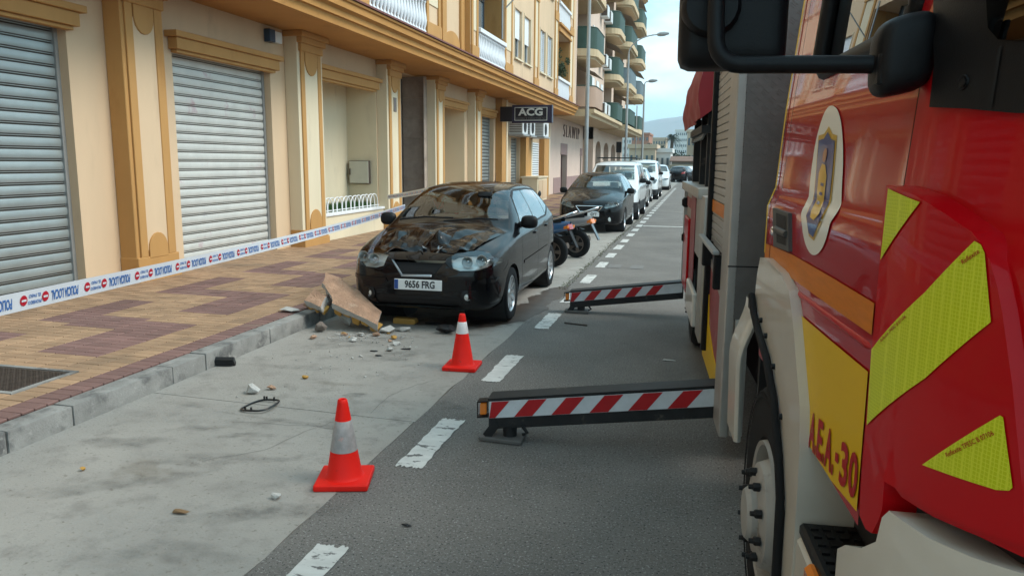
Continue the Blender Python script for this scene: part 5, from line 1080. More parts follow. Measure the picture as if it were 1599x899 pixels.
# ---------------------------------------------------------------- scooters
mat('scooter_blue', (.035, .12, .26), .3, coat=1.); mat('scooter_silver', (.35, .36, .37), .35, metal=.6, coat=.6); mat('seat_vinyl', (.014, .014, .015), .45)
mat('scooter_rim', (.16, .13, .11), .45, metal=.5); SW = wheel_mesh(.30, .13, 5, .19, 'scooter_rim')
def scooter(lb, loc, rz, paint, tail_m, rail):
    # local +x is the tail (towards the road), -x the front wheel
    root = thing('scooter', lb, 'scooter', loc, rz, group='scooters parked between the black cars'); root.scale = (.88, .88, .86)
    for xw, nm in ((0, 'r'), (-1.32, 'f')):
        e = link('wheel', SW[0], root, loc=(xw, 0, .30), rot=(0, 0, R(90)), world=False); link('rim', SW[1], e, world=False); link('rim', SW[1], e, rot=(0, 0, math.pi), world=False); link('brake_disc', SW[2], e, world=False)
    b = MB()   # body side shells lofted from under the seat to the tail
    def shell(u, v):
        x = -.62 + u*.98; wd = .15*math.sin(math.pi*min(1, .35+u*.62))**.7; zc = .68 + .15*u; hh = .20*(1-.6*u); a = v*2*math.pi
        return (x, wd*math.copysign(abs(math.cos(a))**.75, math.cos(a)), zc + hh*math.copysign(abs(math.sin(a))**.8, math.sin(a)))
    b.grid(shell, 16, 20); bo = b.build('tail_fairing', paint, root, 60, world=False)
    b = MB()
    def seat(u, v):
        x = -.78 + u*.98; wd = .15*math.sin(math.pi*min(1, .2+u*.7))**.5; zc = .86 + .07*u - .10*math.sin(math.pi*u)*(1-u); a = v*2*math.pi
        return (x, wd*math.cos(a), zc + .06*math.copysign(abs(math.sin(a))**.7, math.sin(a)))
    b.grid(seat, 14, 16); b.build('seat', 'seat_vinyl', root, 60, world=False)
    b = MB(); b.obox((.345, 0, .80), (.025, 0, .012), (0, .085, 0), (-.02, 0, .05)); b.build('tail_light', tail_m, root, 40, .012, 2, world=False)
    for s_i in (-1, 1):
        b = MB(); b.obox((.33, s_i*.12, .80), (.045, 0, .01), (0, .025, 0), (0, 0, .03)); b.build('indicator', 'amber', root, 40, .012, 2, world=False)
    b = MB(); b.tube([(-.25, -.14, .86), (.15, -.14, .97), (.42, -.10, 1.07), (.47, 0, 1.10), (.42, .10, 1.07), (.15, .14, .97), (-.25, .14, .86)], .020, 8); b.build('grab_rail', rail, root, 50, world=False)
    b = MB(); b.tube([(.0, -.10, .30), (-.45, -.11, .36)], .045, 8); b.obox((-.32, -.10, .36), (.25, 0, .02), (0, .07, 0), (0, 0, .10)); b.obox((-.40, 0, .42), (.18, 0, 0), (0, .13, 0), (0, 0, .16)); b.tube([(.02, .10, .33), (-.40, .12, .40)], .03, 8); b.build('engine', 'plastic_black', root, 40, .015, 2, world=False)
    b = MB(); b.tube([(-.45, .15, .30), (-.15, .17, .33), (.22, .18, .42)], [.025, .055, .06], 10); b.build('exhaust', 'cast_iron', root, 50, world=False)
    for s_i in (-1, 1):
        b = MB(); b.tube([(.02, s_i*.12, .32), (-.10, s_i*.13, .70)], .016, 8); b.tube([(-.0, s_i*.12, .40), (-.08, s_i*.13, .62)], .032, 8); b.build('shock_absorber', 'plastic_black', root, 50, world=False)
    b = MB(); b.grid(lambda u, v: (math.cos(R(62+90*u))*.345, (v-.5)*.13, .31 + math.sin(R(62+90*u))*.345), 10, 3); b.build('mudguard', 'plastic_black', root, 60, world=False)
    b = MB(); b.obox((.42, 0, .58), (.012, 0, .006), (0, .05, 0), (.09, 0, -.17)); b.build('plate_holder', 'plastic_black' if rail == 'chrome' else 'paint_grey', root, 30, .006, world=False)
    b = MB(); b.obox((-1.02, 0, .62), (.05, 0, 0), (0, .20, 0), (-.08, 0, .32)); b.box(-.95, -.55, -.15, .15, .30, .36); b.build('leg_shield', paint, root, 40, .03, 2, world=False)
    b = MB(); b.tube([(-1.30, -.06, .30), (-1.16, -.06, .75), (-1.08, 0, .98)], .025, 8); b.tube([(-1.30, .06, .30), (-1.16, .06, .75)], .025, 8); b.build('fork', 'plastic_black', root, 50, world=False)
    b = MB(); b.tube([(-.95, -.33, 1.05), (-1.06, -.18, 1.06), (-1.08, 0, 1.0), (-1.06, .18, 1.06), (-.95, .33, 1.05)], .018, 8); b.obox((-1.10, 0, 1.04), (.07, 0, 0), (0, .14, 0), (0, 0, .09)); b.build('handlebar', 'plastic_black', root, 40, .01, world=False)
    for s_i in (-1, 1):
        b = MB(); b.tube([(-1.04, s_i*.22, 1.06), (-1.06, s_i*.30, 1.28)], .008, 6); b.lathe([(0, -.02), (.05, -.015), (.07, .0), (.06, .012), (0, .014)], (-1.06, s_i*.31, 1.33), (1, 0, 0), 14); b.build('mirror', 'plastic_black', root, 50, world=False)
    b = MB(); b.tube([(-.45, -.12, .28), (-.40, -.30, .02)], .014, 6); b.build('side_stand', 'plastic_black', root, world=False)
scooter('blue scooter with its rear wheel towards the road, behind the damaged car', (-2.33, 12.62, 0), R(-18), 'scooter_blue', 'tail_red', 'chrome')
scooter('silver scooter with pale grab rail parked beside the blue one', (-2.15, 14.0, 0), R(-16), 'scooter_silver', 'amber', 'alloy')
# ---------------------------------------------------------------- fire engine
mat('truck_red', (.46, .002, .006), .3, coat=.22, spec=.08, var=.05, vs=2.5); mat('door_red', (.42, .002, .007), .35, coat=.85, spec=.05); mat('truck_yellow', (.72, .46, .004), .4, coat=.05, spec=.15); mat('truck_orange', (.62, .18, .004), .4, coat=.06, spec=.15, var=.12, vs=9, stretch=(1, 1, 8)); mat('truck_cream', (.55, .51, .44), .4, coat=.4, var=.08, vs=4, c2=(.30, .24, .18), c2p=(.66, .8), c2s=5)
mat('truck_white', (.62, .60, .54), .35, coat=.5, var=.05, vs=5, c2=(.40, .36, .30), c2p=(.68, .8), c2s=6); mat('lettering_red', (.38, .006, .008), .45, spec=.2); mat('aluminium', (.42, .40, .37), .45, metal=.5, var=.1, vs=6); mat('tread_plate', (.21, .19, .175), .45, metal=.55, var=.15, vs=5)
mat('faded_red', (.30, .06, .07), .5, var=.2, vs=5, c2=(.42, .22, .20), c2p=(.5, .7), c2s=4); mat('hazard_red', (.42, .008, .012), .35, var=.12, vs=14); mat('hazard_white', (.60, .63, .66), .35, var=.1, vs=14, c2=(.30, .30, .30), c2p=(.66, .75), c2s=10)
mat('hub_grey', (.36, .345, .32), .5, var=.12, vs=8, c2=(.15, .13, .11), c2p=(.56, .72), c2s=9); mat('pad_steel', (.10, .095, .09), .6, var=.2, vs=9); mat('handle_grey', (.05, .05, .047), .5); mat('truck_black', (.007, .007, .008), .45, bump=.08, bs=300, spec=.2); mat('steel_dark', (.022, .022, .023), .55, spec=.25, metal=.2, var=.3, vs=8, c2=(.10, .085, .07), c2p=(.58, .75), c2s=7); mat('tarp_red', (.26, .006, .012), .55, var=.15, vs=6)
mat('emblem_white', (.85, .84, .76), .35, coat=.3); mat('emblem_blue', (.03, .07, .26), .35, coat=.6); mat('emblem_gold', (.68, .42, .03), .35, coat=.6); mat('emblem_skin', (.35, .14, .09), .4, coat=.6)
m = mat('lime_reflective', (.40, .46, .006), .4, coat=.12, spec=.2); n_ = m.node_tree.nodes; l_ = m.node_tree.links
vo = n_.new('ShaderNodeTexVoronoi'); vo.feature = 'DISTANCE_TO_EDGE'; vo.inputs['Scale'].default_value = 150; vo.inputs['Randomness'].default_value = .12
tcx = n_.new('ShaderNodeTexCoord'); l_.new(tcx.outputs['Object'], vo.inputs['Vector']); rm_ = n_.new('ShaderNodeMapRange'); rm_.inputs['From Max'].default_value = .16; l_.new(vo.outputs['Distance'], rm_.inputs['Value'])
mxx = n_.new('ShaderNodeMix'); mxx.data_type = 'RGBA'; mxx.inputs['A'].default_value = (.66, .72, .04, 1); mxx.inputs['B'].default_value = (.50, .58, .003, 1); l_.new(rm_.outputs['Result'], mxx.inputs['Factor']); l_.new(mxx.outputs['Result'], n_['Principled BSDF'].inputs['Base Color'])
TR = thing('fire_engine', 'red fire engine with yellow and lime markings and its outriggers extended', 'fire engine', (.175, 4.2, 0), R(4.05))
def sst(a, b, x):
    t = min(1, max(0, (x-a)/(b-a))); return t*t*(3-2*t)
def cf(s):
    d = max(0, -2.6-s); return -.62*d*d
def cg(z):
    v = -.025*sst(1.60, 1.66, z)
    if z > 1.66: v -= .02*min(1, (z-1.66)/.29)
    if z > 1.95: v -= (z-1.95)*.10
    return v
def S(s, z, off=0., G=True): return (-(cf(s)+(cg(z) if G else 0.)+off), s, z)
def skin(name, poly, mt, off, parent=TR, step=.035, thick=0., holes=(), ang=30, label=None, G=True):
    bm = bmesh.new(); bm.faces.new([bm.verts.new((a, b, 0)) for a, b in poly])
    x0, x1 = min(p[0] for p in poly), max(p[0] for p in poly); y0, y1 = min(p[1] for p in poly), max(p[1] for p in poly)
    for i in range(1, int((x1-x0)/step)+1): bmesh.ops.bisect_plane(bm, geom=bm.verts[:]+bm.edges[:]+bm.faces[:], plane_co=(x0+i*step, 0, 0), plane_no=(1, 0, 0), dist=1e-6)
    for i in range(1, int((y1-y0)/step)+1): bmesh.ops.bisect_plane(bm, geom=bm.verts[:]+bm.edges[:]+bm.faces[:], plane_co=(0, y0+i*step, 0), plane_no=(0, 1, 0), dist=1e-6)
    for h in holes:
        fs = cut(bm, lambda f: True, h, (0, 1)); bmesh.ops.delete(bm, geom=fs, context='FACES')
    if thick:
        bedge = [e for e in bm.edges if len(e.link_faces) == 1]
    bm.verts.index_update(); vs = [S(v.co.x, v.co.y, off, G) for v in bm.verts]; fs = [tuple(v.index for v in f.verts) for f in bm.faces]; m = MB(); m.add(vs, fs)
    if thick:
        o = len(vs); m.v += [S(v.co.x, v.co.y, off-thick, G) for v in bm.verts]; fs2 = [(e.verts[0].index, e.verts[1].index, o+e.verts[1].index, o+e.verts[0].index) for e in bedge]; m.f += fs2; m.m += [0]*len(fs2)
    bm.free(); return m.build(name, mt, parent, ang, world=False, label=label)
def LB(m, s0, s1, t0, t1, z0, z1): return m.box(-t1, -t0, s0, s1, z0, z1)      # box in lengthwise / outward / height
# dark boxes added to block light in the cab and blacken the gaps below
m = MB(); LB(m, -3.15, -1.25, -2.42, -.34, .95, 2.85); LB(m, -3.0, -1.2, -2.3, -.12, .55, 1.5); LB(m, -1.2, 0, -2.2, -.5, .45, 1.0); LB(m, 0.3, 4.8, -2.3, -.25, .45, 1.0); LB(m, -1.19, -.08, -2.3, -1.0, .5, 2.6); LB(m, -.35, -.30, -1.0, -.14, .30, 1.25); LB(m, -2.1, -.9, -1.0, -.30, .30, 1.3); m.build('chassis_blackout', 'dark_void', TR, world=False)
# cab skins
win = [(-1.62, 2.06), (-1.72, 2.02), (-2.46, 2.02), (-2.50, 2.06), (-2.28, 2.72), (-1.62, 2.72)]
skin('cab_side', [(-1.303, 1.02), (-1.18, 1.02), (-1.18, 2.9), (-1.303, 2.9)], 'door_red', 0)
door = skin('cab_door', [(-2.583, 1.005), (-1.309, 1.005), (-1.309, 2.88), (-2.30, 2.88), (-2.583, 2.05)], 'door_red', 0, holes=[win], ang=40, step=.03)
skin('door_window', win, 'dark_glass', -.022, door)
m = MB(); pw = [(s, z) for s, z in win]
pts = []
for i in range(len(pw)):
    a, b = pw[i], pw[(i+1) % len(pw)]
    for k in range(6): pts.append(S(a[0]+(b[0]-a[0])*k/6, a[1]+(b[1]-a[1])*k/6, -.004))
m.tube(pts + [pts[0]], .026, 8, caps=False); m.build('window_rubber', 'truck_black', door, 50, world=False)
skin('cab_pillar', [(-2.70, 1.80), (-2.588, 1.80), (-2.588, 2.04), (-2.31, 2.88), (-2.45, 2.88), (-2.60, 2.05), (-2.68, 1.86)], 'truck_red', .0, ang=40)
skin('corner_lower', [(-3.21, 1.19), (-2.588, 1.19), (-2.588, 1.87), (-3.21, 1.86)], 'truck_red', 0, ang=40)
m = MB()
for path in ([(-1.306, 1.02), (-1.306, 2.88)], [(-2.586, 1.02), (-2.586, 2.04)]):
    for k in range(40):
        a = path[0][1] + (path[1][1]-path[0][1])*k/40; b = path[0][1] + (path[1][1]-path[0][1])*(k+1)/40; s_ = path[0][0]
        m.add([S(s_-.005, a, -.004), S(s_+.005, a, -.004), S(s_+.005, b, -.004), S(s_-.005, b, -.004)], [(0, 1, 2, 3)])
m.build('door_seam', 'seam', TR, world=False)
skin('yellow_panel', [(-1.60, 1.318), (-1.986, 1.321), (-2.263, 1.327), (-2.576, 1.335), (-2.578, 1.226), (-2.579, 1.137), (-2.58, 1.035), (-2.365, 1.012), (-2.097, 1.006), (-1.60, 1.006)], 'truck_yellow', .004, door)
skin('orange_stripe', [(-1.314, 1.460), (-1.729, 1.474), (-2.215, 1.477), (-2.578, 1.477), (-2.578, 1.412), (-2.237, 1.407), (-1.755, 1.402), (-1.314, 1.401)], 'truck_orange', .004, door)
skin('orange_stripe', [(-1.20, 1.456), (-1.300, 1.459), (-1.300, 1.401), (-1.20, 1.401)], 'truck_orange', .004)
m = MB(); m.tube([S(-1.33 - k*.0312, 1.362 + k*.00055, -.004) for k in range(41)], [.003] + [.010]*39 + [.003], 8); m.build('door_rib', 'truck_red', door, 50, world=False)
skin('cab_edge_strip', [(-1.19, 1.42), (-1.215, 1.42), (-1.215, 2.9), (-1.19, 2.9)], 'truck_yellow', .005)
# emblem: oval, shield, figure
W_ = [(-1.908, 1.911), (-1.983, 1.893), (-2.053, 1.843), (-2.114, 1.761), (-2.142, 1.682), (-2.172, 1.629), (-2.160, 1.597), (-2.117, 1.542), (-2.044, 1.509), (-1.958, 1.503), (-1.871, 1.532), (-1.817, 1.584), (-1.792, 1.622), (-1.775, 1.649), (-1.757, 1.724), (-1.757, 1.818), (-1.799, 1.881), (-1.844, 1.909)]
def chaikin(p, k=2):
    for _ in range(k):
        q = []
        for i in range(len(p)):
            a, b = p[i], p[(i+1) % len(p)]; q += [(a[0]*.75+b[0]*.25, a[1]*.75+b[1]*.25), (a[0]*.25+b[0]*.75, a[1]*.25+b[1]*.75)]
        p = q
    return p
W_ = chaikin(W_)
em = skin('emblem', W_, 'emblem_white', .003, door, .025)
sh = [(-1.796, 1.832), (-1.866, 1.835), (-1.908, 1.854), (-1.964, 1.831), (-2.017, 1.825), (-2.039, 1.745), (-2.052, 1.678), (-2.064, 1.637), (-2.081, 1.604), (-2.005, 1.545), (-1.938, 1.552), (-1.882, 1.603), (-1.856, 1.638), (-1.839, 1.689), (-1.816, 1.762)]
skin('shield_border', sh, 'emblem_gold', .0045, em, .025); cxs = sum(p[0] for p in sh)/len(sh); czs = sum(p[1] for p in sh)/len(sh)
skin('shield', [(cxs+(a-cxs)*.88, czs+(b-czs)*.92-.004) for a, b in sh], 'emblem_blue', .006, em, .025)
skin('shield_figure', [(-1.905, 1.752), (-1.947, 1.748), (-1.978, 1.72), (-1.986, 1.676), (-1.995, 1.646), (-2.028, 1.619), (-1.999, 1.600), (-1.949, 1.605), (-1.922, 1.624), (-1.894, 1.672), (-1.883, 1.726)], 'emblem_gold', .0075, em, .025)
skin('shield_head', [(-1.925 + .024*math.cos(i*.6283), 1.775 + .020*math.sin(i*.6283)) for i in range(10)], 'emblem_skin', .0078, em, .03)
for zz in (1.70, 1.675, 1.65): skin('shield_mark', [(-1.93, zz), (-1.965, zz-.002), (-1.965, zz-.010), (-1.93, zz-.008)], 'emblem_blue', .009, em, .03)
# door handle
hd = skin('door_handle', [(-1.36, 1.597), (-1.653, 1.597), (-1.70, 1.480), (-1.42, 1.468)], 'handle_grey', .012, door, .04, .02)
skin('handle_recess', [(-1.44, 1.585), (-1.62, 1.585), (-1.66, 1.495), (-1.49, 1.488)], 'dark_void', .0135, hd, .04); m = MB(); m.tube([S(-1.45, 1.530, .012), S(-1.56, 1.530, .014), S(-1.655, 1.530, .012)], .012, 8); m.build('handle_grip', 'handle_grey', hd, 50, world=False)
m = MB(); c = S(-1.36, 1.515, .006); m.lathe([(0, .008), (.014, .006), (.018, 0)], c, (-1, 0, 0), 14); m.build('door_lock', 'chrome', TR, 50, world=False)
# fleet number
fn = None
for ch, u0, u1 in (('A', 0, .15), ('.', .163, .19), ('E', .205, .325), ('.', .343, .37), ('A', .385, .535), ('.', .548, .575), ('-', .60, .665), ('3', .695, .835), ('0', .855, 1.)):
    if ch in '.-':
        hh = (.0, .026) if ch == '.' else (.040, .062); v4 = [(u0, hh[0]), (u1, hh[0]), (u1, hh[1]), (u0, hh[1])]; mm = MB(); mm.add([S(-2.122-u*.452, 1.002+u*.050+h, .0065) for u, h in v4], [(0, 1, 2, 3)]); me = mm.mesh('numeral', 'lettering_red')
    else:
        me = textmesh(ch, 1., 0, .030); a = min(v.co.x for v in me.vertices); b = max(v.co.x for v in me.vertices); c = min(v.co.y for v in me.vertices); d = max(v.co.y for v in me.vertices)
        for v in me.vertices:
            u = u0 + (u1-u0)*(v.co.x-a)/(b-a); v.co = Vector(S(-2.122-u*.452, 1.002+u*.050 + (v.co.y-c)/(d-c)*.102, .0065))
        setmat(me, 'lettering_red')
    if fn is None: fn = link('fleet_number', me, door, world=False)
    else: link('character', me, fn, world=False)
# corner deflector with reflective stickers
CP = [(-2.645, 1.712), (-2.70, 1.708), (-2.757, 1.699), (-2.80, 1.687), (-2.844, 1.672), (-2.9, 1.649), (-2.920, 1.632), (-2.937, 1.610), (-2.953, 1.575), (-2.965, 1.54), (-2.974, 1.507), (-2.993, 1.435), (-3.01, 1.354), (-3.023, 1.291), (-3.035, 1.205), (-2.957, 1.190), (-2.868, 1.180), (-2.782, 1.176), (-2.745, 1.172), (-2.747, 1.120), (-2.740, 1.095), (-2.718, 1.055), (-2.69, 1.05), (-2.655, 1.062), (-2.646, 1.159), (-2.646, 1.247), (-2.645, 1.43), (-2.645, 1.555)]
dfl = skin('corner_deflector', CP, 'truck_red', .022, TR, .03, .06, ang=50, G=False)
skin('lower_valance', [(-3.25, 1.21), (-2.76, 1.205), (-2.745, 1.172), (-2.782, 1.160), (-2.868, 1.165), (-2.957, 1.178), (-3.25, 1.20)], 'truck_red', .01, TR)
STK = [[(-2.662, 1.707), (-2.78, 1.688), (-2.655, 1.573)], [(-2.650, 1.399), (-2.73, 1.467), (-2.817, 1.540), (-2.910, 1.636), (-2.922, 1.632), (-2.930, 1.620), (-2.953, 1.519), (-2.838, 1.397), (-2.659, 1.250)], [(-2.851, 1.249), (-2.983, 1.384), (-2.988, 1.383), (-3.013, 1.285), (-3.009, 1.278), (-2.990, 1.270), (-2.926, 1.260)]]
for i, p in enumerate(STK): skin('reflective_sticker', p, 'lime_reflective', .0245, dfl, .03, G=False, label=('lime triangle at the top of the corner panel', 'large slanted lime band', 'lime triangle low on the corner panel')[i])
def stext(s_, p0, p1, h):
    me = textmesh(s_, 1., 0, .01); a = min(v.co.x for v in me.vertices); b = max(v.co.x for v in me.vertices); d = Vector((p1[0]-p0[0], p1[1]-p0[1])); n = Vector((d.y, -d.x)).normalized(); n = -n if n.y < 0 else n
    for v in me.vertices:
        u = (v.co.x-a)/(b-a); q = Vector(p0) + d*u + n*v.co.y*h; v.co = Vector(S(q.x, q.y, .0262, False))
    link('sticker_print', setmat(me, 'lettering_red'), dfl, world=False)
stext('Reflexite', (-2.893, 1.600), (-2.922, 1.622), .011); stext('Reflexite TPESC B 07106', (-2.692, 1.425), (-2.772, 1.489), .009); stext('Reflexite TPESC B 07106', (-2.902, 1.287), (-2.978, 1.355), .0105)
# black corner trim and windscreen
skin('corner_trim', [(-2.678, 1.852), (-2.79, 1.842), (-2.895, 1.828), (-3.21, 1.81), (-3.21, 2.88), (-2.46, 2.88), (-2.603, 2.06), (-2.668, 1.928)], 'truck_black', .012, TR, .04, .02, ang=40)
skin('trim_joint', [(-2.845, 1.84), (-2.852, 1.84), (-2.85, 1.93), (-2.843, 1.93)], 'seam', .014, TR)
m = MB(); c = S(-2.775, 1.885, .014); m.lathe([(0, .002), (.007, .001), (.008, -.002), (.012, .001), (.013, -.002)], c, (-1, -.25, 0), 14); m.build('trim_screw', 'truck_black', TR, 50, world=False)
skin('windscreen', [(-2.70, 2.85), (-2.79, 2.03), (-2.815, 1.965), (-2.842, 1.943), (-2.88, 1.935), (-3.2, 1.92), (-3.2, 2.85)], 'dark_glass', .016, TR, .04)
# front face (just outside the frame)
fc = [(-3.21, cf(-3.21)), (-3.30, -.42), (-3.34, -.8), (-3.35, -1.25), (-3.34, -1.7), (-3.30, -2.08), (-3.21, -2.5-cf(-3.21))]
def front(name, z0, z1, mt, off=0., tp=0.):
    m = MB(); n = len(fc); m.add([(-t, s-off, z0) for s, t in fc] + [(-t, s-off+tp, z1) for s, t in fc], [(i, i+1, n+i+1, n+i) for i in range(n-1)]); m.build(name, mt, TR, 40, world=False)
front('front_panel', 1.19, 1.81, 'truck_red'); front('windscreen', 1.815, 2.88, 'dark_glass', 0, .12); front('grille', .95, 1.185, 'plastic_black')
m = MB(); m.box(.05, 2.45, -3.2, -1.18, 2.881, 2.94); m.build('cab_roof', 'truck_red', TR, None, .03, 2, world=False)
m = MB(); m.box(2.44, 2.5, -3.1, -1.18, 1.0, 2.88); m.box(.3, 2.4, -1.2, -1.19, .9, 2.88); m.build('cab_far_side', 'truck_red', TR, world=False)
# bumper
BP = [(-2.560, .938), (-2.614, .975), (-2.698, 1.013), (-2.752, 1.055), (-2.765, 1.110), (-2.785, 1.133), (-2.835, 1.134), (-2.889, 1.136), (-2.972, 1.150), (-3.046, 1.168), (-3.2, 1.17), (-3.2, .52), (-2.56, .52)]
skin('bumper', BP, 'truck_white', .03, TR, .035, .10, ang=50); front('front_bumper', .52, 1.17, 'truck_white', .03)
# wheel arch, side step
FO = [(-1.266, 1.409), (-1.383, 1.421), (-1.682, 1.412), (-1.846, 1.378), (-1.93, 1.308), (-2.009, 1.215), (-2.100, 1.105), (-2.130, 1.001), (-2.145, .893), (-2.150, .55)]
FI = [(-2.02, .55), (-2.01, .759), (-1.923, .88), (-1.802, .998), (-1.652, 1.08), (-1.423, 1.134), (-1.251, 1.169), (-1.192, 1.232), (-1.217, 1.334)]
skin('wheel_arch', FO + FI, 'truck_cream', .03, TR, .04, .16, ang=45)
m = MB(); m.tube([S(*p, .045) for p in [(-1.22, 1.26), (-1.294, 1.205), (-1.42, 1.165), (-1.624, 1.118), (-1.812, 1.022), (-1.935, .903), (-2.005, .80), (-2.02, .56)]], .013, 8); ap = m.build('arch_seal', 'rubber', TR, 50, world=False)
for p in [(-1.40, 1.20), (-1.52, 1.17), (-1.70, 1.11), (-1.87, 1.0)]:
    m = MB(); m.lathe([(0, .012), (.009, .010), (.010, 0)], S(p[0], p[1], .03), (-1, 0, 0), 8); m.build('clip', 'truck_black', ap, 40, world=False)
m = MB(); LB(m, -1.20, -1.13, -.02, .045, 1.19, 1.25); m.build('side_marker', 'truck_black', TR, 40, .008, world=False)
m = MB(); m.grid(lambda u, v: (-((-.015 + .062*sst(0, .42, u) - .015*max(0, u-.45)) - .030*v), -.90 - .012*math.sin(v*3.14), 1.16 - u*.60), 16, 4); m.grid(lambda u, v: (-((-.015 + .062*sst(0, .42, u) - .015*max(0, u-.45))), -.90 + .25*v, 1.16 - u*.60), 16, 3); m.build('mudguard', 'truck_cream', TR, 40, world=False)
m = MB(); LB(m, -2.56, -2.15, -.16, -.13, .62, 1.0); m.build('step_panel', 'truck_cream', TR, None, .008, world=False)
st_ = MB(); LB(st_, -2.56, -2.148, -.129, .02, .765, .80); so_ = st_.build('cab_step', 'plastic_black', TR, None, .008, world=False)
m = MB()
for i in range(9):
    for j in range(4): LB(m, -2.54+i*.043, -2.515+i*.043, -.115+j*.032, -.095+j*.032, .80, .806)
m.build('step_tread', 'plastic_black', so_, kind='stuff', world=False)
m = MB(); LB(m, -2.56, -2.152, -.14, .026, .55, .763); m.build('step_skirt', 'truck_cream', TR, None, .01, world=False)
m = MB(); LB(m, -2.52, -2.40, .027, .06, .74, .82); m.build('indicator', 'amber', TR, None, .012, world=False, label='amber side indicator beside the bumper')
# front wheel
def truck_wheel(s, t, zc, r):
    m = MB(); h = .14; m.lathe([(.27, -.02), (.28, .0), (r*.80, .012), (r*.93, .0), (r*.985, -.03), (r, -.06), (r, -.24), (r*.95, -.27), (.3, -.27)], (0, 0, 0), (-1, 0, 0), 48)
    e = m.build('wheel', 'rubber', TR, 40, world=False, loc=(-t, s, zc))
    m = MB(); m.lathe([(.275, -.03), (.265, .010), (.250, .004), (.24, -.06), (.235, -.075), (.20, -.02), (.185, .02), (.15, .035), (.10, .035), (.098, .055), (.085, .07), (0, .075)], (0, 0, 0), (-1, 0, 0), 40); rim = m.build('rim', 'hub_grey', e, 35, world=False)
    nb_ = MB(); nb_.lathe([(0, .040), (.009, .039), (.010, .026), (.0155, .022), (.0165, .018), (.0165, .0)], (0, 0, 0), (-1, 0, 0), 6); nme = nb_.mesh('wheel_nut', 'steel_dark', 30)
    for i in range(10): a = 2*math.pi*i/10 + .2; link('wheel_nut', nme, e, loc=(-.032, .155*math.cos(a), .155*math.sin(a)), world=False)
    for i in range(10):
        a = 2*math.pi*i/10; q = MB(); q.lathe([(0, .001), (.028, .0)], (.066, .232*math.cos(a), .232*math.sin(a)), (-1, 0, 0), 12); q.build('hand_hole', 'dark_void', rim, world=False) if i % 2 == 0 else None
    tr_ = MB()
    for rr_ in (r*.86, r*.90): tr_.lathe([(rr_, .011), (rr_+.004, .013), (rr_+.008, .009)], (0, 0, 0), (-1, 0, 0), 48)
    tr_.build('sidewall_rib', 'rubber', e, 40, world=False)
truck_wheel(-1.45, -.01, .49, .49); truck_wheel(3.3, -.06, .48, .48)
# mirror and arm
m = MB(); m.box(-.405, -.19, -2.52, -2.40, 1.945, 2.62); mr = m.build('wing_mirror', 'truck_black', TR, 60, .045, 4, world=False)
m = MB(); m.lathe([(0, .0), (.05, .0), (.058, -.01), (.06, -.05)], (-.345, -2.545, 2.06), (0, -1, 0), 20); m.build('mirror_boss', 'truck_black', mr, 40, world=False)
m = MB(); m.box(-.385, -.21, -2.396, -2.392, 1.97, 2.6); m.build('mirror_glass', 'chrome', mr, world=False)
m = MB(); arc = [(-.34, -2.57, 2.10), (-.34, -2.585, 2.03), (-.338, -2.59, 1.985)] + [(-.290 - .048*math.cos(i*math.pi/12), -2.595, 1.985 - .046*math.sin(i*math.pi/12)) for i in range(1, 7)] + [(-.20, -2.597, 1.938), (-.05, -2.60, 1.936), (.0, -2.60, 1.936)]
m.tube(arc, .0168, 12); m.build('mirror_arm', 'truck_black', TR, 50, world=False)
m = MB()
def mnt(u, v):
    a = u*2*math.pi; e = (v-.5)*math.pi; ce = abs(math.cos(e))**.45; sp = lambda q, k: math.copysign(abs(q)**k, q)
    return (.000 + .052*ce*sp(math.cos(a), .55), -2.60 + .05*sp(math.sin(e), .6), 1.952 + .072*ce*sp(math.sin(a), .55) + .012*ce*sp(math.cos(a), .55))
m.grid(mnt, 28, 16); mt_o = m.build('mirror_mount', 'truck_black', TR, 60, world=False)
m = MB(); m.box(-.05, .0, -2.64, -2.57, 1.893, 1.955); m.build('mount_clamp', 'truck_black', mt_o, 40, .012, 3, world=False)
# equipment body
m = MB(); LB(m, .0, .045, -1.25, -.045, .92, 2.9); bp = m.build('body_front', 'tread_plate', TR, world=False)
m = MB(); bar = .014
for i in range(11):
    for j in range(50):
        t_ = -.06 - i*.038; z_ = .94 + j*.039; sg_ = 1 if (i+j) % 2 else -1
        for q in (-.009, .0, .009): m.obox((-t_ - q*.7*sg_, -.0005, z_ + q), (.013, 0, .011*sg_), (-.0009*sg_, 0, .0011), (0, .0018, 0))
m.build('tread_pattern', 'tread_plate', bp, kind='stuff', world=False)
m = MB(); m.box(-.002, .30, -.0035, -.001, 1.205, 1.212); m.build('plate_joint', 'seam', bp, world=False)
m = MB(); LB(m, .0, .32, -.05, .004, .25, 2.9); m.build('corner_post', 'aluminium', TR, 40, .018, 3, world=False)
m = MB(); LB(m, -.03, .02, -.12, -.052, .27, .92); m.build('lower_post', 'aluminium', TR, 40, .01, 2, world=False)
m = MB(); LB(m, .32, 1.40, -.06, -.05, 1.16, 2.9); rs = m.build('locker_shutter', 'dark_void', TR, world=False)
m = MB(); m.add([(.040, 0, 0), (.032, 0, .004), (.031, 0, .044), (.040, 0, .048), (.040, 1.06, 0), (.032, 1.06, .004), (.031, 1.06, .044), (.040, 1.06, .048)], [(0, 1, 5, 4), (1, 2, 6, 5), (2, 3, 7, 6)]); sme = m.mesh('slat', 'aluminium', 50)
for i in range(34): link('slat', sme, rs, loc=(0, .33, 1.20 + i*.05), world=False)
m = MB(); LB(m, .40, 1.38, -.0285, -.026, 1.42, 1.50); m.build('orange_band', 'truck_orange', rs, world=False)
m = MB(); LB(m, 1.40, 1.47, -.05, .002, .40, 2.9); m.build('locker_post', 'truck_black', TR, None, .008, world=False)
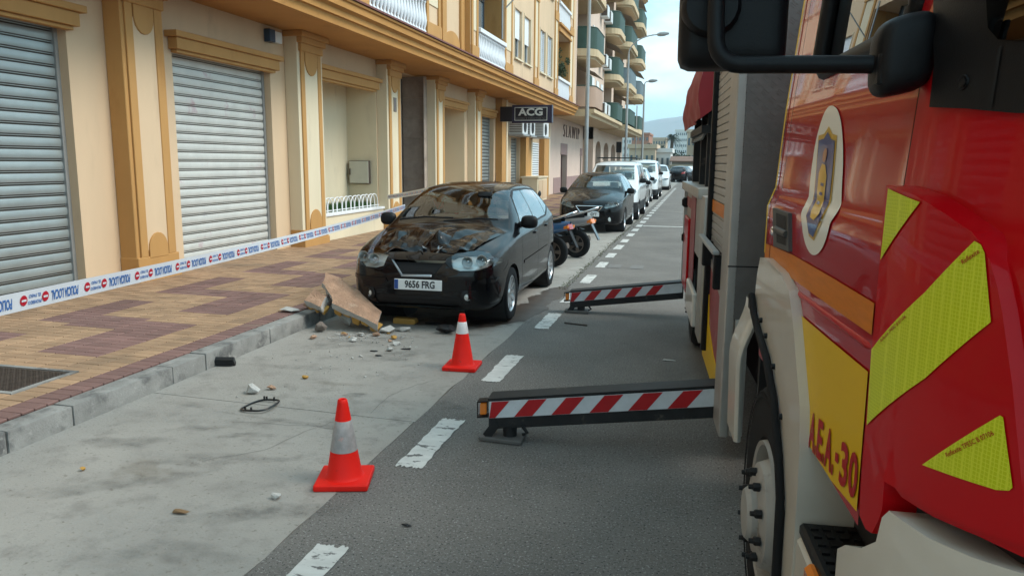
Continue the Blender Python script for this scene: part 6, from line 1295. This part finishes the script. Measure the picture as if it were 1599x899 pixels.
m = MB(); LB(m, .34, 1.45, .012, .055, 1.225, 1.25); rl = m.build('locker_rail', 'galvanised', TR, None, .006, world=False)
m = MB(); LB(m, .36, .42, -.03, .04, 1.02, 1.224); m.build('rail_bracket', 'truck_black', rl, None, .008, world=False)
m = MB(); LB(m, 1.2, 1.26, -.03, .04, 1.05, 1.224); m.build('rail_bracket', 'truck_black', rl, None, .008, world=False)
m = MB(); LB(m, .33, 1.72, -.055, -.04, .30, 1.15); lp = m.build('lower_locker', 'faded_red', TR, world=False)
m = MB(); m.prism([(.33, .30), (1.72, .30), (1.72, 1.10), (1.55, 1.12), (1.30, .62), (.9, .50), (.33, .44)], 'x', .034, .039); m.build('yellow_corner', 'truck_yellow', lp, world=False)
m = MB(); m.prism([(.33, .92), (.33, .97), (1.55, 1.15), (1.55, 1.10)], 'x', .02, .038); m.build('trim_bar', 'aluminium', lp, world=False)
m = MB(); LB(m, 1.72, 2.10, -.06, .0, .38, 1.50); m.build('middle_post', 'aluminium', TR, 40, .015, 2, world=False)
m = MB(); LB(m, 2.02, 4.50, -2.4, .03, 1.47, 1.555); m.build('deck', 'aluminium', TR, 40, .01, 2, world=False)
m = MB(); LB(m, 2.10, 4.46, -.06, -.03, .95, 1.47); dk = m.build('deck_locker', 'aluminium', TR, world=False)
m = MB(); LB(m, 3.0, 3.6, -.028, -.022, .5, 1.46); LB(m, 3.4, 4.4, -.029, -.024, 1.3, 1.4); m.build('red_panel', 'faded_red', dk, world=False)
m = MB(); LB(m, 3.62, 4.3, -.03, .0, .45, 1.2); m.build('red_side', 'truck_red', dk, None, .01, world=False)
m = MB(); LB(m, 4.3, 4.42, -.05, .03, 1.28, 1.38); LB(m, 4.3, 4.40, -.05, .02, .9, 1.0); m.build('side_lamp', 'truck_black', TR, None, .02, world=False)
m = MB(); LB(m, 2.12, 3.0, -.01, .03, .42, .70); m.build('side_rail', 'truck_white', TR, None, .01, world=False)
m = MB(); LB(m, 4.40, 4.50, -.10, .0, .45, 1.47); m.build('rear_post', 'aluminium', TR, world=False)
m = MB(); LB(m, .3, 1.45, -2.45, -.07, 2.88, 2.95); LB(m, .32, 1.44, -2.45, -2.4, .6, 2.88); LB(m, 1.42, 1.46, -2.4, -.08, 1.5, 2.88); m.build('body_roof', 'aluminium', TR, world=False)
# red tarpaulin over the ladder gantry
tp = MB(); rt2 = random.Random(8)
def tarp(u, v):
    s_ = 2.3 + 2.35*u; a = v; prof = [(.02, 2.10), (.035, 2.25), (.01, 2.5), (-.10, 2.78), (-.30, 2.95), (-.9, 3.0), (-1.1, 2.6), (-1.12, 2.1)]; k = a*(len(prof)-1); i = min(int(k), len(prof)-2); f = k-i
    t_ = prof[i][0]*(1-f)+prof[i+1][0]*f; z_ = prof[i][1]*(1-f)+prof[i+1][1]*f
    return (-(t_ + .012*math.sin(u*13 + v*11) + .007*math.sin(u*37 - v*23)), s_, z_ + .008*math.sin(u*9+1))
tp.grid(tarp, 40, 24); tp.grid(lambda u, v: (-tarp(1, u*.5)[0]*(1-v) + v*.5 if False else tarp(1, u)[0]*(1-v) + v*.5, tarp(1, u)[1], tarp(1, u)[2]*(1-v) + v*2.5), 24, 4); tp.grid(lambda u, v: (tarp(0, u)[0]*(1-v) + v*.5, tarp(0, u)[1], tarp(0, u)[2]*(1-v) + v*2.5), 24, 4); tp.build('tarpaulin', 'tarp_red', TR, 60, world=False)
m = MB()
for s_ in (2.5, 3.2, 4.2): LB(m, s_, s_+.08, -1.0, -.06, 1.555, 2.2)
LB(m, 2.3, 4.4, -.9, -.10, 1.99, 2.08); LB(m, 2.4, 3.9, -.08, .0, 2.0, 2.06); m.build('gantry', 'steel_dark', TR, world=False)
m = MB(); r3 = random.Random(5)
for i in range(7):
    s_ = 2.6 + i*.22; m.tube([(.05 + r3.uniform(-.02, .05), s_, 2.08), (.03, s_+.12, 1.96), (.06, s_+.26, 2.05)], .012, 6)
m.build('hose_loop', 'galvanised', TR, 50, world=False)
# outriggers
def outrigger(s0, t1, z_out, z_in, lb):
    dz = z_in - z_out
    def Z(t, z): return z + dz*(t1-t)/(t1-.04)
    def bm_(m, sa, sb, ta, tb, za, zb):
        vs = []
        for t_ in (ta, tb):
            for s_, z_ in ((sa, za), (sb, za), (sb, zb), (sa, zb)): vs.append((-t_, s_, Z(t_, z_)))
        return m.add(vs, [(0, 1, 2, 3), (7, 6, 5, 4), (0, 4, 5, 1), (1, 5, 6, 2), (2, 6, 7, 3), (3, 7, 4, 0)])
    m = MB(); bm_(m, s0, s0+.14, t1, -.045, z_out-.20, z_out-.012); o = m.build('outrigger', 'steel_dark', TR, None, .006, world=False, label=lb)
    m = MB(); bm_(m, s0-.006, s0+.15, t1+.004, -.04, z_out-.011, z_out+.004); m.build('top_plate', 'steel_dark', o, world=False)
    m = MB(); bm_(m, s0-.005, s0-.001, t1-.005, -.03, z_out-.125, z_out-.016); m.build('hazard_board', 'hazard_white', o, world=False)
    t_ = t1-.03; h = .105; k = 0
    while t_ > .09:
        z0, z1 = z_out-.123, z_out-.018; m = MB(); q = [(t_, z1 if k else z1), (t_-.115, z1), (t_+.0-.0, z0), (t_+.115, z0)]
        pts = [(min(t1-.006, t_+.10), z0), (t_-.015, z0), (t_-.105, z1), (t_+.01, z1)]
        m.add([(-a, s0-.0075, Z(a, z)) for a, z in pts], [(0, 1, 2, 3)]); m.build('hazard_stripe', 'hazard_red', o, world=False); t_ -= .235; k += 1
    m = MB(); bm_(m, s0-.01, s0+.05, t1+.055, t1+.012, z_out-.10, z_out-.02); m.build('marker_lamp', 'amber', o, None, .006, world=False)
    m = MB()
    for a in (z_out-.015, z_out-.115): bm_(m, s0-.018, s0+.06, t1+.07, t1+.0, a, a+.008)
    bm_(m, s0-.018, s0-.012, t1+.07, t1+.064, z_out-.115, z_out-.01); m.build('lamp_guard', 'truck_black', o, world=False)
    m = MB(); m.lathe([(0, .0), (.045, .0), (.045, z_out-.12), (.055, z_out-.11), (.055, z_out-.07)], (-(t1-.13), s0+.05, .028), (0, 0, 1), 16); m.build('jack', 'steel_dark', o, 40, world=False)
    m = MB(); m.prism([(-(t1+.06), s0-.02), (-(t1-.22), s0-.06), (-(t1-.22), s0+.17), (-(t1-.0), s0+.17), (-(t1+.06), s0+.10)], 'z', .004, .03); m.build('foot_pad', 'pad_steel', o, None, .004, world=False)
    m = MB(); m.obox((-(t1-.02), s0-.002, z_out-.20), (.035, 0, .05), (0, .004, 0), (-.02, 0, .02)); m.tube([(-(t1-.22), s0-.01, z_out-.16), (-(t1-.25), s0-.012, z_out-.20), (-(t1-.22), s0-.012, z_out-.215)], .012, 6); m.build('bracket', 'steel_dark', o, world=False)
outrigger(.36, 1.375, .275, .435, 'outrigger with hazard stripes nearer the cab')
outrigger(4.64, 1.255, .255, .405, 'outrigger with hazard stripes at the rear')
# ---------------------------------------------------------------- police tape
mat('tape_white', (.66, .68, .72), .35, var=.03, vs=8); mat('tape_blue', (.05, .15, .42), .4); mat('tape_red', (.48, .012, .03), .4)
def tape(lb, A_, B_, sag, printed, wd=.08, phase=0., flip=False):
    A_, B_ = Vector(A_), Vector(B_); Ln = (B_-A_).length; side = (B_-A_).cross(Vector((0, 0, 1))).normalized()
    if (side.x < 0) != flip: side = -side
    def T(a, h, off=0.):
        u = a/Ln; p = A_.lerp(B_, u); p.z -= sag*math.sin(math.pi*max(0, min(1, u))); tw = .10*math.sin(u*9)
        return p + Vector((0, 0, h)) + side*(off + tw*h)
    root = thing('police_tape', lb, 'tape', tuple(A_), static=True, group='police tape across the pavement')
    m = MB(); n = int(Ln/.06); m.grid(lambda u, v: T(u*Ln, (v-.5)*wd), n, 2); m.build('band', 'tape_white', root, 60)
    if not printed: return root
    big = textmesh('POLICIA LOCAL', .058, 0, .0016, .455); s1 = textmesh('PROHIBIDO', .020, 0, .0004, .8); s2 = textmesh('EL PASO', .020, 0, .0004, 1.0)
    def lay(me, c, dz):   # upside-down, as the tape was hung
        q = me.copy(); a = min(v.co.x for v in me.vertices); b = max(v.co.x for v in me.vertices)
        for v in q.vertices: v.co = T(c - (v.co.x-(a+b)/2), dz - v.co.y, .002)
        return q
    k = 0; P_ = .43; a0 = phase
    while a0 < Ln-.2:
        for d in (0., .135):
            m = MB(); c = a0+d
            if c > 0:
                m.add([T(c + .022*math.cos(i*.3927), .022*math.sin(i*.3927), .002) for i in range(16)], [tuple(range(16))]); cs = m.build('no_entry_sign', 'tape_red', root)
                m = MB(); m.add([T(c-.014, -.0045, .0035), T(c+.014, -.0045, .0035), T(c+.014, .0045, .0035), T(c-.014, .0045, .0035)], [(0, 1, 2, 3)]); m.build('bar', 'tape_white', cs)
        if a0 > -.3:
            link('lettering', setmat(lay(big, a0+.268, 0), 'tape_blue'), root); link('lettering', setmat(lay(s1, a0+.068, -.013), 'tape_blue'), root); link('lettering', setmat(lay(s2, a0+.068, .014), 'tape_blue'), root)
        a0 += P_
    return root
d_ = Vector((-4.15+2.639, 10.5-2.384, 1.087-1.193)).normalized()
tape('white police tape with blue lettering strung along the sidewalk to the damaged car', Vector((-2.639, 2.384, 1.193)) - d_*1.0, (-4.15, 10.5, 1.087), .05, True, phase=1.13-.43*3)
tape('short stretch of police tape between the pilaster and the back of the damaged car', (-6.97, 16.55, .92), (-4.05, 12.3, 1.36), .02, True, .10, flip=True)
# ---------------------------------------------------------------- traffic cones
mat('cone_orange', (.74, .014, .008), .55, spec=.2, var=.08, vs=9, c2=(.30, .03, .02), c2p=(.62, .72), c2s=18); mat('cone_band', (.30, .28, .275), .5, var=.2, vs=30, c2=(.60, .30, .26), c2p=(.62, .72), c2s=18); mat('cone_band_clean', (.66, .64, .64), .5, var=.08, vs=30, c2=(.55, .06, .05), c2p=(.66, .72), c2s=16)
def cone(lb, loc, rz, band, b0, b1):
    root = thing('traffic_cone', lb, 'traffic cone', loc, rz, group='orange cones in front of the damaged car')
    m = MB(); m.box(-.145, .145, -.145, .145, 0, .036); b = m.build('base', 'cone_orange', root, 40, .014, 3, world=False)
    r = lambda z: .098 - (z-.036)*.168
    m = MB(); m.lathe([(.112, .032), (.104, .040), (r(.05), .05), (r(b0), b0)], n=40); m.build('cone_body', 'cone_orange', root, 50, world=False); m = MB(); m.lathe([(r(b1), b1), (r(.45), .45), (r(.466), .466), (r(.466)-.006, .472), (r(.466)-.012, .468), (r(.466)-.012, .40)], n=40); m.build('cone_tip', 'cone_orange', root, 50, world=False)
    m = MB(); m.lathe([(r(b0), b0), (r(b0)+.0015, b0+.001), (r((b0+b1)/2)+.0015, (b0+b1)/2), (r(b1)+.0015, b1-.001), (r(b1), b1)], n=40); m.build('reflective_band', band, root, 50, world=False)
cone('orange cone with a dirty silver band nearest the camera', (-1.825, 3.66, .001), R(16), 'cone_band', .185, .355)
cone('orange cone with a cleaner white band close to the damaged car', (-1.90, 6.08, .001), R(4), 'cone_band_clean', .305, .405)
# ---------------------------------------------------------------- fallen cornice and debris
mat('terracotta', (.42, .26, .175), .9, var=.3, vs=9, bump=.9, bs=45, spec=.2, c2=(.52, .38, .28), c2p=(.55, .72), c2s=6, c3=(.22, .12, .085), c3p=(.62, .70), c3s=14); mat('rubble_white', (.47, .455, .43), .9, var=.15, vs=20, bump=.5, bs=60); mat('ochre_broken', (.46, .25, .055), .8, var=.15, vs=12, bump=.3, bs=70); mat('black_bits', (.012, .013, .015), .35)
mat('rubble_crumb', (.40, .385, .36), .9, var=.3, vs=15); mat('mortar_dark', (.16, .13, .11), .95, var=.3, vs=20); mat('leaf_brown', (.20, .12, .06), .9)
rd = random.Random(17)
def slabpiece(name, lb, q, th, top_m, mould, seed, jag=.035, n=9):
    r = random.Random(seed); q = [Vector(p) for p in q]; nm = (q[1]-q[0]).cross(q[-1]-q[0]).normalized(); nm = nm if nm.z > 0 else -nm
    root = thing(name, lb, 'rubble', (sum(p.x for p in q)/len(q), sum(p.y for p in q)/len(q), 0), static=True); rim = []
    for i in range(len(q)):
        a, b = q[i], q[(i+1) % len(q)]; inn = (sum(q, Vector())/len(q) - (a+b)/2).normalized()
        for k in range(n): rim.append(a.lerp(b, k/n) + inn*(r.random()*jag if k else 0))
    N_ = len(rim); c = sum(rim, Vector())/N_
    m = MB(); inner = [c.lerp(p, .6) + nm*r.uniform(-.006, .007) for p in rim]
    m.add(rim + inner + [c], [(i, (i+1) % N_, N_+(i+1) % N_, N_+i) for i in range(N_)] + [(N_+i, N_+(i+1) % N_, 2*N_) for i in range(N_)]); low = [p - nm*(th + r.uniform(-.02, .025)) + (c-p)*r.uniform(-.02, .08) for p in rim]
    m.add(rim + low, [(i, (i+1) % N_, N_+(i+1) % N_, N_+i) for i in range(N_)], 1); m.add(low, [tuple(range(N_))], 1); m.build('tile_face', [top_m, 'rubble_white'], root, 25)
    if mould:      # stepped ochre moulding along the front and right edge, underneath
        a, b = q[mould[0]], q[mould[1]]; dv = (b-a).normalized(); inn = (sum(q, Vector())/len(q) - (a+b)/2); inn = (inn - dv*inn.dot(dv)).normalized(); Ln = (b-a).length; k = 5
        for i in range(k):
            d0, d1 = Ln*(i+.02)/k, Ln*(i+1)/k; hh = (.10, .05, .11, .05, .09)[i]*mould[2]; p = a + dv*d0 - nm*th + inn*.012; w_ = dv*(d1-d0); y_ = inn*.10
            m = MB(); top = [p, p+w_, p+w_+y_, p+y_]; bot = [p + w_*.15 - nm*hh, p + w_*.85 - nm*hh, p + w_*.8 + y_*.7 - nm*hh*.8, p + w_*.2 + y_*.7 - nm*hh*.8]
            m.add(top + bot, [(0, 1, 2, 3), (7, 6, 5, 4), (0, 4, 5, 1), (1, 5, 6, 2), (2, 6, 7, 3), (3, 7, 4, 0)]); m.build('moulding', 'ochre_broken', root, None, .006)
        m = MB(); 
        for i in range(8):
            p = c - nm*(th+.03) + dv*r.uniform(-.22, .22)*Ln + inn*r.uniform(-.02, .12); s_ = r.uniform(.02, .05); m.obox(p, dv*s_, inn*s_*.9, nm*s_*.8)
        m.build('mortar', 'mortar_dark', root, None, .008)
    return root
slabpiece('fallen_cornice', 'large broken cornice slab tilted on the kerb in front of the damaged car', [(-3.65, 7.14, .285), (-3.115, 7.07, .10), (-3.175, 7.33, .185), (-3.46, 7.43, .37), (-3.72, 7.49, .50), (-3.885, 7.46, .555), (-3.845, 7.31, .465), (-3.735, 7.25, .37)], .075, 'terracotta', (0, 1, .8), 4, .022, 4)
slabpiece('fallen_cornice', 'smaller broken cornice block lying against the kerb left of the large slab', [(-3.99, 7.17, .29), (-3.76, 7.10, .245), (-3.76, 7.24, .335), (-3.94, 7.33, .40)], .085, 'terracotta', (0, 1, .6), 6, .012, 5)
def rock(name, lb, loc, size, mt, seed, flat=.6, cat='rubble', rz=0., group='debris on the ground', pts=16):
    r = random.Random(seed); bm = bmesh.new()
    for i in range(pts):
        v = Vector((r.gauss(0, 1), r.gauss(0, 1), r.gauss(0, 1))).normalized()*r.uniform(.75, 1.1); bm.verts.new((v.x*size[0], v.y*size[1], v.z*size[2]))
    bmesh.ops.convex_hull(bm, input=bm.verts[:]); bmesh.ops.delete(bm, geom=[v for v in bm.verts if not v.link_faces], context='VERTS'); zmin = min(v.co.z for v in bm.verts)
    for v in bm.verts: v.co.z -= zmin
    me = bpy.data.meshes.new(name); bm.to_mesh(me); bm.free(); me.materials.append(MT[mt]); sharp(me, 20); return link(name, me, None, loc=(loc[0], loc[1], loc[2] + .002), rot=(0, 0, rz), label=lb, cat=cat, group=group)
rock('rubble_chunk', 'rough mortar lump under the raised end of the large cornice slab', (-3.62, 7.36, 0), (.16, .10, .12), 'rubble_white', 71)
rock('rubble_chunk', 'broken tile lump on the kerb behind the smaller cornice block', (-4.06, 7.46, .14), (.09, .07, .06), 'terracotta', 72)
rock('rubble_chunk', 'grey mortar heap on the sidewalk left of the smaller cornice block', (-4.22, 7.25, .145), (.13, .09, .025), 'rubble_white', 73)
rock('rubble_chunk', 'white mortar chunk at the right foot of the large cornice slab', (-3.05, 7.16, 0), (.10, .07, .045), 'rubble_white', 1)
rock('rubble_chunk', 'flat white plaster piece beside the white mortar chunk', (-2.92, 7.28, 0), (.09, .06, .03), 'rubble_white', 2)
rock('rubble_chunk', 'dark stone wedged under the smaller cornice block', (-3.72, 7.02, 0), (.07, .06, .06), 'mortar_dark', 3)
rock('rubble_chunk', 'white broken plaster piece behind the black mirror frame', (-3.22, 4.96, 0), (.075, .05, .045), 'rubble_white', 4)
rock('rubble_chunk', 'brownish tile chip beside the white plaster piece', (-3.13, 5.08, 0), (.045, .025, .02), 'terracotta', 5)
rock('rubble_chunk', 'lone pale stone near the silver-banded cone', (-2.07, 3.36, 0), (.035, .028, .02), 'rubble_white', 6)
rock('rubble_chunk', 'flat brown clod lying alone in the foreground', (-2.44, 3.09, 0), (.05, .022, .014), 'leaf_brown', 7)
rock('rubble_chunk', 'small ochre chip between the mirror frame and the damaged car', (-3.03, 5.42, 0), (.032, .022, .018), 'ochre_broken', 8)
rock('rubble_chunk', 'tiny ochre chip near the kerb in the foreground', (-3.32, 3.41, 0), (.020, .016, .012), 'ochre_broken', 9)
rock('rubble_chunk', 'pair of white crumbs in front of the large cornice slab', (-3.22, 6.72, 0), (.045, .03, .028), 'rubble_white', 10)
rock('rubble_chunk', 'white crumb near the dark stain before the damaged car', (-2.72, 6.45, 0), (.04, .03, .022), 'rubble_white', 11)
rock('plaster_scrap', 'white plaster scrap on the asphalt between the outriggers', (-.19, 6.79, 0), (.07, .03, .008), 'rubble_white', 12, group=None)
m = MB(); m.prism([(-3.17, .0), (-2.93, .0), (-2.90, .02), (-2.92, .06), (-3.16, .065)], 'y', 7.60, 7.70); m.build('moulding_piece', 'ochre_broken', None, None, .012, 2, label='ochre moulding bar lying under the front bumper', cat='rubble', group='debris on the ground')
# mirror frame
mf = thing('broken_mirror', 'black oval mirror frame lying on the concrete', 'mirror', (-2.97, 4.68, 0)); pts = []
for i in range(32):
    a = 2*math.pi*i/32; sp = lambda q, k: math.copysign(abs(q)**k, q); pts.append((.108*sp(math.cos(a), .6)*(1-.10*math.sin(a)), (.13*sp(math.sin(a), .65)), .018 + .010*math.cos(a)))
m = MB(); m.tube(pts + [pts[0]], .0075, 7, caps=False); m.build('ring', 'black_bits', mf, 50, world=False)
for x, y in ((-.05, .125), (-.03, .125), (.03, .125), (.0, -.125), (-.05, -.12)):
    m = MB(); m.box(x-.005, x+.005, y-.005, y+.005, .012, .042); m.build('clip', 'black_bits', mf, world=False)
vg = thing('car_vent', 'black plastic vent grille lying against the kerb', 'car part', (-3.88, 5.60, 0), R(14)); m = MB(); m.obox((0, 0, .035), (.085, 0, 0), (0, .012, .02), (0, -.02, .03)); m.build('frame', 'black_bits', vg, None, .005, world=False)
for i in range(4): m = MB(); m.obox((0, -.028, .018+i*.014), (.075, 0, 0), (0, .004, .003), (0, -.002, .004)); m.build('slat', 'black_bits', vg, world=False)
rock('mirror_shell', 'black mirror shell lying left of the white-banded cone', (-2.46, 7.30, 0), (.105, .06, .045), 'black_bits', 31, cat='car part', pts=60)
for i, (x, y, a, b, c, lb) in enumerate(((-2.72, 7.66, .10, .05, .02, 'flat black plastic shard under the bumper beside the ochre bar'), (-2.38, 7.80, .05, .05, .035, 'black rag-like plastic scrap under the front of the damaged car'), (-2.60, 6.55, .06, .02, .008, 'thin black shard in front of the damaged car'), (-2.86, 6.40, .05, .02, .008, 'second thin black shard left of the dark stain'), (-2.75, 6.25, .04, .02, .008, 'third thin black shard nearest the mirror frame'), (-1.30, 3.25, .035, .012, .008, 'small black chip on the asphalt by the nearest cone'), (-2.05, 3.9, .0, .0, .0, ''))):
    if a: rock('plastic_shard', lb, (x, y, 0), (a, b, c), 'black_bits', 40+i, cat='car part')
m = MB(); m.tube([(-1.36, 8.12, .008), (-1.1, 8.05, .008)], .009, 6); m.build('plastic_strip', 'black_bits', None, label='thin black strip lying on the asphalt before the rear outrigger', cat='car part')
rr2 = random.Random(77); V = []; F = []
def crumb(x, y, s_):
    bm = bmesh.new()
    for i in range(9):
        v = Vector((rr2.gauss(0, 1), rr2.gauss(0, 1), rr2.gauss(0, .6))).normalized()*rr2.uniform(.6, 1.2)*s_; bm.verts.new((x + v.x*1.2, y + v.y, max(.0, v.z + s_*.45) + .002))
    bmesh.ops.convex_hull(bm, input=bm.verts[:]); bm.verts.index_update(); o = len(V); V.extend(tuple(v.co) for v in bm.verts); F.extend(tuple(o + v.index for v in f.verts) for f in bm.faces); bm.free()
for i in range(95):
    y = 4.7 + 2.75*rr2.random()**.5; crumb(rr2.uniform(-3.8, -2.2) if y > 5.8 else rr2.uniform(-3.3, -2.5), y, rr2.uniform(.004, .011)*(1.7 if rr2.random() < .12 else 1))
for i in range(60): crumb(rr2.gauss(-3.25, .3), rr2.gauss(6.95, .16), rr2.uniform(.004, .013))
for i in range(40): crumb(rr2.uniform(-3.85, -.2), rr2.uniform(2.6, 7), rr2.uniform(.003, .006))
me = bpy.data.meshes.new('rubble'); me.from_pydata(V, [], F); me.materials.append(MT['rubble_crumb']); link('rubble', me, None, label='small white plaster crumbs scattered over the parking lane', cat='rubble', kind='stuff')
for k, (cl, mt) in enumerate((('white plaster', 'rubble_white'), ('reddish tile', 'terracotta'), ('ochre render', 'ochre_broken'))):
    xs = sorted(min(-2.75, max(-3.8, rr2.gauss(-3.2, .30))) for _ in range(4))
    for i, x in enumerate(xs):
        s_ = rr2.uniform(.018, .040); rock('rubble_lump', '%s lump before the cornice slab, %s from the kerb' % (cl, ('nearest', 'second', 'third', 'farthest')[i]), (x, rr2.gauss(6.92, .13), 0), (s_*1.3, s_, s_*.6), mt, 200+i+10*k, group='rubble lumps before the cornice slab', rz=rr2.uniform(0, 3))
# ---------------------------------------------------------------- haze
hm_ = bpy.data.materials.new('haze'); hm_.use_nodes = True; hn = hm_.node_tree; hn.nodes.clear(); ho = hn.nodes.new('ShaderNodeOutputMaterial'); hv = hn.nodes.new('ShaderNodeVolumePrincipled'); hv.inputs['Color'].default_value = (.74, .87, 1, 1); hv.inputs['Density'].default_value = .00023; hv.inputs['Anisotropy'].default_value = .2; hn.links.new(hv.outputs[0], ho.inputs['Volume']); MT['haze'] = hm_
m = MB(); m.box(-3200, 3200, -420, 4600, -9, 300); hzo = m.build('haze', 'haze', kind='stuff')
